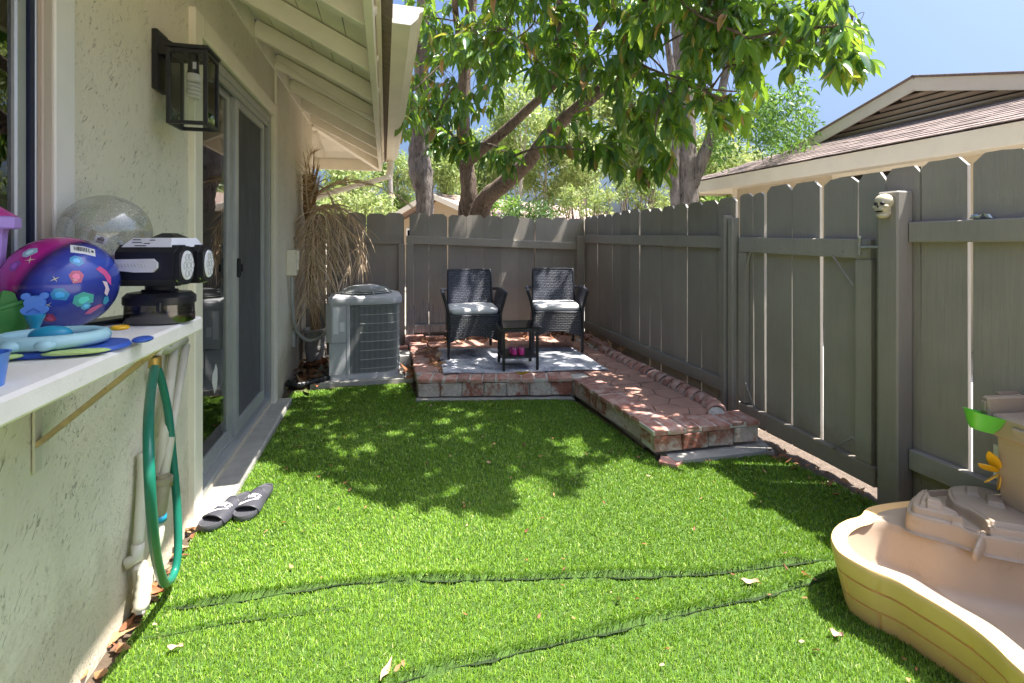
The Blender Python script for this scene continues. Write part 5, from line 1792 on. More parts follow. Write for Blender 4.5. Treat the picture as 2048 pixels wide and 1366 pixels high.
# ---- printed play ball
bc, brd = P(124, 566, D=1.085), 0.1005
m_, nt, b_ = new_mat('printed_ball')
tc = node(nt, 'ShaderNodeTexCoord').outputs['Object']
sp = node(nt, 'ShaderNodeSeparateXYZ')
nt.links.new(tc, sp.inputs[0])
g = mathn(nt, 'ADD', mathn(nt, 'MULTIPLY', sp.outputs[0], 9.2), mathn(nt, 'MULTIPLY', sp.outputs[1], -2.4))
g = mathn(nt, 'ADD', g, mathn(nt, 'MULTIPLY', sp.outputs[2], -4.5))
f_ = mathn(nt, 'ADD', mathn(nt, 'MULTIPLY', g, 0.5), 0.69)
nt.links.new(ramp(nt, f_, [(0.30, (0.52, 0.02, 0.26)), (0.42, (0.48, 0.02, 0.27)), (0.50, (0.035, 0.012, 0.10)), (0.58, (0.03, 0.04, 0.32)), (0.78, (0.045, 0.085, 0.48)), (1.0, (0.02, 0.03, 0.22))]), b_.inputs['Base Color'])
b_.inputs['Roughness'].default_value = 0.18
b_.inputs['Coat Weight'].default_value = 0.4
ball = thing('printed_ball', 'glossy blue and magenta play ball printed with gems and sparkles', 'ball', (bc.x, bc.y, bc.z - brd))
part(MB().ball(bc, brd, 48, 28), 'ball_skin', m_, ball, smooth=True)


def ball_decal(parent, c, r, d, polys, mat, name, spin=0.0, lift=1.006, proud=True):
    """polygons in metres round a direction d, laid onto the sphere"""
    d = Vector(d).normalized()
    up = Vector((0, 0, 1))
    x = up.cross(d)
    x = x.normalized()
    y = d.cross(x)
    cs, sn = math.cos(spin), math.sin(spin)
    m_ = MB()
    for poly in polys:
        # fan with inner ring so that it follows the curve
        cxp = (sum(p[0] for p in poly) / len(poly), sum(p[1] for p in poly) / len(poly))
        n = len(poly)
        vs = []
        for k in (1.0, 0.66, 0.33):
            for p in poly:
                u = cxp[0] + (p[0] - cxp[0]) * k
                w = cxp[1] + (p[1] - cxp[1]) * k
                u, w = u * cs - w * sn, u * sn + w * cs
                vs.append(c + (d + x * (u / r) + y * (w / r)).normalized() * r * lift)
        u, w = cxp[0] * cs - cxp[1] * sn, cxp[0] * sn + cxp[1] * cs
        vs.append(c + (d + x * (u / r) + y * (w / r)).normalized() * r * lift)
        fs = []
        for ring in range(2):
            fs += [(ring * n + i, ring * n + (i + 1) % n, (ring + 1) * n + (i + 1) % n, (ring + 1) * n + i) for i in range(n)]
        fs += [(2 * n + i, 2 * n + (i + 1) % n, 3 * n) for i in range(n)]
        m_.add(vs, fs)
    return part(m_, name, mat, parent, smooth=True)


def bdir(px, py, c, r):
    """direction on a ball whose surface shows at a pixel"""
    o = Vector((0, 0, CAMH))
    d = ray(px, py).normalized()
    oc = o - c
    b = oc.dot(d)
    q_ = b * b - (oc.dot(oc) - r * r)
    t = -b - math.sqrt(max(q_, 0))
    return (o + d * t - c).normalized()


def rect(w, h, cx=0, cy=0, n=4):
    return [(cx - w / 2, cy - h / 2), (cx, cy - h / 2), (cx + w / 2, cy - h / 2), (cx + w / 2, cy + h / 2), (cx, cy + h / 2), (cx - w / 2, cy + h / 2)]


def barcode(parent, c, r, d, w, h, spin):
    ball_decal(parent, c, r, d, [rect(w, h)], PRINTW, 'barcode_label', spin, 1.006)
    bars = []
    x = -w * 0.36
    rs = random.Random(2)
    while x < w * 0.22:
        bw = rs.choice((0.0007, 0.0011, 0.0017))
        bars.append(rect(bw, h * 0.55, x, 0.03 * h))
        x += bw + rs.choice((0.0008, 0.0013))
    bars.append(rect(w * .10, h * .3, w * .36, 0))
    ball_decal(parent, c, r, d, bars, INK, 'barcode_print', spin, 1.012)


barcode(ball, bc, brd, bdir(167, 500, bc, brd), 0.044, 0.024, R(-20))
star = [((0.0085 if k % 2 == 0 else 0.0016) * math.cos(k * math.pi / 4 + .2) * (1 if k % 4 else 1.2), (0.0085 if k % 2 == 0 else 0.0016) * math.sin(k * math.pi / 4 + .2)) for k in range(8)]
ball_decal_list = []
for i, (a, b, s) in enumerate(((60, 520, 1.0), (110, 558, .9), (96, 610, .9), (150, 560, .7))):
    ball_decal(ball, bc, brd, bdir(a, b, bc, brd), [[(p[0] * s, p[1] * s) for p in star]], M('print_cream', (0.72, 0.66, 0.45), 0.3, 0.02, bst=0), 'sparkle_print', 0.3 * i)
gem = [(-.007, .003), (-.003, .008), (.004, .008), (.008, .002), (.005, -.007), (-.003, -.008)]
GEMS = [((152, 554), (0.62, 0.16, 0.25), 1.1), ((153, 522), (0.06, 0.30, 0.60), 1.0), ((120, 590), (0.06, 0.32, 0.58), 1.2), ((168, 600), (0.08, 0.45, 0.36), 1.5), ((60, 505), (0.35, 0.55, 0.66), 1.1), ((30, 532), (0.30, 0.08, 0.42), 1.0), ((100, 636), (0.55, 0.08, 0.2), 1.0), ((172, 611), (0.10, 0.42, 0.60), .8)]
for i, (pp, colr, s) in enumerate(GEMS):
    dcl = ball_decal(ball, bc, brd, bdir(*pp, bc, brd), [[(p[0] * s * 1.5, p[1] * s * 1.5) for p in gem]], M('print_gem_%d' % i, colr, 0.25, 0.12, 60, bst=0), 'gem_print', 0.5 * i)
    ball_decal(ball, bc, brd, bdir(*pp, bc, brd), [[(p[0] * s * .75, p[1] * s * .75) for p in gem]], M('print_gem_hi_%d' % i, sh(colr, 1.7), 0.25, 0.05, 60, bst=0), 'gem_highlight', 0.5 * i + .4, 1.010)
# plain pink and pale ribbons at the side
rib = [[(-.016, .030), (-.004, .034), (.006, .020), (.012, .004), (.008, -.014), (.0, -.004), (-.004, .012)]]
ball_decal(ball, bc, brd, bdir(214, 560, bc, brd), rib, M('print_pink', (0.66, 0.10, 0.30), 0.25, 0.1, 40, bst=0), 'ribbon_print', 0.2, 1.006)
ball_decal(ball, bc, brd, bdir(212, 575, bc, brd), [[(-.008, .016), (.002, .012), (.008, -.006), (.004, -.02), (-.004, -.012), (-.002, .0)]], M('print_pale', (0.74, 0.60, 0.66), 0.25, 0.05, 40, bst=0), 'ribbon_print', 0.1, 1.010)
ball_decal(ball, bc, brd, bdir(190, 618, bc, brd), [[(-.020, -.006), (-.010, .006), (.006, .010), (.016, .004), (.006, -.002), (-.008, -.010)]], M('print_rose', (0.60, 0.14, 0.30), 0.25, 0.1, 40, bst=0), 'ribbon_print', 0.3, 1.006)
ball_decal(ball, bc, brd, bdir(212, 600, bc, brd), [[(-.006, .010), (.004, .008), (.008, -.006), (.0, -.012), (-.008, -.004)]], M('print_teal', (0.05, 0.32, 0.48), 0.25, 0.1, 40, bst=0), 'ribbon_print', 0.3, 1.008)

# ---- clear glitter ball
gc, grd = Vector((-0.722, 1.556, 1.268)), 0.101
gb = thing('glitter_ball', 'clear glitter play ball resting behind the printed ball', 'ball', (gc.x, gc.y, gc.z - grd))
m_, nt, b_ = new_mat('glitter_vinyl')
nt.nodes.remove(b_)
trp = node(nt, 'ShaderNodeBsdfTransparent')
trp.inputs[0].default_value = (0.86, 0.86, 0.86, 1)
glo = node(nt, 'ShaderNodeBsdfGlossy')
glo.inputs['Roughness'].default_value = 0.12
dif = node(nt, 'ShaderNodeBsdfDiffuse')
dif.inputs[0].default_value = (0.75, 0.74, 0.70, 1)
lw = node(nt, 'ShaderNodeLayerWeight')
lw.inputs[0].default_value = 0.32
m1 = node(nt, 'ShaderNodeMixShader')
nt.links.new(mathn(nt, 'MULTIPLY_ADD', lw.outputs['Facing'], 0.45, 0.12), m1.inputs[0])
nt.links.new(trp.outputs[0], m1.inputs[1])
nt.links.new(glo.outputs[0], m1.inputs[2])
m2_ = node(nt, 'ShaderNodeMixShader')
vv = pos_coord(nt, (1, 1, 1), True)
spk = ramp(nt, noise_tex(nt, vv, 330, 1, 0.4), [(0.64, 0.14), (0.69, 0.85)])
zmask = ramp(nt, noise_tex(nt, vv, 14, 2, 0.5), [(0.35, 0.2), (0.6, 1.0)])
nt.links.new(mathn(nt, 'MULTIPLY', mathn(nt, 'ADD', spk, 0.07), zmask), m2_.inputs[0])
nt.links.new(m1.outputs[0], m2_.inputs[1])
nt.links.new(dif.outputs[0], m2_.inputs[2])
nt.links.new(m2_.outputs[0], nt.nodes['Material Output'].inputs[0])
part(MB().ball(gc, grd, 48, 28), 'ball_skin', m_, gb, smooth=True)
barcode(gb, gc, grd, bdir(202, 480, gc, grd), 0.018, 0.026, R(70))
lines = [rect(random.uniform(.010, .018), 0.0011, 0, -0.012 + k * .0026) for k in range(10)]
ball_decal(gb, gc, grd, bdir(184, 470, gc, grd), lines, M('print_gold', (0.32, 0.25, 0.13), 0.4, 0.1, bst=0), 'care_print', R(-20), 1.006)
ball_decal(gb, gc, grd, bdir(282, 476, gc, grd), lines, M('print_gold', (0.32, 0.25, 0.13)), 'care_print', R(-25), 1.006)
part(MB().lathe([(0.006, 0), (0.006, 0.002), (0.003, 0.003)], 12, T=Matrix.Translation(gc + bdir(241, 486, gc, grd) * grd) @ bdir(241, 486, gc, grd).to_track_quat('Z', 'Y').to_matrix().to_4x4()), 'valve', GREYW, gb)

# ---- lilac toy tower cut by the picture's edge
tp = P(-66, 560, D=1.0)
tt = thing('toy_tower', 'lilac toy tower with a magenta roof at the end of the shelf', 'toy', (tp.x, tp.y, ZS))
part(MB().lathe([(0.050, 0), (0.050, 0.08), (0.058, 0.22), (0.060, 0.228)], 12, (0, 0, 0)), 'tower_body', LILAC, tt, True)
part(MB().lathe([(0.076, 0.228), (0.078, 0.231), (0.078, 0.250), (0.074, 0.253)], 12, (0, 0, 0)), 'battlement', LILAC, tt, True)
part(MB().lathe([(0.074, 0.2535), (0.045, 0.275), (0.012, 0.30), (0.0, 0.305)], 12, (0, 0, 0)), 'tower_roof', HOTPINK, tt, True)
a = Vector((0.050, -0.035, 0.2665))
part(MB().ball(a, (0.014, 0.009, 0.006), 12, 8), 'roof_flower', LIMEY, tt, True, True)

# ---- green toy scoop
gp0 = P(8, 622, D=0.99)
gs = thing('toy_scoop', 'green toy scoop leaning among the beach toys', 'toy', (gp0.x, gp0.y, ZS + 0.012), R(25))
Tg = Matrix.Rotation(R(-18), 4, 'Y')
rows = []
for k, (s, z) in enumerate(((0.70, 0.0), (0.92, 0.012), (1.0, 0.05), (1.05, 0.052), (1.05, 0.058), (0.96, 0.058), (0.90, 0.05), (0.80, 0.014), (0.1, 0.010))):
    rows.append((s, z))
part(MB().lathe(rows, 32, (0, 0, 0.004), 0.052, 0.035, T=Tg, power=0.55), 'scoop_bowl', GREEN2, gs, True, True, 35)
part(MB().box((-0.012, -0.020, 0.058), (0.034, 0.020, 0.092), Tg @ Matrix.Rotation(R(30), 4, 'Y') @ Matrix.Translation((-0.01, 0, 0)), ch=0.003), 'scoop_grip', GREEN2, gs, True)

# ---- blue bear sand stamp on a butter yellow block
bp = P(80, 634, D=0.985)
bl_ = part(MB().box((-0.020, -0.016, 0), (0.020, 0.016, 0.022), Matrix.Translation((bp.x, bp.y, ZS)) @ Matrix.Rotation(R(20), 4, 'Z'), ch=0.003), 'toy_block', BUTTER)
bl_.location.z += 0.0
tag(bl_, 'small butter yellow toy block in front of the printed ball', 'toy')
be = thing('bear_stamp', 'blue bear shaped toy standing on the yellow block', 'toy', (bp.x - 0.006, bp.y - 0.004, ZS + 0.022), R(15))
part(MB().lathe([(0.010, 0), (0.007, 0.010), (0.011, 0.022), (0.016, 0.034), (0.016, 0.038)], 14), 'stand', TEALP, be, True, True, 40)
Tq = Matrix(((1, 0, 0, 0), (0, 0, -1, 0.006), (0, 1, 0, 0), (0, 0, 0, 1)))
part(MB().prism([(0.020 * math.cos(a), 0.046 + 0.011 * math.sin(a)) for a in [2 * math.pi * k / 20 for k in range(20)]], 0.013, Tq)
     .prism([(0.0155 * math.cos(a), 0.060 + 0.014 * math.sin(a)) for a in [2 * math.pi * k / 20 for k in range(20)]], 0.0115, Tq), 'bear_head', BEARB, be, True)
for s in (-1, 1):
    part(MB().lathe([(0.0065, 0), (0.0065, 0.010), (0.004, 0.0105)], 12, T=Tq @ Matrix.Translation((s * 0.0135, 0.073, 0))), 'ear', BEARB, be, True)
    part(MB().tube([(0, -0.0085, 0.050), (s * 0.010, -0.0085, 0.042)], 0.0009, 5), 'mouth_line', BLUEP, be, True)

# ---- aqua ring toy, blue fish mould, blue cup
rp = P(105, 676, Z=ZS + 0.026)
rt = thing('ring_toy', 'pale aqua turtle shaped ring toy on the shelf front', 'toy', (rp.x, rp.y, ZS + 0.012), R(10))
part(MB().tube([(0.074 * math.cos(a), 0.058 * math.sin(a), 0.014) for a in [2 * math.pi * k / 40 for k in range(41)]], 0.0125, 10, cap=False), 'ring', AQUA, rt, True, True)
for (x, y, s) in ((-0.035, -0.060, 0.017), (0.012, -0.066, 0.015), (-0.075, -0.035, 0.016), (0.060, 0.045, 0.013)):
    part(MB().ball((x, y, 0.012), (s, s * .9, 0.010), 14, 8), 'flipper', AQUA, rt, True, True)
part(MB().ball((-0.004, 0.004, 0.020), (0.032, 0.020, 0.016), 20, 12), 'shell', TEALP, rt, True, True)
fp = P(130, 700, Z=ZS + 0.006)
fm = thing('fish_mould', 'dark blue flat sand mould with pale green fins under the ring toy', 'toy', (fp.x, fp.y, ZS), R(10))
part(MB().lathe([(0.94, 0.0005), (1, 0.004), (0.96, 0.011), (0.3, 0.012)], 36, (-0.005, 0.02, 0), 0.098, 0.068, power=0.9), 'mould_body', BLUEP, fm, True, True, 45)
part(MB().ball((0.105, 0.05, 0.008), (0.018, 0.026, 0.006), 14, 8), 'tail', BLUEP, fm, True, True)
for x, w in ((-0.070, 0.030), (0.030, 0.050)):
    part(MB().ball((x, -0.045, 0.009), (w, 0.014, 0.005), 18, 8), 'fin', LIMEY, fm, True, True)
part(MB().tube([(0.062 + 0.012 * math.cos(a), 0.075 + 0.012 * math.sin(a), 0.030) for a in [2 * math.pi * k / 20 for k in range(21)]], 0.004, 8), 'hang_ring', WHEELY, fm, True, True)
cpv = P(-40, 732, Z=ZS + 0.03)
cpo = part(MB().lathe([(0.024, 0), (0.030, 0.045), (0.032, 0.047), (0.029, 0.047), (0.023, 0.004), (0.01, 0.003)], 24, (cpv.x, cpv.y, ZS)), 'toy_cup', BEARB, smooth=True, angle=40)
tag(cpo, 'small blue toy cup at the shelf front, cut by the picture edge', 'toy')

# ================================================================== HOSE AND PIPES ON THE WALL
hp = thing('garden_hose', 'dark green hose hanging in a loop from the tap under the shelf', 'hose', (-0.74, 1.95, 0))
h_pts = [P(310, 732, X=-0.745), P(302, 780, X=-0.70), P(297, 850, X=-0.635), P(299, 950, X=-0.60), P(306, 1060, X=-0.62), P(316, 1130, X=-0.67), P(330, 1166, X=-0.71),
         P(347, 1150, X=-0.725), P(356, 1100, X=-0.725), P(354, 1010, X=-0.735), P(346, 920, X=-0.75), P(337, 830, X=-0.765), P(325, 770, X=-0.775), P(314, 735, X=-0.785)]
part(MB().tube(catmull(h_pts, 8), 0.0135, 10), 'hose', HOSE, hp, smooth=True)
c_ = P(310, 722, X=-0.745)
part(MB().tube([c_ + Vector((0.0, 0, -0.022)), c_ + Vector((0, 0, 0.012))], 0.019, 12), 'hose_coupling', BRASS, hp, smooth=True, angle=40)
tapt = thing('garden_tap', 'painted tap and twin supply pipes under the shelf end', 'tap', (-0.79, 2.1, 0.4))
p0, p1 = P(312, 716, X=-0.745), P(348, 690, X=-0.79)
part(MB().tube([p0 + Vector((0, 0, 0.008)), p0 + Vector((0, 0.02, 0.028)), p0.lerp(p1, .6), p1, P(368, 680, X=-0.80)], [0.014, 0.017, 0.016, 0.018, 0.018], 10), 'spout', BEIGEP, tapt, smooth=True)
q0 = P(336, 697, X=-0.77)
part(MB().tube([q0, q0 + Vector((0.02, 0, 0.035))], 0.008, 8).tube([q0 + Vector((0.02, -0.025, 0.038)), q0 + Vector((0.02, 0.025, 0.038))], 0.007, 8), 'tap_handle', BEIGEP, tapt, smooth=True)
a, b = P(348, 700, X=-0.80), P(318, 950, X=-0.765)
part(MB().tube([a, b], 0.0165, 10), 'pipe', BEIGEP, tapt, smooth=True)
a, b = P(372, 690, X=-0.80), P(328, 952, X=-0.745)
part(MB().tube([a, b], 0.0150, 10), 'pipe', BEIGEP, tapt, smooth=True)
v0, v1 = P(326, 955, X=-0.745), P(320, 1030, X=-0.745)
part(MB().tube([v0 + Vector((0, 0, 0.012)), v0], 0.019, 12).tube([v0, v0 + Vector((0, 0, -0.018))], 0.030, 12).tube([v0 + Vector((0, 0, -0.018)), v1 + Vector((0, 0, 0.02)), v1], [0.024, 0.022, 0.017], 12), 'valve_body', M('dull_brass', (0.33, 0.29, 0.21), 0.5, 0.2, 30, 90, 0.2, 0.002, metal=0.4), tapt, smooth=True, angle=40)
part(MB().tube([v1, v1 + Vector((0, 0, -0.02))], 0.020, 12), 'valve_ring', TEALP, tapt, smooth=True)
w0 = v0.lerp(v1, .35)
part(MB().tube([w0, w0 + Vector((0.0, 0.05, 0.0))], 0.016, 10), 'valve_outlet', BRASS, tapt, smooth=True)
w1 = v1 + Vector((0, 0, -0.02))
part(MB().tube(catmull([w1, w1 + Vector((-0.003, -0.01, -0.06)), P(300, 1130, X=-0.77), P(285, 1190, X=-0.79), P(278, 1230, X=-0.79)], 6), [0.012, 0.012, 0.013] + [0.016] * 22, 10), 'pipe', BEIGEP, tapt, smooth=True)
dr = thing('drain_pipe', 'beige drain pipe with ribbed fitting at the foot of the wall', 'pipe', (-0.8, 1.85, 0))
part(MB().tube(catmull([P(286, 905, X=-0.800), P(284, 980, X=-0.798), P(276, 1095, X=-0.793)], 4), 0.0165, 10), 'pipe', BEIGEP, dr, smooth=True)
e0 = P(276, 1100, X=-0.793)
part(MB().tube([e0 + Vector((0, 0, 0.02)), e0 + Vector((0, -.005, -0.02)), e0 + Vector((-0.03, -0.02, -0.03))], 0.020, 10), 'elbow', BEIGEP, dr, smooth=True)
part(MB().box((-0.022, -0.022, -0.085), (0.018, 0.018, 0.03), Matrix.Translation(P(283, 1140, X=-0.785)) @ Matrix.Rotation(R(10), 4, 'X'), ch=0.010), 'fitting_box', BEIGEP, dr)
f0 = P(292, 1150, X=-0.765)
part(MB().tube([f0 + Vector((0, -0.004 * k, 0.02 - 0.012 * k)) for k in range(10)], [0.0245 if k % 2 else 0.0215 for k in range(10)], 14), 'ribbed_sleeve', BEIGEP, dr, smooth=True)

# ================================================================== SLIDE SANDALS
def text_geo(body, size):
    cu = bpy.data.curves.new('lettering', 'FONT')
    cu.body = body
    cu.size = size
    cu.align_x = 'CENTER'
    cu.resolution_u = 3
    ob = bpy.data.objects.new('lettering', cu)
    COL.objects.link(ob)
    dg = bpy.context.evaluated_depsgraph_get()
    me = bpy.data.meshes.new_from_object(ob.evaluated_get(dg))
    vs = [v.co.copy() for v in me.vertices]
    fs = [tuple(p.vertices) for p in me.polygons]
    bpy.data.objects.remove(ob)
    bpy.data.curves.remove(cu)
    bpy.data.meshes.remove(me)
    return vs, fs


def sole_w(y):
    t = y / 0.285
    pts = [(0, 0.012), (0.03, 0.024), (0.1, 0.034), (0.25, 0.038), (0.45, 0.038), (0.65, 0.048), (0.8, 0.051), (0.92, 0.043), (0.98, 0.026), (1.0, 0.010)]
    for (a, wa), (b, wb) in zip(pts, pts[1:]):
        if t <= b:
            return wa + (wb - wa) * (t - a) / (b - a)
    return 0.01


TXT = text_geo('NIKE', 0.034)


def slide(heel, toe, label, roll=0.0):
    """pool slide, local +y from heel to toe"""
    d = Vector((toe[0] - heel[0], toe[1] - heel[1], 0))
    ang = math.atan2(d.y, d.x) - math.pi / 2
    t = thing('slide_sandal', label, 'sandal', (heel[0], heel[1], 0.020), ang, 'pair of slides by the door')
    ny = 34
    ysr = [0.285 * k / ny for k in range(ny + 1)]
    layers = []
    for (k, z, bow) in ((0.94, 0.0, 0), (1.0, 0.006, 0), (1.0, 0.020, 0), (0.97, 0.0255, 0), (0.88, 0.0245, 0), (0.80, 0.019, 1)):
        ring = []
        for y in ysr:
            ring.append(Vector((-sole_w(y) * k, 0.1425 + (y - 0.1425) * (1 - (1 - k) * .25), z + 0.008 * (1 - y / .285))))
        for y in ysr[::-1]:
            ring.append(Vector((sole_w(y) * k, 0.1425 + (y - 0.1425) * (1 - (1 - k) * .25), z + 0.008 * (1 - y / .285))))
        layers.append(ring)
    n = len(layers[0])
    vs = [p for r_ in layers for p in r_]
    fs = []
    for i in range(len(layers) - 1):
        fs += [(i * n + j, i * n + (j + 1) % n, (i + 1) * n + (j + 1) % n, (i + 1) * n + j) for j in range(n)]
    fs.append(tuple(range(n))[::-1])
    top0 = (len(layers) - 1) * n
    for j in range(ny):
        fs.append((top0 + j, top0 + n - 1 - j, top0 + n - 2 - j, top0 + j + 1))
    part(MB().add(vs, fs), 'sole', RUBBER, t, True, True, 40)
    # footbed ribs
    m_ = MB()
    for y in [0.02 + 0.0085 * k for k in range(31)]:
        w = sole_w(y) * 0.76
        zz = 0.0195 + 0.008 * (1 - y / .285)
        m_.add([(-w, y - .0018, zz), (w, y - .0018, zz), (w, y + .0018, zz), (-w, y + .0018, zz), (-w, y, zz + .0016), (w, y, zz + .0016)],
               [(0, 1, 5, 4), (4, 5, 2, 3)])
    part(m_, 'footbed', RUBBER, t, True)
    y0, y1 = 0.126, 0.226
    Hs = 0.052

    def arch(u, v, lift=0.0):
        """u -1..1 across, v 0 (instep edge) .. 1 (toe edge)"""
        a = math.pi * (u + 1) / 2
        y = y0 + (y1 - y0) * v + 0.018 * (1 - abs(u)) * (v - .5) * 1.2 - 0.012 * (1 - u * u) * (1 - v)
        w = sole_w(min(y, 0.26)) + 0.004 + lift
        hgt = (Hs - 0.014 * v) + lift
        return Vector((-w * math.cos(a), y, 0.010 + hgt * math.sin(a) ** 0.85))
    rows = [[arch(-1 + 2 * j / 20, i / 8) for j in range(21)] for i in range(9)]
    rows2 = [[arch(-1 + 2 * j / 20, i / 8, -0.005) for j in range(21)] for i in range(9)]
    m_ = MB().sheet(rows).sheet(rows2)
    nv = 9 * 21
    ring = [j for j in range(21)] + [i * 21 + 20 for i in range(1, 9)] + [8 * 21 + j for j in range(19, -1, -1)] + [i * 21 for i in range(7, 0, -1)]
    m_.f += [(ring[i], ring[(i + 1) % len(ring)], nv + ring[(i + 1) % len(ring)], nv + ring[i]) for i in range(len(ring))]
    part(m_, 'strap', STRAP, t, True, True, 50)
    for i in (0, 8):
        part(MB().tube([arch(-1 + 2 * j / 20, i / 8) for j in range(21)], 0.003, 6), 'strap_edge', STRAP, t, True, True)

    def on_strap(tx, ty):
        # letters stand upright for someone facing the toes
        s_ = 0.085
        return arch(max(-.98, min(.98, -(tx) / s_ * 1.0)), 0.56 - ty / 0.100, 0.0012)
    vs = [on_strap(v.x + 0.25 * v.y, v.y) for v in TXT[0]]
    part(MB().add(vs, TXT[1]), 'lettering', PRINTW, t, True)
    sw = [(-0.042, -0.006), (-0.047, -0.018), (-0.040, -0.026), (-0.026, -0.024), (0.0, -0.015), (0.046, 0.0), (0.0, -0.022), (-0.022, -0.033), (-0.040, -0.038), (-0.052, -0.030), (-0.053, -0.018)]
    a_ = [(-0.040, -0.008), (-0.043, -0.016), (-0.036, -0.021), (-0.022, -0.018), (0.008, -0.009), (0.042, 0.002)]
    b_ = [(-0.050, -0.010), (-0.054, -0.022), (-0.046, -0.033), (-0.026, -0.031), (0.004, -0.016), (0.042, 0.0015)]
    up, dn = [], []
    for (p, q) in ((a_, up), (b_, dn)):
        for i in range(len(p) - 1):
            for k in range(4):
                q.append((p[i][0] + (p[i + 1][0] - p[i][0]) * k / 4, p[i][1] + (p[i + 1][1] - p[i][1]) * k / 4))
        q.append(p[-1])
    grid = [[on_strap(a[0] * .9, a[1] - 0.002) for a in up], [on_strap((a[0] + b[0]) * .45, (a[1] + b[1]) / 2 - 0.002) for a, b in zip(up, dn)], [on_strap(b[0] * .9, b[1] - 0.002) for b in dn]]
    part(MB().sheet(grid), 'swoosh_mark', PRINTW, t, True)


slide((-0.628, 2.615), (-0.752, 2.352), 'black slide sandal with white lettering nearest the door trim')
slide((-0.560, 2.680), (-0.618, 2.395), 'black slide sandal with white lettering further from the wall')

# ================================================================== SKULL AND WRAPPER ON THE FENCE
sk = thing('skull_ornament', 'small bone coloured plastic skull fixed to the gate post top', 'ornament', (FX - 0.10, 1.80, 1.35), R(4))
sx_ = -0.012
m_ = MB().ball((sx_ + 0.004, 0, 0.075), (0.036, 0.040, 0.036), 24, 14)
m_.ball((sx_ - 0.006, 0, 0.044), (0.030, 0.031, 0.026), 20, 12)
m_.ball((sx_ - 0.006, 0, 0.013), (0.027, 0.025, 0.015), 20, 10)
m_.ball((sx_ - 0.018, 0.022, 0.052), (0.014, 0.013, 0.010), 12, 8).ball((sx_ - 0.018, -0.022, 0.052), (0.014, 0.013, 0.010), 12, 8)
m_.box((sx_ - 0.015, -0.024, 0.010), (sx_ + 0.02, 0.024, 0.05), ch=0.006)
part(m_, 'skull', BONE, sk, True, True)
for s in (-1, 1):
    part(MB().ball((sx_ - 0.029, s * 0.0145, 0.066), (0.008, 0.0095, 0.008), 14, 8), 'eye_socket', INK, sk, True, True)
part(MB().ball((sx_ - 0.036, 0, 0.052), (0.003, 0.004, 0.006), 10, 6), 'nose_hole', INK, sk, True, True)
part(MB().ball((sx_ - 0.029, 0, 0.030), (0.008, 0.019, 0.0042), 14, 8), 'mouth', INK, sk, True, True)
m_ = MB()
for k in range(6):
    m_.box((sx_ - 0.0375, -0.0135 + k * .0050, 0.0335), (sx_ - 0.034, -0.0135 + k * .0050 + .0036, 0.039), ch=0.001)
part(m_, 'teeth', BONE, sk, True)
rs = random.Random(5)
wp = P(1960, 441, X=FX - 0.02)
rows = [[Vector((FX - 0.036 + 0.010 * i + rs.uniform(-.003, .003), wp.y - 0.045 + 0.015 * j, 1.333 + rs.uniform(0, .022) * (1 if 0 < j < 6 else .2))) for j in range(7)] for i in range(4)]
o = part(MB().sheet(rows), 'crumpled_wrapper', M('foil_wrap', (0.55, 0.60, 0.66), 0.25, 0.3, 60, 60, 0.4, 0.004, metal=0.3))
tag(o, 'crumpled pale plastic wrapper lying on the fence rail', 'wrapper')

# ================================================================== SAND AND WATER PLAY TABLE
sb = thing('play_table', 'yellow and tan plastic sand and water play table by the fence', 'play table', (1.85, 1.0, 0.0))
ZR = 0.21
rim_px = [(1716, 1029), (1690, 1037), (1668, 1050), (1658, 1068), (1663, 1088), (1680, 1108), (1733, 1138), (1786, 1160), (1831, 1186), (1884, 1217), (1937, 1252), (1981, 1288), (2026, 1332)]
outer = [P(a, b, Z=ZR) for a, b in rim_px]
outer = [Vector((p.x, p.y, 0)) for p in outer] + [Vector(p) for p in ((1.44, 0.72, 0), (1.47, 0.52, 0), (1.58, 0.36, 0), (1.80, 0.30, 0), (2.08, 0.34, 0), (2.22, 0.50, 0), (2.245, 0.80, 0), (2.235, 1.2, 0), (2.20, 1.43, 0), (2.10, 1.535, 0), (1.95, 1.56, 0), (1.82, 1.555, 0))]
oc = catmull(outer, 10, True)
# even spacing
tot = [0.0]
for i in range(len(oc)):
    tot.append(tot[-1] + (oc[(i + 1) % len(oc)] - oc[i]).length)
NS = 420
ev = []
j = 0
for k in range(NS):
    s = tot[-1] * k / NS
    while tot[j + 1] < s:
        j += 1
    f_ = (s - tot[j]) / (tot[j + 1] - tot[j] + 1e-9)
    ev.append(oc[j].lerp(oc[(j + 1) % len(oc)], f_))
nrm = []
for k in range(NS):
    t = (ev[(k + 1) % NS] - ev[k - 1]).normalized()
    nrm.append(Vector((-t.y, t.x, 0)))      # points inwards for this direction of travel
cen = sum(ev, Vector((0, 0, 0))) / NS
if sum(nrm[k].dot(cen - ev[k]) for k in range(NS)) < 0:
    nrm = [-n for n in nrm]
zl = [0.0, 0.006, 0.030, 0.066, 0.0685, 0.0725, 0.075, 0.136, 0.1385, 0.1425, 0.145, 0.190, 0.203, 0.2095]
rows = []
seg = tot[-1] / NS
for z in zl:
    row = []
    for k in range(NS):
        ins = 0.048 * (1 - z / ZR) ** 1.0
        s = k * seg
        band = 0 if z < 0.07 else 1 if z < 0.14 else 2
        g_ = 0.0
        if abs(z - 0.0705) < 0.0025 or abs(z - 0.1405) < 0.0025:
            g_ = 0.009
        if z < 0.19 and (s + band * 0.115) % 0.23 < 0.0062:
            g_ = 0.008
        if z < 0.004:
            g_ += 0.010
        if z > 0.2:
            g_ += 0.003 if z < 0.206 else 0.008
        row.append(ev[k] + nrm[k] * (ins + g_) + Vector((0, 0, z)))
    rows.append(row + [row[0]])
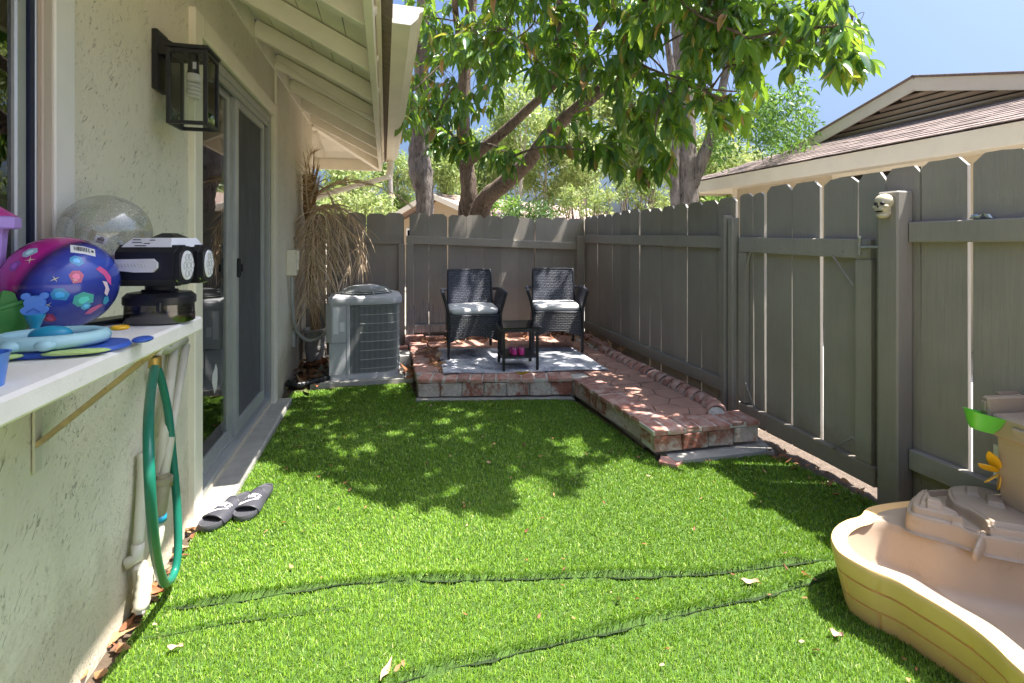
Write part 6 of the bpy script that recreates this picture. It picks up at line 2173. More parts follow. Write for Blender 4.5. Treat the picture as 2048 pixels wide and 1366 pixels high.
for k_, (ins, z) in enumerate(((0.02, 0.2115), (0.045, 0.2115), (0.052, 0.205))):
    row = [ev[k] + nrm[k] * ins + Vector((0, 0, z)) for k in range(NS)]
    rows.append(row + [row[0]])
part(MB().sheet(rows), 'outer_wall', YEL, sb, smooth=True, angle=38)
# basin opening
bas_px = [(1724, 1040), (1700, 1050), (1690, 1064), (1694, 1084), (1728, 1118), (1778, 1137), (1822, 1154), (1866, 1181), (1911, 1208), (1981, 1248), (2043, 1296)]
bas = [P(a, b, Z=ZR) for a, b in bas_px]
bas = [Vector((p.x, p.y, 0)) for p in bas] + [Vector(p) for p in ((1.51, 0.72, 0), (1.55, 0.55, 0), (1.66, 0.45, 0), (1.82, 0.40, 0), (2.02, 0.44, 0), (2.10, 0.60, 0), (2.12, 0.85, 0), (2.09, 1.06, 0), (2.02, 1.165, 0), (1.93, 1.235, 0), (1.86, 1.31, 0), (1.82, 1.40, 0), (1.775, 1.47, 0))]
bc_ = catmull(bas, 8, True)
cb_ = sum(bc_, Vector((0, 0, 0))) / len(bc_)
rows = []
for k, z in ((1.0, 0.2095), (0.985, 0.204), (0.965, 0.18), (0.93, 0.08), (0.88, 0.055), (0.6, 0.048), (0.2, 0.046), (0.01, 0.046)):
    row = [cb_ + (p - cb_) * k + Vector((0, 0, z)) for p in bc_]
    rows.append(row + [row[0]])
part(MB().sheet(rows), 'basin', TAN, sb, smooth=True, angle=60)
# deck between rim and basin
bm_ = bmesh.new()
l1 = [bm_.verts.new(ev[k] + nrm[k] * 0.046 + Vector((0, 0, 0.2095))) for k in range(0, NS, 3)]
l2 = [bm_.verts.new(p + Vector((0, 0, 0.2095))) for p in bc_]
for lp in (l1, l2):
    for i in range(len(lp)):
        bm_.edges.new((lp[i], lp[(i + 1) % len(lp)]))
bmesh.ops.triangle_fill(bm_, edges=bm_.edges[:], use_beauty=True)
bm_.verts.index_update()
m_ = MB()
m_.v = [v.co.copy() for v in bm_.verts]
m_.f = [tuple(v.index for v in f.verts) for f in bm_.faces]
bm_.free()
part(m_, 'deck', TAN, sb)
# moulded water table with a winding channel (height field)
tab_px = [(1822, 1003), (1816, 985), (1830, 968), (1862, 957), (1920, 956), (1985, 962), (2040, 975)]
tab = [P(a, b, Z=0.315) for a, b in tab_px]
tabp = [(p.x, p.y) for p in catmull([Vector((p.x, p.y, 0)) for p in tab] + [Vector(p) for p in ((2.215, 1.30, 0), (2.225, 1.12, 0), (2.20, 1.02, 0), (2.12, 1.05, 0), (2.02, 1.15, 0), (1.93, 1.22, 0), (1.885, 1.30, 0))], 6, True)]
chan = [P(a, b, Z=0.30) for a, b in ((2010, 985), (1960, 970), (1900, 965), (1876, 975), (1884, 1000), (1925, 1022), (1955, 1045), (1955, 1070), (1925, 1085), (1890, 1096), (1862, 1104))]
chan = [(p.x, p.y) for p in catmull(chan, 6)]
gx_ = np.linspace(1.78, 2.25, 200)
gy_ = np.linspace(0.96, 1.60, 270)
X_, Y_ = np.meshgrid(gx_, gy_)
dt, _, _ = dist_poly(tabp + [tabp[0]], X_, Y_)
ins_ = inside(tabp, X_, Y_)
sd = np.where(ins_, dt, -dt)
sm = lambda e0, e1, x: np.clip((x - e0) / (e1 - e0), 0, 1) ** 2 * (3 - 2 * np.clip((x - e0) / (e1 - e0), 0, 1))
H_ = 0.2085 + 0.062 * sm(-0.008, 0.002, sd) + 0.024 * sm(0.013, 0.018, sd) + 0.013 * sm(0.036, 0.040, sd)
dc, sidec, al = dist_poly(chan, X_, Y_)
H_ = H_ - 0.040 * (1 - sm(0.024, 0.031, dc)) * sm(0.0, 0.02, sd) - 0.006 * (1 - sm(0.038, 0.043, dc)) * sm(0.0, 0.03, sd)
for (a, b, w, h, hh) in ((1868, 1012, .024, .020, .014), (1915, 1038, .026, .014, .012), (1945, 990, .030, .018, .012), (1990, 1010, .036, .022, .016), (1895, 1050, .020, .010, .010)):
    q_ = P(a, b, Z=0.30)
    e_ = np.maximum(np.abs((X_ - q_.x) * .8 + (Y_ - q_.y) * .6) / w, np.abs((Y_ - q_.y) * .8 - (X_ - q_.x) * .6) / h)
    H_ = H_ + hh * (1 - sm(0.92, 1.08, e_)) * sm(0.0, 0.02, sd)
nr_, nc_ = X_.shape
keepq = []
fl_ = []
for i in range(nr_ - 1):
    for j in range(nc_ - 1):
        if max(sd[i, j], sd[i + 1, j + 1], sd[i, j + 1], sd[i + 1, j]) > -0.016:
            fl_.append((i * nc_ + j, i * nc_ + j + 1, (i + 1) * nc_ + j + 1, (i + 1) * nc_ + j))
m_ = MB()
used = sorted({v for q_ in fl_ for v in q_})
ix = {v: k for k, v in enumerate(used)}
Xr, Yr, Hr = X_.ravel(), Y_.ravel(), H_.ravel()
m_.add([(Xr[v], Yr[v], Hr[v] + 0.0012) for v in used], [tuple(ix[v] for v in q_) for q_ in fl_])
part(m_, 'water_table', TAN, sb, smooth=True)
# pouring lip into the basin
lp0 = P(1862, 1106, Z=0.235)
part(MB().tube(catmull([(1.955, 1.245, 0.245), (1.90, 1.225, 0.228), (1.865, 1.215, 0.205)], 5), [0.030, 0.031, 0.031, 0.03, 0.029, 0.028, 0.027, 0.026, 0.024, 0.02, 0.012], 12, flat=0.4), 'pouring_lip', TAN, sb, smooth=True)
# tower with its scoop and water wheel
tx, ty = 2.155, 1.205
T = Matrix.Translation((tx, ty, 0))


def frus(x0, x1, y0, y1, z0, z1, k, T=None):
    cx_, cy_ = (x0 + x1) / 2, (y0 + y1) / 2
    vs = []
    for z, s in ((z0, 1.0), (z1, k)):
        vs += [(cx_ + (x - cx_) * s, cy_ + (y - cy_) * s, z) for x, y in ((x0, y0), (x1, y0), (x1, y1), (x0, y1))]
    vs = [(T @ Vector(p)) if T is not None else p for p in vs]
    return vs, [(0, 3, 2, 1), (4, 5, 6, 7), (0, 1, 5, 4), (1, 2, 6, 5), (2, 3, 7, 6), (3, 0, 4, 7)]


Tt = Matrix.Translation((2.185, 1.215, 0)) @ Matrix.Rotation(R(-8), 4, 'Z')
part(MB().add(*frus(-0.060, 0.060, -0.075, 0.085, 0.265, 0.545, 1.10, Tt)), 'tower', TAN, sb)
part(MB().box((-0.080, -0.100, 0.546), (0.080, 0.106, 0.625), Tt, ch=0.008), 'tower_crown', TAN, sb)
part(MB().box((-0.092, -0.050, 0.556), (-0.0805, 0.030, 0.600), Tt, ch=0.004), 'tower_block', TAN, sb)
part(MB().box((-0.086, 0.107, 0.560), (0.075, 0.135, 0.680), Tt, ch=0.006), 'tower_wall', TAN, sb)
part(MB().box((-0.094, 0.112, 0.625), (-0.087, 0.130, 0.665), Tt, ch=0.003), 'tower_tab', TAN, sb)
part(MB().box((0.0, 0.138, 0.60), (0.085, 0.160, 0.685), Tt, ch=0.005), 'tower_back_wall', MAUVE, sb)
# green scoop hooked on the tower
sp0 = P(1945, 838, D=1.80)
m_ = MB()
prof = [(0.030, 0.0), (0.042, 0.02), (0.056, 0.058), (0.060, 0.062), (0.055, 0.062), (0.050, 0.056), (0.036, 0.02), (0.01, 0.006)]
m_.lathe(prof, 24, (0, 0, 0), 1.12, 0.75, T=Matrix.Translation((sp0.x + 0.028, sp0.y - 0.01, sp0.z - 0.040)) @ Matrix.Rotation(R(-14), 4, 'Z') @ Matrix.Rotation(R(14), 4, 'Y'), power=0.7)
part(m_, 'scoop', GREENP, sb, smooth=True, angle=40)
# white strut and amber wheel blades
wz = P(1996, 950, D=1.82)
part(MB().box((-0.004, -0.012, -0.06), (0.010, 0.012, 0.065), Matrix.Translation(P(1995, 925, D=1.83)), ch=0.003), 'wheel_strut', WHITEP, sb)
for k, (a, l) in enumerate(((118, 0.082), (158, 0.080), (212, 0.062), (60, 0.06), (260, 0.06), (310, 0.06), (15, 0.06))):
    Tw = Matrix.Translation(P(2000, 944, D=1.80)) @ Matrix.Rotation(-PHI, 4, 'Z') @ Matrix.Rotation(-R(a), 4, 'Y') @ Matrix.Rotation(R(35), 4, 'X')
    pts = [(0.006 + l * t, 0.019 * math.sin(math.pi * min(1, t * 1.05)) ** .6) for t in [i / 8 for i in range(9)]]
    pts += [(x, -y) for x, y in pts[::-1]]
    part(MB().prism(pts, 0.004, Tw), 'wheel_blade', WHEELY, sb)

# ================================================================== NEIGHBOUR'S HOUSE
nh = thing('neighbour_house', 'tan neighbour house with shingle roof and louvred gable beyond the gate', 'house', (8.5, 5.6, 0))
EX, EY0, EY1, EZ = 6.0, 2.0, 9.26, 2.42
GX, GA, GB, GZ = 7.6, 3.60, 7.66, 3.0
RY, RZ = 5.63, 3.50
part(MB().box((6.5, 2.6, -0.03), (12.5, 8.28, 2.45)), 'wall', NWALL, nh)
part(MB().box((6.478, 8.18, 0.0), (6.498, 8.30, 2.40)), 'corner_board', NTRIM, nh)
part(MB().add([(EX, EY0, EZ), (EX, EY1, EZ), (GX, GB, GZ), (GX, GA, GZ), (GX, RY, RZ), (13, RY, RZ), (13, EY1, EZ), (13, EY0, EZ)],
              [(0, 1, 2, 3), (1, 6, 5, 4, 2), (0, 3, 4, 5, 7)]), 'roof', SHING, nh)
part(MB().add([(EX + .03, EY0, EZ - .20), (EX + .03, EY1 - .03, EZ - .20), (6.5, EY1 - .03, EZ - .20), (6.5, EY0, EZ - .20)], [(0, 1, 2, 3)])
     .add([(6.5, 8.28, EZ - .20), (6.5, EY1 - .03, EZ - .20), (13, EY1 - .03, EZ - .20), (13, 8.28, EZ - .20)], [(0, 1, 2, 3)]), 'soffit', NTRIM, nh)
part(MB().box((EX - 0.02, EY0, EZ - 0.235), (EX + 0.02, EY1, EZ - 0.012), ch=0.004), 'fascia', NTRIM, nh)
part(MB().box((EX + 0.021, EY1 - 0.04, EZ - 0.235), (13, EY1, EZ - 0.012), ch=0.004), 'fascia', NTRIM, nh)
# window under the eave
nw = part(MB().box((6.462, 4.70, 2.17), (6.498, 6.08, 2.31), ch=0.004).box((6.465, 5.98, 1.0), (6.498, 6.08, 2.168), ch=0.004).box((6.465, 4.70, 1.0), (6.498, 4.80, 2.168), ch=0.004), 'window', NTRIM, nh)
part(MB().box((6.485, 4.80, 1.0), (6.497, 5.98, 2.168)), 'window_pane', GLASS, nw)
part(MB().box((6.4982, 4.80, 1.0), (6.4992, 5.98, 2.168)), 'window_blind', SHADE, nw)
# shingle courses on the slope that faces the yard
vx = Vector((GX - EX, 0, GZ - EZ))
slen = vx.length
vx.normalize()
nz_ = Vector((-vx.z, 0, vx.x))
SHV = []
for s in range(4):
    rs = random.Random(s)
    m_ = MB().box((-0.162 + rs.uniform(-.01, 0), -0.01, 0), (0.162, 0.185, 0.010 + rs.uniform(0, .006)))
    SHV.append(mesh_of(m_, 'shingle', SHING))
ncr = 12
for c_i in range(ncr):
    u = slen * c_i / ncr
    y0_ = EY0 + (GA - EY0) * c_i / ncr
    y1_ = EY1 - (EY1 - GB) * c_i / ncr
    n_ = int((y1_ - y0_) / 0.33)
    base = Vector((EX, 0, EZ)) + vx * (u - 0.02) + nz_ * 0.010
    for k in range(n_):
        yc = y1_ - 0.165 - k * 0.33 - (0.16 if c_i % 2 else 0)
        if yc < y0_ + .1:
            continue
        rot = Matrix(((0, vx.x, nz_.x, base.x), (1, 0, 0, yc), (0, vx.z, nz_.z, base.z), (0, 0, 0, 1)))
        place(SHV[random.randrange(4)], 'shingle', nh, rot @ Matrix.Rotation(R(-3.0), 4, 'X') @ Matrix.Translation((0, random.uniform(-.012, .012), random.uniform(0, .004))))
# gable with louvres and barge boards
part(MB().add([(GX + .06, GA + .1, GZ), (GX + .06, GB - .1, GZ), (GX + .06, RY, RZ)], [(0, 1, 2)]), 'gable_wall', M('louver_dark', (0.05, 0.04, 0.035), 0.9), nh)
for k in range(7):
    z = GZ + 0.05 + k * 0.086
    t = 1 - (z + .03 - GZ) / (RZ - GZ)
    if t <= 0.05:
        continue
    y0_, y1_ = RY - (RY - GA) * t, RY + (GB - RY) * t
    part(MB().beam((GX + 0.02, y0_, z), (GX + 0.02, y1_, z), 0.06, 0.034, (0.6, 0, 1), 0.003), 'louver_slat', LOUV, nh)
for (ya, za), (yb, zb) in (((GB + .22, GZ - .115), (RY - 0.03, RZ + .018)), ((GA - .22, GZ - .115), (RY + 0.001, RZ + .018))):
    part(MB().beam((GX - 0.16, ya, za), (GX - 0.16, yb, zb), 0.03, 0.19, (0, 0, 1), 0.004), 'barge_board', NTRIM, nh)
    part(MB().beam((GX - 0.02, ya, za + .115), (GX - 0.02, yb, zb + .115), 0.36, 0.03, (0, 0, 1), 0.004), 'gable_roof_edge', SHING, nh)

part(MB().box((GX - 0.178, RY - 0.09, RZ - 0.075), (GX - 0.142, RY + 0.09, RZ + 0.085), ch=0.004), 'ridge_cap_board', NTRIM, nh)

# ================================================================== FAR HOUSE BEYOND THE BACK FENCE
fc = P(1035, 480, D=17.0)
fh = thing('far_house', 'pale tan house with pinkish roof seen over the back fence', 'house', (fc.x, fc.y, 0), R(38))
part(MB().box((-3.6, -2.1, -0.03), (4.6, 2.1, 2.05)).add([(-3.6, -2.1, 2.05), (-3.6, 2.1, 2.05), (-3.6, 0, 2.95)], [(0, 1, 2)]), 'wall', FARW, fh, True)
part(MB().add([(-4.0, -2.7, 1.86), (5.0, -2.7, 1.86), (5.0, 0, 3.05), (-4.0, 0, 3.05), (-4.0, 2.7, 1.86), (5.0, 2.7, 1.86),
               (-4.0, -2.7, 1.94), (5.0, -2.7, 1.94), (5.0, 0, 3.13), (-4.0, 0, 3.13), (-4.0, 2.7, 1.94), (5.0, 2.7, 1.94)],
              [(0, 3, 2, 1), (3, 4, 5, 2), (6, 7, 8, 9), (9, 8, 11, 10), (0, 1, 7, 6), (4, 10, 11, 5), (0, 6, 9, 3), (3, 9, 10, 4), (1, 2, 8, 7), (2, 5, 11, 8)]), 'roof', FARR, fh, True)
for s in (-1, 1):
    part(MB().beam((-4.03, s * 2.72, 1.86), (-4.03, 0, 3.05), 0.05, 0.17, (0, 0, 1)), 'barge_board', NTRIM, fh, True)
fh.scale = (1, 1, 0.82)
wf = part(MB().box((-3.66, 0.2, 1.0), (-3.605, 1.4, 1.95)), 'window', WHITE, fh, True)
part(MB().box((-3.675, 0.27, 1.07), (-3.662, 1.33, 1.88)), 'window_pane', GLASS, fh, True)


# ================================================================== TREES
def leaf_template(droop=0.25, fold=0.22, nrow=5):
    vs, fs = [], []
    for i in range(nrow + 1):
        t = i / nrow
        w = 0.5 * math.sin(math.pi * min(1.0, t ** 0.85 * 0.98 + 0.02)) ** 0.9
        if i == nrow:
            w = 0.0
        y = t
        z = -droop * t * t
        for s in (-1, 0, 1):
            vs.append((s * w, y, z + (fold * w if s else 0) + (0.03 * math.sin(t * 9) if s else 0)))
    for i in range(nrow):
        for j in range(2):
            fs.append((i * 3 + j, i * 3 + j + 1, (i + 1) * 3 + j + 1, (i + 1) * 3 + j))
    return np.array(vs), np.array(fs)


TEMPL = [leaf_template(0.10, 0.25), leaf_template(0.28, 0.18), leaf_template(0.45, 0.30)]
LEAFMESH = []
for i, (tv, tf) in enumerate(TEMPL):
    sc_ = np.array([0.30, 1.0, 1.0])
    me = bpy.data.meshes.new('leaf')
    me.from_pydata([tuple(v * sc_) for v in tv], [], [tuple(int(a) for a in f) for f in tf])
    me.polygons.foreach_set('use_smooth', [True] * len(me.polygons))
    me.materials.append(LEAFO)
    LEAFMESH.append(me)


def whorl(p, axis, n, size, tone, rs):
    """leaves round a twig tip; returns list of (template, 3x3 columns, origin, tone)"""
    out = []
    axis = axis.normalized()
    a0 = rs.uniform(0, 6.28)
    x = axis.orthogonal().normalized()
    y = axis.cross(x)
    for k in range(n):
        a = a0 + k * 2.4
        el = rs.uniform(0.35, 1.4)
        d = axis * math.cos(el) + (x * math.cos(a) + y * math.sin(a)) * math.sin(el)
        d = (d + Vector((0, 0, -rs.uniform(0.0, 0.6)))).normalized()
        nrm_ = Vector((rs.uniform(-.5, .5), rs.uniform(-.5, .5), 1.0))
        side = d.cross(nrm_)
        if side.length < .05:
            side = d.orthogonal()
        side.normalize()
        nn = side.cross(d)
        L = size * rs.uniform(0.45, 1.2)
        W = L * rs.uniform(0.30, 0.42)
        o = p - axis * rs.uniform(0, 0.10) + d * 0.012
        out.append((rs.randrange(3), side * W, d * L, nn * L, o, min(0.999, max(0.0, rs.gauss(tone, 0.16) if rs.random() > 0.06 else rs.uniform(.92, 1)))))
    return out


def leaves_mesh(name, leaves, mat):
    cos, faces, rr_ = [], [], []
    off = 0
    for (k, cx_, cy_, cz_, o, tone) in leaves:
        tv, tf = TEMPL[k]
        Mm = np.array([cx_, cy_, cz_])
        v = tv @ Mm + np.array(o)
        cos.append(v)
        faces.append(tf + off)
        rr_.append(np.full(len(v), tone))
        off += len(v)
    return np_mesh(name, np.concatenate(cos), np.concatenate(faces).ravel(), 4, mat, np.concatenate(rr_), True)


def limb(mb_, pts, radii, n=10, sub=5):
    path = catmull(pts, sub)
    m = len(path)
    rs_ = []
    for i in range(m):
        f = i / (m - 1) * (len(radii) - 1)
        a = int(min(f, len(radii) - 2))
        rs_.append((radii[a] + (radii[a + 1] - radii[a]) * (f - a)) * (1 + 0.05 * math.sin(i * 2.3)))
    mb_.tube(path, rs_, n)
    return path


rs = random.Random(21)
# ---- the big broad-leaved tree that overhangs the yard
bt = thing('broadleaf_tree', 'large leaved tree with forked trunk overhanging the patio', 'tree', (1.15, 6.5, 0))
skeleton = []
m_ = MB()
skeleton += limb(m_, [P(950, 640, D=6.7), P(936, 520, D=6.7), P(934, 430, D=6.7), P(938, 380, D=6.65), P(932, 325, D=6.6), P(926, 250, D=6.5), P(930, 140, D=6.4), P(942, 20, D=6.3), P(955, -150, D=6.2), P(970, -330, D=6.1)],
                 [0.20, 0.16, 0.125, 0.11, 0.10, 0.09, 0.08, 0.07, 0.06, 0.03], 12)[20:]
part(m_, 'trunk', BARK, bt, smooth=True)
m_ = MB()
skeleton += limb(m_, [P(952, 560, D=6.68), P(960, 440, D=6.62), P(972, 398, D=6.5), P(1010, 366, D=6.3), P(1055, 325, D=6.0), P(1092, 275, D=5.75), P(1130, 238, D=5.5), P(1170, 205, D=5.2), P(1215, 168, D=4.95), P(1290, 90, D=4.6), P(1370, -10, D=4.2), P(1450, -140, D=3.8), P(1520, -300, D=3.5)],
                 [0.15, 0.13, 0.12, 0.105, 0.09, 0.08, 0.075, 0.07, 0.06, 0.05, 0.042, 0.035, 0.02], 10)[30:]
part(m_, 'limb', BARK, bt, smooth=True)
m_ = MB()
skeleton += limb(m_, [P(930, 330, D=6.58), P(962, 300, D=6.4), P(1000, 270, D=6.2), P(1060, 215, D=5.9), P(1112, 165, D=5.6), P(1180, 80, D=5.2), P(1240, -20, D=4.9), P(1300, -150, D=4.5)], [0.08, 0.075, 0.065, 0.055, 0.05, 0.04, 0.03, 0.015], 9)[10:]
part(m_, 'limb', BARK, bt, smooth=True)
for pts, r0 in (([(2.25, 3.25, 3.2), (2.35, 2.9, 3.5), (2.2, 2.5, 3.75), (1.7, 2.3, 3.95), (1.2, 2.4, 4.05)], 0.035),
                ([(2.0, 3.6, 3.15), (1.8, 3.2, 3.6), (1.5, 3.1, 3.9), (1.0, 3.3, 4.1)], 0.03),
                ([(2.3, 3.1, 3.3), (2.6, 2.7, 3.3), (2.75, 2.45, 3.1), (2.7, 2.3, 2.85)], 0.028),
                ([(1.6, 4.6, 2.95), (1.5, 4.2, 3.5), (1.4, 3.9, 4.0), (1.6, 4.0, 4.6)], 0.035),
                ([(2.0, 3.7, 3.1), (2.6, 3.5, 3.7), (3.0, 3.3, 4.2), (3.2, 3.0, 4.6)], 0.03),
                ([(0.9, 6.0, 3.4), (0.7, 5.2, 3.9), (0.9, 4.6, 4.3), (1.2, 4.3, 4.6)], 0.04)):
    m_ = MB()
    skeleton += limb(m_, [Vector(p) for p in pts], [r0, r0 * .8, r0 * .6, r0 * .3], 7)
    part(m_, 'branch', BARK, bt, smooth=True)

tips = []       # (position, tone, size, leaves)
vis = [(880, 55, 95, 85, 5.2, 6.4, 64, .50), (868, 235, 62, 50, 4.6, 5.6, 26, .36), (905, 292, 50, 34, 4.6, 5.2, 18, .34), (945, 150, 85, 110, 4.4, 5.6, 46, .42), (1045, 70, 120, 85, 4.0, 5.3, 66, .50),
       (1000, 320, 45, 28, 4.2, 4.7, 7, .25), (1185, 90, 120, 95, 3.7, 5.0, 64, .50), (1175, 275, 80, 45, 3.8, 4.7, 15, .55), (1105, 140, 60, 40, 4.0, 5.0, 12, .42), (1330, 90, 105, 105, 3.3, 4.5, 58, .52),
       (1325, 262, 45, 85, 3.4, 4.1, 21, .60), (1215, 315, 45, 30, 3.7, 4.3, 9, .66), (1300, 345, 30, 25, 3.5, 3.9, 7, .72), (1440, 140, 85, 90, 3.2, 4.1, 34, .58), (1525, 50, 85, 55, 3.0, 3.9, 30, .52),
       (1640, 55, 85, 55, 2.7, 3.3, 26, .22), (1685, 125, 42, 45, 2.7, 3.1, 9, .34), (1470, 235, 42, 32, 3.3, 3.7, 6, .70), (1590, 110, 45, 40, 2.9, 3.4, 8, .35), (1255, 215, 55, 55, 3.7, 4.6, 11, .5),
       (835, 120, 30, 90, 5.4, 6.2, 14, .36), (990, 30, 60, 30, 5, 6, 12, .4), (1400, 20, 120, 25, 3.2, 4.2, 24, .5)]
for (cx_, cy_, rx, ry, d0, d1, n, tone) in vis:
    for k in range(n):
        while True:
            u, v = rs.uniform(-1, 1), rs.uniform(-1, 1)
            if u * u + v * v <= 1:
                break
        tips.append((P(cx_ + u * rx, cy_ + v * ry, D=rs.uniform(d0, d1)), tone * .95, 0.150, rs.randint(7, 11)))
# crown above the picture: the part that shades the lawn, patio and air conditioner
shade = [gxy(*p) for p in ((500, 800), (525, 920), (640, 945), (760, 1005), (880, 1015), (995, 1040), (1060, 990), (1150, 975), (1190, 925), (1265, 890), (1200, 825), (1140, 790), (840, 785))]
cnt = 0
while cnt < 480:
    x, y = rs.uniform(-0.8, 1.6), rs.uniform(2.1, 4.6)
    if not inside(shade, np.array([x]), np.array([y]))[0]:
        continue
    z = rs.uniform(2.9, 5.2)
    tips.append((Vector((x + SUN.x * z, y + SUN.y * z, z)), .45, 0.16, rs.randint(8, 12)))
    cnt += 1
for k in range(110):
    x, y, z0 = rs.uniform(-0.7, 2.25), 5.6, rs.uniform(0.2, 1.5)
    z = rs.uniform(3.9, 5.6)
    tips.append((Vector((x + SUN.x * (z - z0), y + SUN.y * (z - z0), z)), .45, 0.16, rs.randint(8, 12)))
for k in range(200):
    x, y = rs.uniform(-0.75, 2.0), rs.uniform(3.95, 5.9)
    z = rs.uniform(3.7, 5.6)
    tips.append((Vector((x + SUN.x * z, y + SUN.y * z, z)), .45, 0.16, rs.randint(8, 12)))
leaves = []
tw = MB()
for k_, (p, tone, size, n) in enumerate(tips):
    if k_ % 9:
        continue
    q = min(skeleton, key=lambda s_: (s_ - p).length_squared)
    if (q - p).length < 0.12:
        continue
    md = q.lerp(p, .5) + Vector((rs.uniform(-.1, .1), rs.uniform(-.1, .1), 0.10 * (q - p).length))
    skeleton += limb(tw, [q, md, p + Vector((rs.uniform(-.05, .05), rs.uniform(-.05, .05), .06))], [0.004 + 0.010 * min(1, (q - p).length), 0.009, 0.005], 6, 4)
sk_np = np.array([tuple(p) for p in skeleton])
for (p, tone, size, n) in tips:
    dd = np.linalg.norm(sk_np - np.array(p) - np.array([0, 0, 0.15]), axis=1)
    q = Vector(sk_np[int(np.argmin(dd))])
    v = p - q
    L = v.length
    mid = q.lerp(p, 0.55) + Vector((rs.uniform(-.08, .08), rs.uniform(-.08, .08), 0.06 + 0.1 * min(L, 1.2)))
    ax = (p - mid).normalized()
    ax = (ax + Vector((rs.uniform(-.5, .5), rs.uniform(-.5, .5), rs.uniform(-.7, .1)))).normalized()
    r0 = min(0.006, 0.0025 + 0.002 * L)
    pth = catmull([q, mid, p - ax * 0.06, p], 3)
    tw.tube(pth, [r0 * (1 - .75 * i / (len(pth) - 1)) for i in range(len(pth))], 5, cap=False)
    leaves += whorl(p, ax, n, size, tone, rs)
o = part(tw, 'twigs', BARK, bt, smooth=True, kind='stuff')
big = []
for i, l in enumerate(leaves):
    c = l[4] + l[2] * .5
    a, b, zc = proj(c)
    if 20 < a < 2028 and 8 < b < 1300 and zc > 0.3:
        ux, uy, _ = proj(l[4] + l[2])
        vx_, vy_, _ = proj(l[4])
        big.append((math.hypot(ux - vx_, uy - vy_), i))
big.sort(reverse=True)
single = {i for _, i in big[:300]}
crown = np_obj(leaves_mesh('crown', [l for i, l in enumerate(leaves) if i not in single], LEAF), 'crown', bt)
tag(crown, None, None, None, 'stuff')
WM[crown.name] = Matrix()
for i in single:
    (k, cx_, cy_, cz_, o_, tone) = leaves[i]
    Mx = Matrix(((cx_.x / .30, cy_.x, cz_.x, o_.x), (cx_.y / .30, cy_.y, cz_.y, o_.y), (cx_.z / .30, cy_.z, cz_.z, o_.z), (0, 0, 0, 1)))
    ob = bpy.data.objects.new('leaf', LEAFMESH[k])
    COL.objects.link(ob)
    ob.parent = crown
    ob.matrix_local = Mx

# ---- second tree of the same kind, left trunk
t2 = thing('broadleaf_tree', 'large leaved tree with swollen grey trunk near the house eave', 'tree', (-0.1, 7.3, 0))
m_ = MB()
sk2 = limb(m_, [P(852, 620, D=7.3), P(850, 500, D=7.3), P(850, 430, D=7.3), P(849, 390, D=7.3), P(842, 345, D=7.3), P(838, 300, D=7.3), P(846, 230, D=7.2), P(843, 130, D=7.1), P(846, 20, D=7.0), P(860, -140, D=6.9), P(880, -320, D=6.8)],
           [0.17, 0.145, 0.13, 0.13, 0.175, 0.15, 0.105, 0.10, 0.095, 0.08, 0.04], 12)
part(m_, 'trunk', BARKG, t2, smooth=True)
lv, tw = [], MB()
for (cx_, cy_, rx, ry, n) in ((845, 150, 55, 100, 16), (880, -120, 160, 90, 60), (990, -90, 120, 70, 30), (820, 225, 30, 30, 5), (812, 268, 16, 16, 3)):
    for k in range(n):
        p = P(cx_ + rs.uniform(-1, 1) * rx, cy_ + rs.uniform(-1, 1) * ry, D=rs.uniform(6.3, 7.6))
        q = min(sk2[15:], key=lambda s: (s - p).length)
        mid = q.lerp(p, .5) + Vector((0, 0, .1))
        tw.tube([q, mid, p], [0.012, 0.008, 0.004], 5, cap=False)
        lv += whorl(p, (p - mid), rs.randint(8, 11), 0.17, .38, rs)
part(tw, 'twigs', BARK, t2, smooth=True, kind='stuff')
tag(np_obj(leaves_mesh('crown', lv, LEAF), 'crown', t2), None, None, None, 'stuff')


# ---- airy background trees
def cloud(blobs, size, rs_, tone=0.5, hang=0.4):
    """small leaves scattered through ellipsoid clumps; blobs = (centre, radii, count)"""
    n = sum(b[2] for b in blobs)
    c = np.concatenate([np.tile(np.array(b[0]), (b[2], 1)) for b in blobs])
    r = np.concatenate([np.tile(np.array(b[1]), (b[2], 1)) for b in blobs])
    d = rs_.normal(size=(n, 3))
    d /= np.linalg.norm(d, axis=1)[:, None]
    p = c + d * r * rs_.random((n, 1)) ** 0.45
    a = rs_.normal(size=(n, 3))
    a[:, 2] -= hang
    a /= np.linalg.norm(a, axis=1)[:, None]
    b = np.cross(a, rs_.normal(size=(n, 3)))
    b /= np.linalg.norm(b, axis=1)[:, None] + 1e-9
    L = size * rs_.uniform(.6, 1.3, (n, 1))
    W = L * rs_.uniform(.22, .40, (n, 1))
    co = np.stack([p, p + a * L * .45 + b * W * .5, p + a * L, p + a * L * .45 - b * W * .5], 1).reshape(-1, 3)
    tri = (np.arange(n)[:, None] * 4 + np.array([0, 1, 2, 3])).ravel()
    bt_ = np.concatenate([np.full(b[2], rs_.uniform(-.18, .18)) for b in blobs])
    rr_ = np.clip(rs_.normal(tone, .2, n) + bt_, 0, 1)
    return co, tri, np.repeat(rr_, 4)


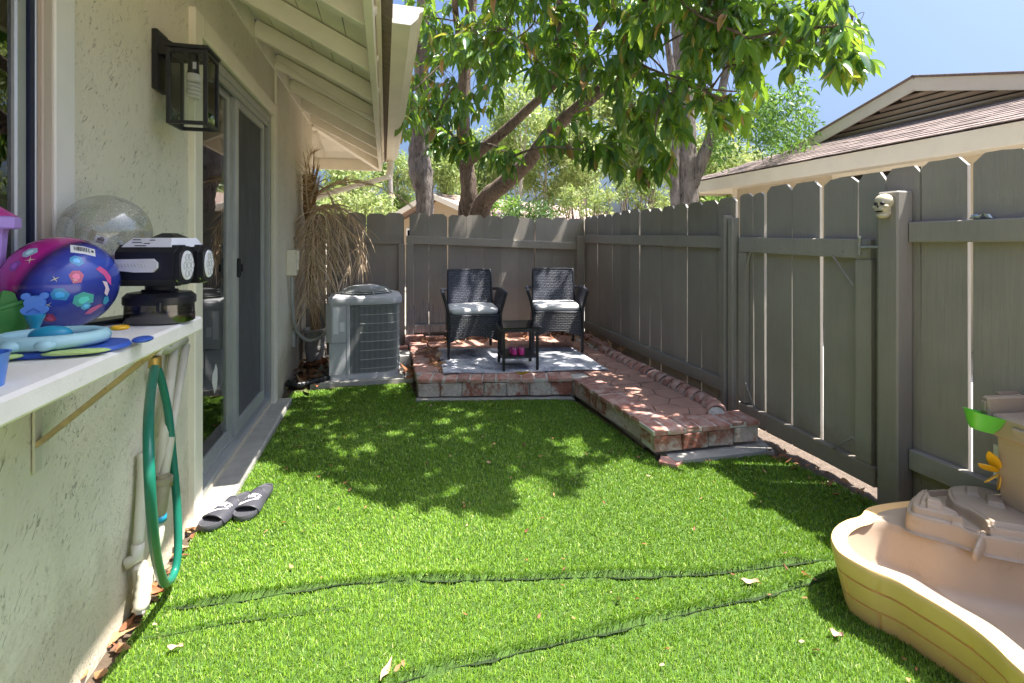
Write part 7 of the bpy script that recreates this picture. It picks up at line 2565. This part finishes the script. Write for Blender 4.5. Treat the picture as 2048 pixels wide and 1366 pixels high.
def bg_tree(name, label, base_px, D, height, spread, n_leaf, leaf, mat, bark, r0, seed, lean=0.0, group='trees beyond the fences', crown_from=0.35, tone=.5, forks=5, hang=.5):
    rn = np.random.default_rng(seed)
    r_ = random.Random(seed)
    b = P(base_px, 480, D=D)
    t = thing(name, label, 'tree', (b.x, b.y, -0.03), 0, group)
    base = Vector((b.x, b.y, -0.05))
    m_ = MB()
    top = base + Vector((lean + r_.uniform(-.2, .2), r_.uniform(-.2, .2), height * .8))
    tr = limb(m_, [base, base.lerp(top, .3) + Vector((r_.uniform(-.12, .12), 0, 0)), base.lerp(top, .65) + Vector((r_.uniform(-.2, .2), 0, 0)), top], [r0, r0 * .8, r0 * .55, r0 * .2], 8)
    part(m_, 'trunk', bark, t, smooth=True)
    blobs = []
    for k in range(forks):
        m_ = MB()
        s = tr[int(len(tr) * r_.uniform(crown_from, .85))]
        a = r_.uniform(0, 6.28)
        e = s + Vector((math.cos(a) * spread * r_.uniform(.5, 1), math.sin(a) * spread * r_.uniform(.5, 1), height * r_.uniform(.08, .30)))
        bp_ = limb(m_, [s, s.lerp(e, .5) + Vector((0, 0, .08 * height)), e], [r0 * .4, r0 * .28, r0 * .08], 6)
        part(m_, 'branch', bark, t, smooth=True)
        for q in bp_[3::2]:
            sr = spread * r_.uniform(.22, .42)
            blobs.append((tuple(q + Vector((r_.uniform(-.3, .3) * spread * .5, r_.uniform(-.3, .3) * spread * .5, r_.uniform(-.5, .4) * spread * .6))), (sr, sr, sr * r_.uniform(.7, 1.5)), 1))
    for k in range(4):
        sr = spread * r_.uniform(.3, .5)
        blobs.append((tuple(top + Vector((r_.uniform(-.5, .5) * spread, r_.uniform(-.5, .5) * spread, r_.uniform(-.6, .2) * spread))), (sr, sr, sr), 1))
    per = max(1, n_leaf // len(blobs))
    blobs = [(c, r, per) for c, r, _ in blobs]
    co, tri, rr_ = cloud(blobs, leaf, rn, tone, hang)
    tag(np_obj(np_mesh('crown', co, tri, 4, mat, rr_), 'crown', t), None, None, None, 'stuff')
    return t


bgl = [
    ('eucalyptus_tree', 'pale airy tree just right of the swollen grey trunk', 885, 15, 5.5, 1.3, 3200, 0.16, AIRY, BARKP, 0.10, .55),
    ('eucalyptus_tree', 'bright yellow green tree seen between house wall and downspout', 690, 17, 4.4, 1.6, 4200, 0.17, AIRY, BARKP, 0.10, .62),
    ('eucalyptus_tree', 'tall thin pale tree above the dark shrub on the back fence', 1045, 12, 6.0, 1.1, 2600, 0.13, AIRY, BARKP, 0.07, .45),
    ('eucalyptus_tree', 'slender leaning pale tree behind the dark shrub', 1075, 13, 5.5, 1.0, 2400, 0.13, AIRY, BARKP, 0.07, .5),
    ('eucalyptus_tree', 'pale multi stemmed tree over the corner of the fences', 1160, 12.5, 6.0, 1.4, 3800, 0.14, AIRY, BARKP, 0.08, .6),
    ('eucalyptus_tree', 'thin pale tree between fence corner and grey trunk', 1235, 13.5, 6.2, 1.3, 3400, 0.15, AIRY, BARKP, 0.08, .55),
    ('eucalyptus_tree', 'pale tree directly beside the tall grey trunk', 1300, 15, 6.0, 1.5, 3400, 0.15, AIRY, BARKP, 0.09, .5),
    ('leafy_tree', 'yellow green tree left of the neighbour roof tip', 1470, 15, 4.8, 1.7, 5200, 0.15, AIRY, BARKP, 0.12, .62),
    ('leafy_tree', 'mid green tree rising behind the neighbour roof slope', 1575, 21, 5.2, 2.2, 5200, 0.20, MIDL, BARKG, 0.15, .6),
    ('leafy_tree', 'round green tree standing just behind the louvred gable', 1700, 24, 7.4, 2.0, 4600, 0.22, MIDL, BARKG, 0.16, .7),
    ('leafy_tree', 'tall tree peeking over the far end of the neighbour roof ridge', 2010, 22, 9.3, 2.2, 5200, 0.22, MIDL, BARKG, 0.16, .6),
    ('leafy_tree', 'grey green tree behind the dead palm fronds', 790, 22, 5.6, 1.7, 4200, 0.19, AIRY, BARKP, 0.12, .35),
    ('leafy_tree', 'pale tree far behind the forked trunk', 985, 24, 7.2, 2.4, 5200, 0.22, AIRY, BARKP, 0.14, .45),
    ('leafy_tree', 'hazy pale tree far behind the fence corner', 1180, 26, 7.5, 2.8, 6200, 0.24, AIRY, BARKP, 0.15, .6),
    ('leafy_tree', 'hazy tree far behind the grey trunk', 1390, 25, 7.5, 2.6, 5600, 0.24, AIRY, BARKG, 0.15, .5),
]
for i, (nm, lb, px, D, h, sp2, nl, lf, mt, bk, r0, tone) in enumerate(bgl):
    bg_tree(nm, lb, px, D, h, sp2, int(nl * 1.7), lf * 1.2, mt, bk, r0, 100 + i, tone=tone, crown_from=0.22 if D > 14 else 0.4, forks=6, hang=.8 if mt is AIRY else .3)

# tall grey trunk behind the side fence
t3 = thing('grey_trunk_tree', 'tall grey trunked tree rising behind the far side fence', 'tree', (4.2, 8.2, 0))
m_ = MB()
s3 = limb(m_, [P(1374, 600, D=9), P(1374, 420, D=9), P(1372, 300, D=9), P(1368, 180, D=9), P(1360, 60, D=9), P(1352, -100, D=8.9), P(1345, -260, D=8.8)], [0.24, 0.20, 0.185, 0.165, 0.145, 0.11, 0.07], 12)
part(m_, 'trunk', BARKG, t3, smooth=True)
m_ = MB()
s4 = limb(m_, [P(1383, 372, D=8.95), P(1404, 320, D=8.9), P(1425, 265, D=8.8), P(1442, 190, D=8.7), P(1460, 100, D=8.6)], [0.12, 0.11, 0.10, 0.08, 0.04], 9)
part(m_, 'limb', BARKG, t3, smooth=True)
m_ = MB()
s5 = limb(m_, [P(1352, 440, D=8.9), P(1350, 340, D=8.9), P(1354, 230, D=8.9), P(1340, 120, D=8.8), P(1320, 0, D=8.7)], [0.10, 0.085, 0.075, 0.06, 0.03], 9)
part(m_, 'limb', BARKG, t3, smooth=True)
bl3 = []
for (cx_, cy_, rx, ry, n) in ((1480, 215, 60, 45, 26), (1560, 230, 50, 60, 20), (1545, 262, 40, 26, 8), (1300, -60, 200, 60, 16), (1440, 290, 24, 22, 5), (1600, 235, 22, 36, 5)):
    for k in range(n):
        r_ = rs.uniform(.14, .30)
        bl3.append((tuple(P(cx_ + rs.uniform(-1, 1) * rx, cy_ + rs.uniform(-1, 1) * ry, D=rs.uniform(7.6, 9.2))), (r_, r_, r_ * 1.3), 62))
co, tri, rr_ = cloud(bl3, 0.105, np.random.default_rng(5), .45, .8)
tag(np_obj(np_mesh('crown', co, tri, 4, MIDL, rr_), 'crown', t3), None, None, None, 'stuff')

# palm trunk far away
pt = thing('palm_tree', 'slender pale palm trunk far beyond the back fence', 'tree', (P(781, 480, D=19).x, P(781, 480, D=19).y, 0))
m_ = MB()
path = [P(781 + 1.5 * math.sin(k * .3), 640 - k * 24, D=19) for k in range(24)]
m_.tube(path, [0.085 + 0.010 * (k % 2) for k in range(24)], 9)
part(m_, 'trunk', M('palm_bark', (0.30, 0.26, 0.24), 0.9, 0.3, 8, 30, 0.8, 0.02), pt)
m_ = MB()
for k in range(16):
    a = k * 2.4
    c0 = path[-1]
    d = Vector((math.cos(a), math.sin(a), 0))
    m_.add(frond([c0, c0 + d * .5 + Vector((0, 0, .5)), c0 + d * 1.3 + Vector((0, 0, .35)), c0 + d * 1.8 + Vector((0, 0, -.5))], 18, 0.5, .25, k, .04).v, [])
    fm_ = frond([c0, c0 + d * .5 + Vector((0, 0, .5)), c0 + d * 1.3 + Vector((0, 0, .35)), c0 + d * 1.8 + Vector((0, 0, -.5))], 18, 0.5, .25, k, .04)
    part(fm_, 'frond', MIDL, pt)

# dark shrub and green sprays over the back fence
def shrub(label, cx_, cy_, rx, ry, D, n, size, mat, seed, tone, cat='shrub'):
    rn = np.random.default_rng(seed)
    r_ = random.Random(seed)
    b = P(cx_, cy_, D=D)
    t = thing('shrub', label, cat, (b.x, b.y, 0), 0, 'shrubs beyond the back fence')
    bl, m_ = [], MB()
    for k in range(n):
        c = P(cx_ + r_.uniform(-1, 1) * rx, cy_ + r_.uniform(-1, 1) * ry, D=D + r_.uniform(-.4, .4))
        bl.append((tuple(c), (.13, .13, .12), 46))
        g0 = Vector((b.x + (c.x - b.x) * .3, b.y, 0))
        m_.tube([g0, g0.lerp(c, .6) + Vector((0, 0, .1)), c], [0.02, 0.012, 0.004], 5)
    part(m_, 'stems', BARK, t, smooth=True, kind='stuff')
    co, tri, rr_ = cloud(bl, size, rn, tone, -.1)
    tag(np_obj(np_mesh('crown', co, tri, 4, mat, rr_), 'crown', t), None, None, None, 'stuff')


shrub('dark leafy shrub poking over the middle of the back fence', 1062, 425, 48, 16, 7.0, 22, 0.075, DARKL, 3, .4)
shrub('feathery green shrub spray beside the forked trunk', 1005, 415, 32, 14, 8.0, 14, 0.09, MIDL, 4, .8)
shrub('low bright shrub behind the back fence near the eave', 720, 415, 70, 20, 9.0, 22, 0.10, AIRY, 6, .7)
shrub('pale bush behind the corner of the two fences', 1180, 405, 55, 26, 9.5, 34, 0.09, AIRY, 7, .6)
shrub('tall pale bush between the fence corner and the grey trunk', 1275, 385, 45, 36, 10.5, 34, 0.10, AIRY, 9, .5)
shrub('light green bush under the tip of the neighbour roof', 1450, 400, 34, 14, 11, 12, 0.10, MIDL, 8, .8)

# ================================================================== FALLEN LEAVES
def litter(pts, size, seed, name, label, kind=None, curl=.5):
    r_ = random.Random(seed)
    lv = []
    for p in pts:
        a = r_.uniform(0, 6.28)
        d = Vector((math.cos(a), math.sin(a), r_.uniform(-.15, .35))).normalized()
        nn = (Vector((r_.uniform(-.6, .6), r_.uniform(-.6, .6), 1))).normalized()
        side = d.cross(nn).normalized()
        nn = side.cross(d)
        L = size * r_.uniform(.6, 1.3)
        lv.append((r_.randrange(3), side * L * r_.uniform(.35, .6), d * L, nn * L * (1 if r_.random() > .5 else -1), Vector(p), r_.random()))
    o = np_obj(leaves_mesh(name, lv, DEADL), name)
    tag(o, label, 'leaves', None, kind)
    return o


def scatter(n, x0, x1, y0, y1, z, dz, seed):
    r_ = random.Random(seed)
    return [(r_.uniform(x0, x1), r_.uniform(y0, y1), z + r_.random() ** 2 * dz) for _ in range(n)]


litter(scatter(80, -0.822, -0.785, 0.9, 2.0, 0.006, 0.02, 1) + scatter(20, -0.82, -0.78, 2.0, 2.5, 0.01, 0.02, 2), 0.048, 1, 'wall_leaf_litter', 'reddish dead leaves packed along the foot of the wall', 'stuff')
litter(scatter(26, 0.33, 0.47, 4.1, 5.0, PZ + 0.012, 0.03, 3) + scatter(70, 0.3, 2.15, 5.12, 5.5, PZ + 0.01, 0.06, 4) + scatter(40, 1.95, 2.25, 4.4, 5.4, PZ + 0.01, 0.04, 9), 0.075, 2, 'patio_leaf_litter', 'brown dead leaves piled at the back and left edge of the patio', 'stuff')
litter(scatter(90, -0.80, -0.50, 4.5, 5.4, 0.02, 0.06, 5) + scatter(25, 0.14, 0.24, 4.5, 5.3, 0.03, 0.04, 6), 0.09, 3, 'corner_leaf_litter', 'brown dead leaves in the corner behind the air conditioner', 'stuff')
litter(scatter(50, 2.12, 2.30, 1.9, 2.9, 0.012, 0.02, 7) + scatter(30, 2.1, 2.28, 2.6, 4.6, 0.02, 0.03, 12), 0.04, 4, 'gate_leaf_litter', 'small brown leaf scraps under the gate', 'stuff')
r_ = random.Random(77)
pts = []
while len(pts) < 150:
    x, y = r_.uniform(-.75, 2.1), r_.uniform(1.0, 3.8)
    if inside(LAWN, np.array([x]), np.array([y]))[0]:
        pts.append((x, y, float(lawn_h(x, y)) + 0.018))
litter(pts, 0.020, 5, 'lawn_litter', 'tiny dry leaf scraps sprinkled over the lawn', 'stuff')


def one_leaf(px, py, z, L, W, rz, label, col, curl=0.3, roll=0.0):
    c = P(px, py, Z=z)
    vs, fs = [], []
    for i in range(9):
        t = i / 8
        w = W * math.sin(math.pi * min(.97, t + .03)) ** .8
        for s in (-1, -.5, 0, .5, 1):
            vs.append(Vector((s * w / 2, (t - .5) * L, curl * L * (t - .5) ** 2 + 0.5 * W * s * s * .6 + 0.004 * math.sin(t * 8 + s))))
    for i in range(8):
        for j in range(4):
            fs.append((i * 5 + j, i * 5 + j + 1, (i + 1) * 5 + j + 1, (i + 1) * 5 + j))
    T = Matrix.Translation((c.x, c.y, z)) @ Matrix.Rotation(rz, 4, 'Z') @ Matrix.Rotation(roll, 4, 'Y')
    o = part(MB().add([T @ v for v in vs], fs), 'fallen_leaf', col, smooth=True)
    tag(o, label, 'leaf', 'single fallen leaves')


PALEL = M('pale_dead_leaf', (0.50, 0.36, 0.22), 0.7, 0.2, 30, 90, 0.3, 0.002)
PINKL = M('pink_dead_leaf', (0.52, 0.34, 0.27), 0.7, 0.2, 30, 90, 0.3, 0.002)
REDL = M('red_dead_leaf', (0.34, 0.12, 0.05), 0.7, 0.2, 30, 90, 0.3, 0.002)
YELL = M('yellow_dead_leaf', (0.70, 0.42, 0.03), 0.6, 0.2, 30, 90, 0.2, 0.002)
one_leaf(1045, 749, PZ + 0.02, 0.10, 0.045, R(80), 'yellow fallen leaf at the front edge of the rug', YELL, .5, .4)
one_leaf(773, 1342, 0.018, 0.075, 0.020, R(-25), 'long pale fallen leaf near the bottom of the lawn', PALEL, .2)
one_leaf(1500, 1166, 0.020, 0.060, 0.026, R(70), 'pale curled leaf on the lawn seam near the play table', PALEL, .3)
one_leaf(1673, 1272, 0.018, 0.036, 0.028, R(40), 'small pinkish leaf beside the yellow play table wall', PINKL, .6)
one_leaf(350, 1296, 0.018, 0.045, 0.018, R(85), 'pale leaf on the lawn beside the hose shadow', PALEL, .2)
one_leaf(1612, 1152, 0.018, 0.035, 0.018, R(10), 'small brown leaf close to the rim of the play table', REDL, .3)
one_leaf(312, 1188, 0.03, 0.07, 0.035, R(60), 'curled red leaf below the hanging hose loop', REDL, .8)
one_leaf(610, 790, 0.03, 0.16, 0.06, R(20), 'green brown leaf on the lawn in front of the black pipe', M('olive_leaf', (0.10, 0.12, 0.03), 0.6, 0.2, 30, 90, 0.2, 0.002), .5, .6)
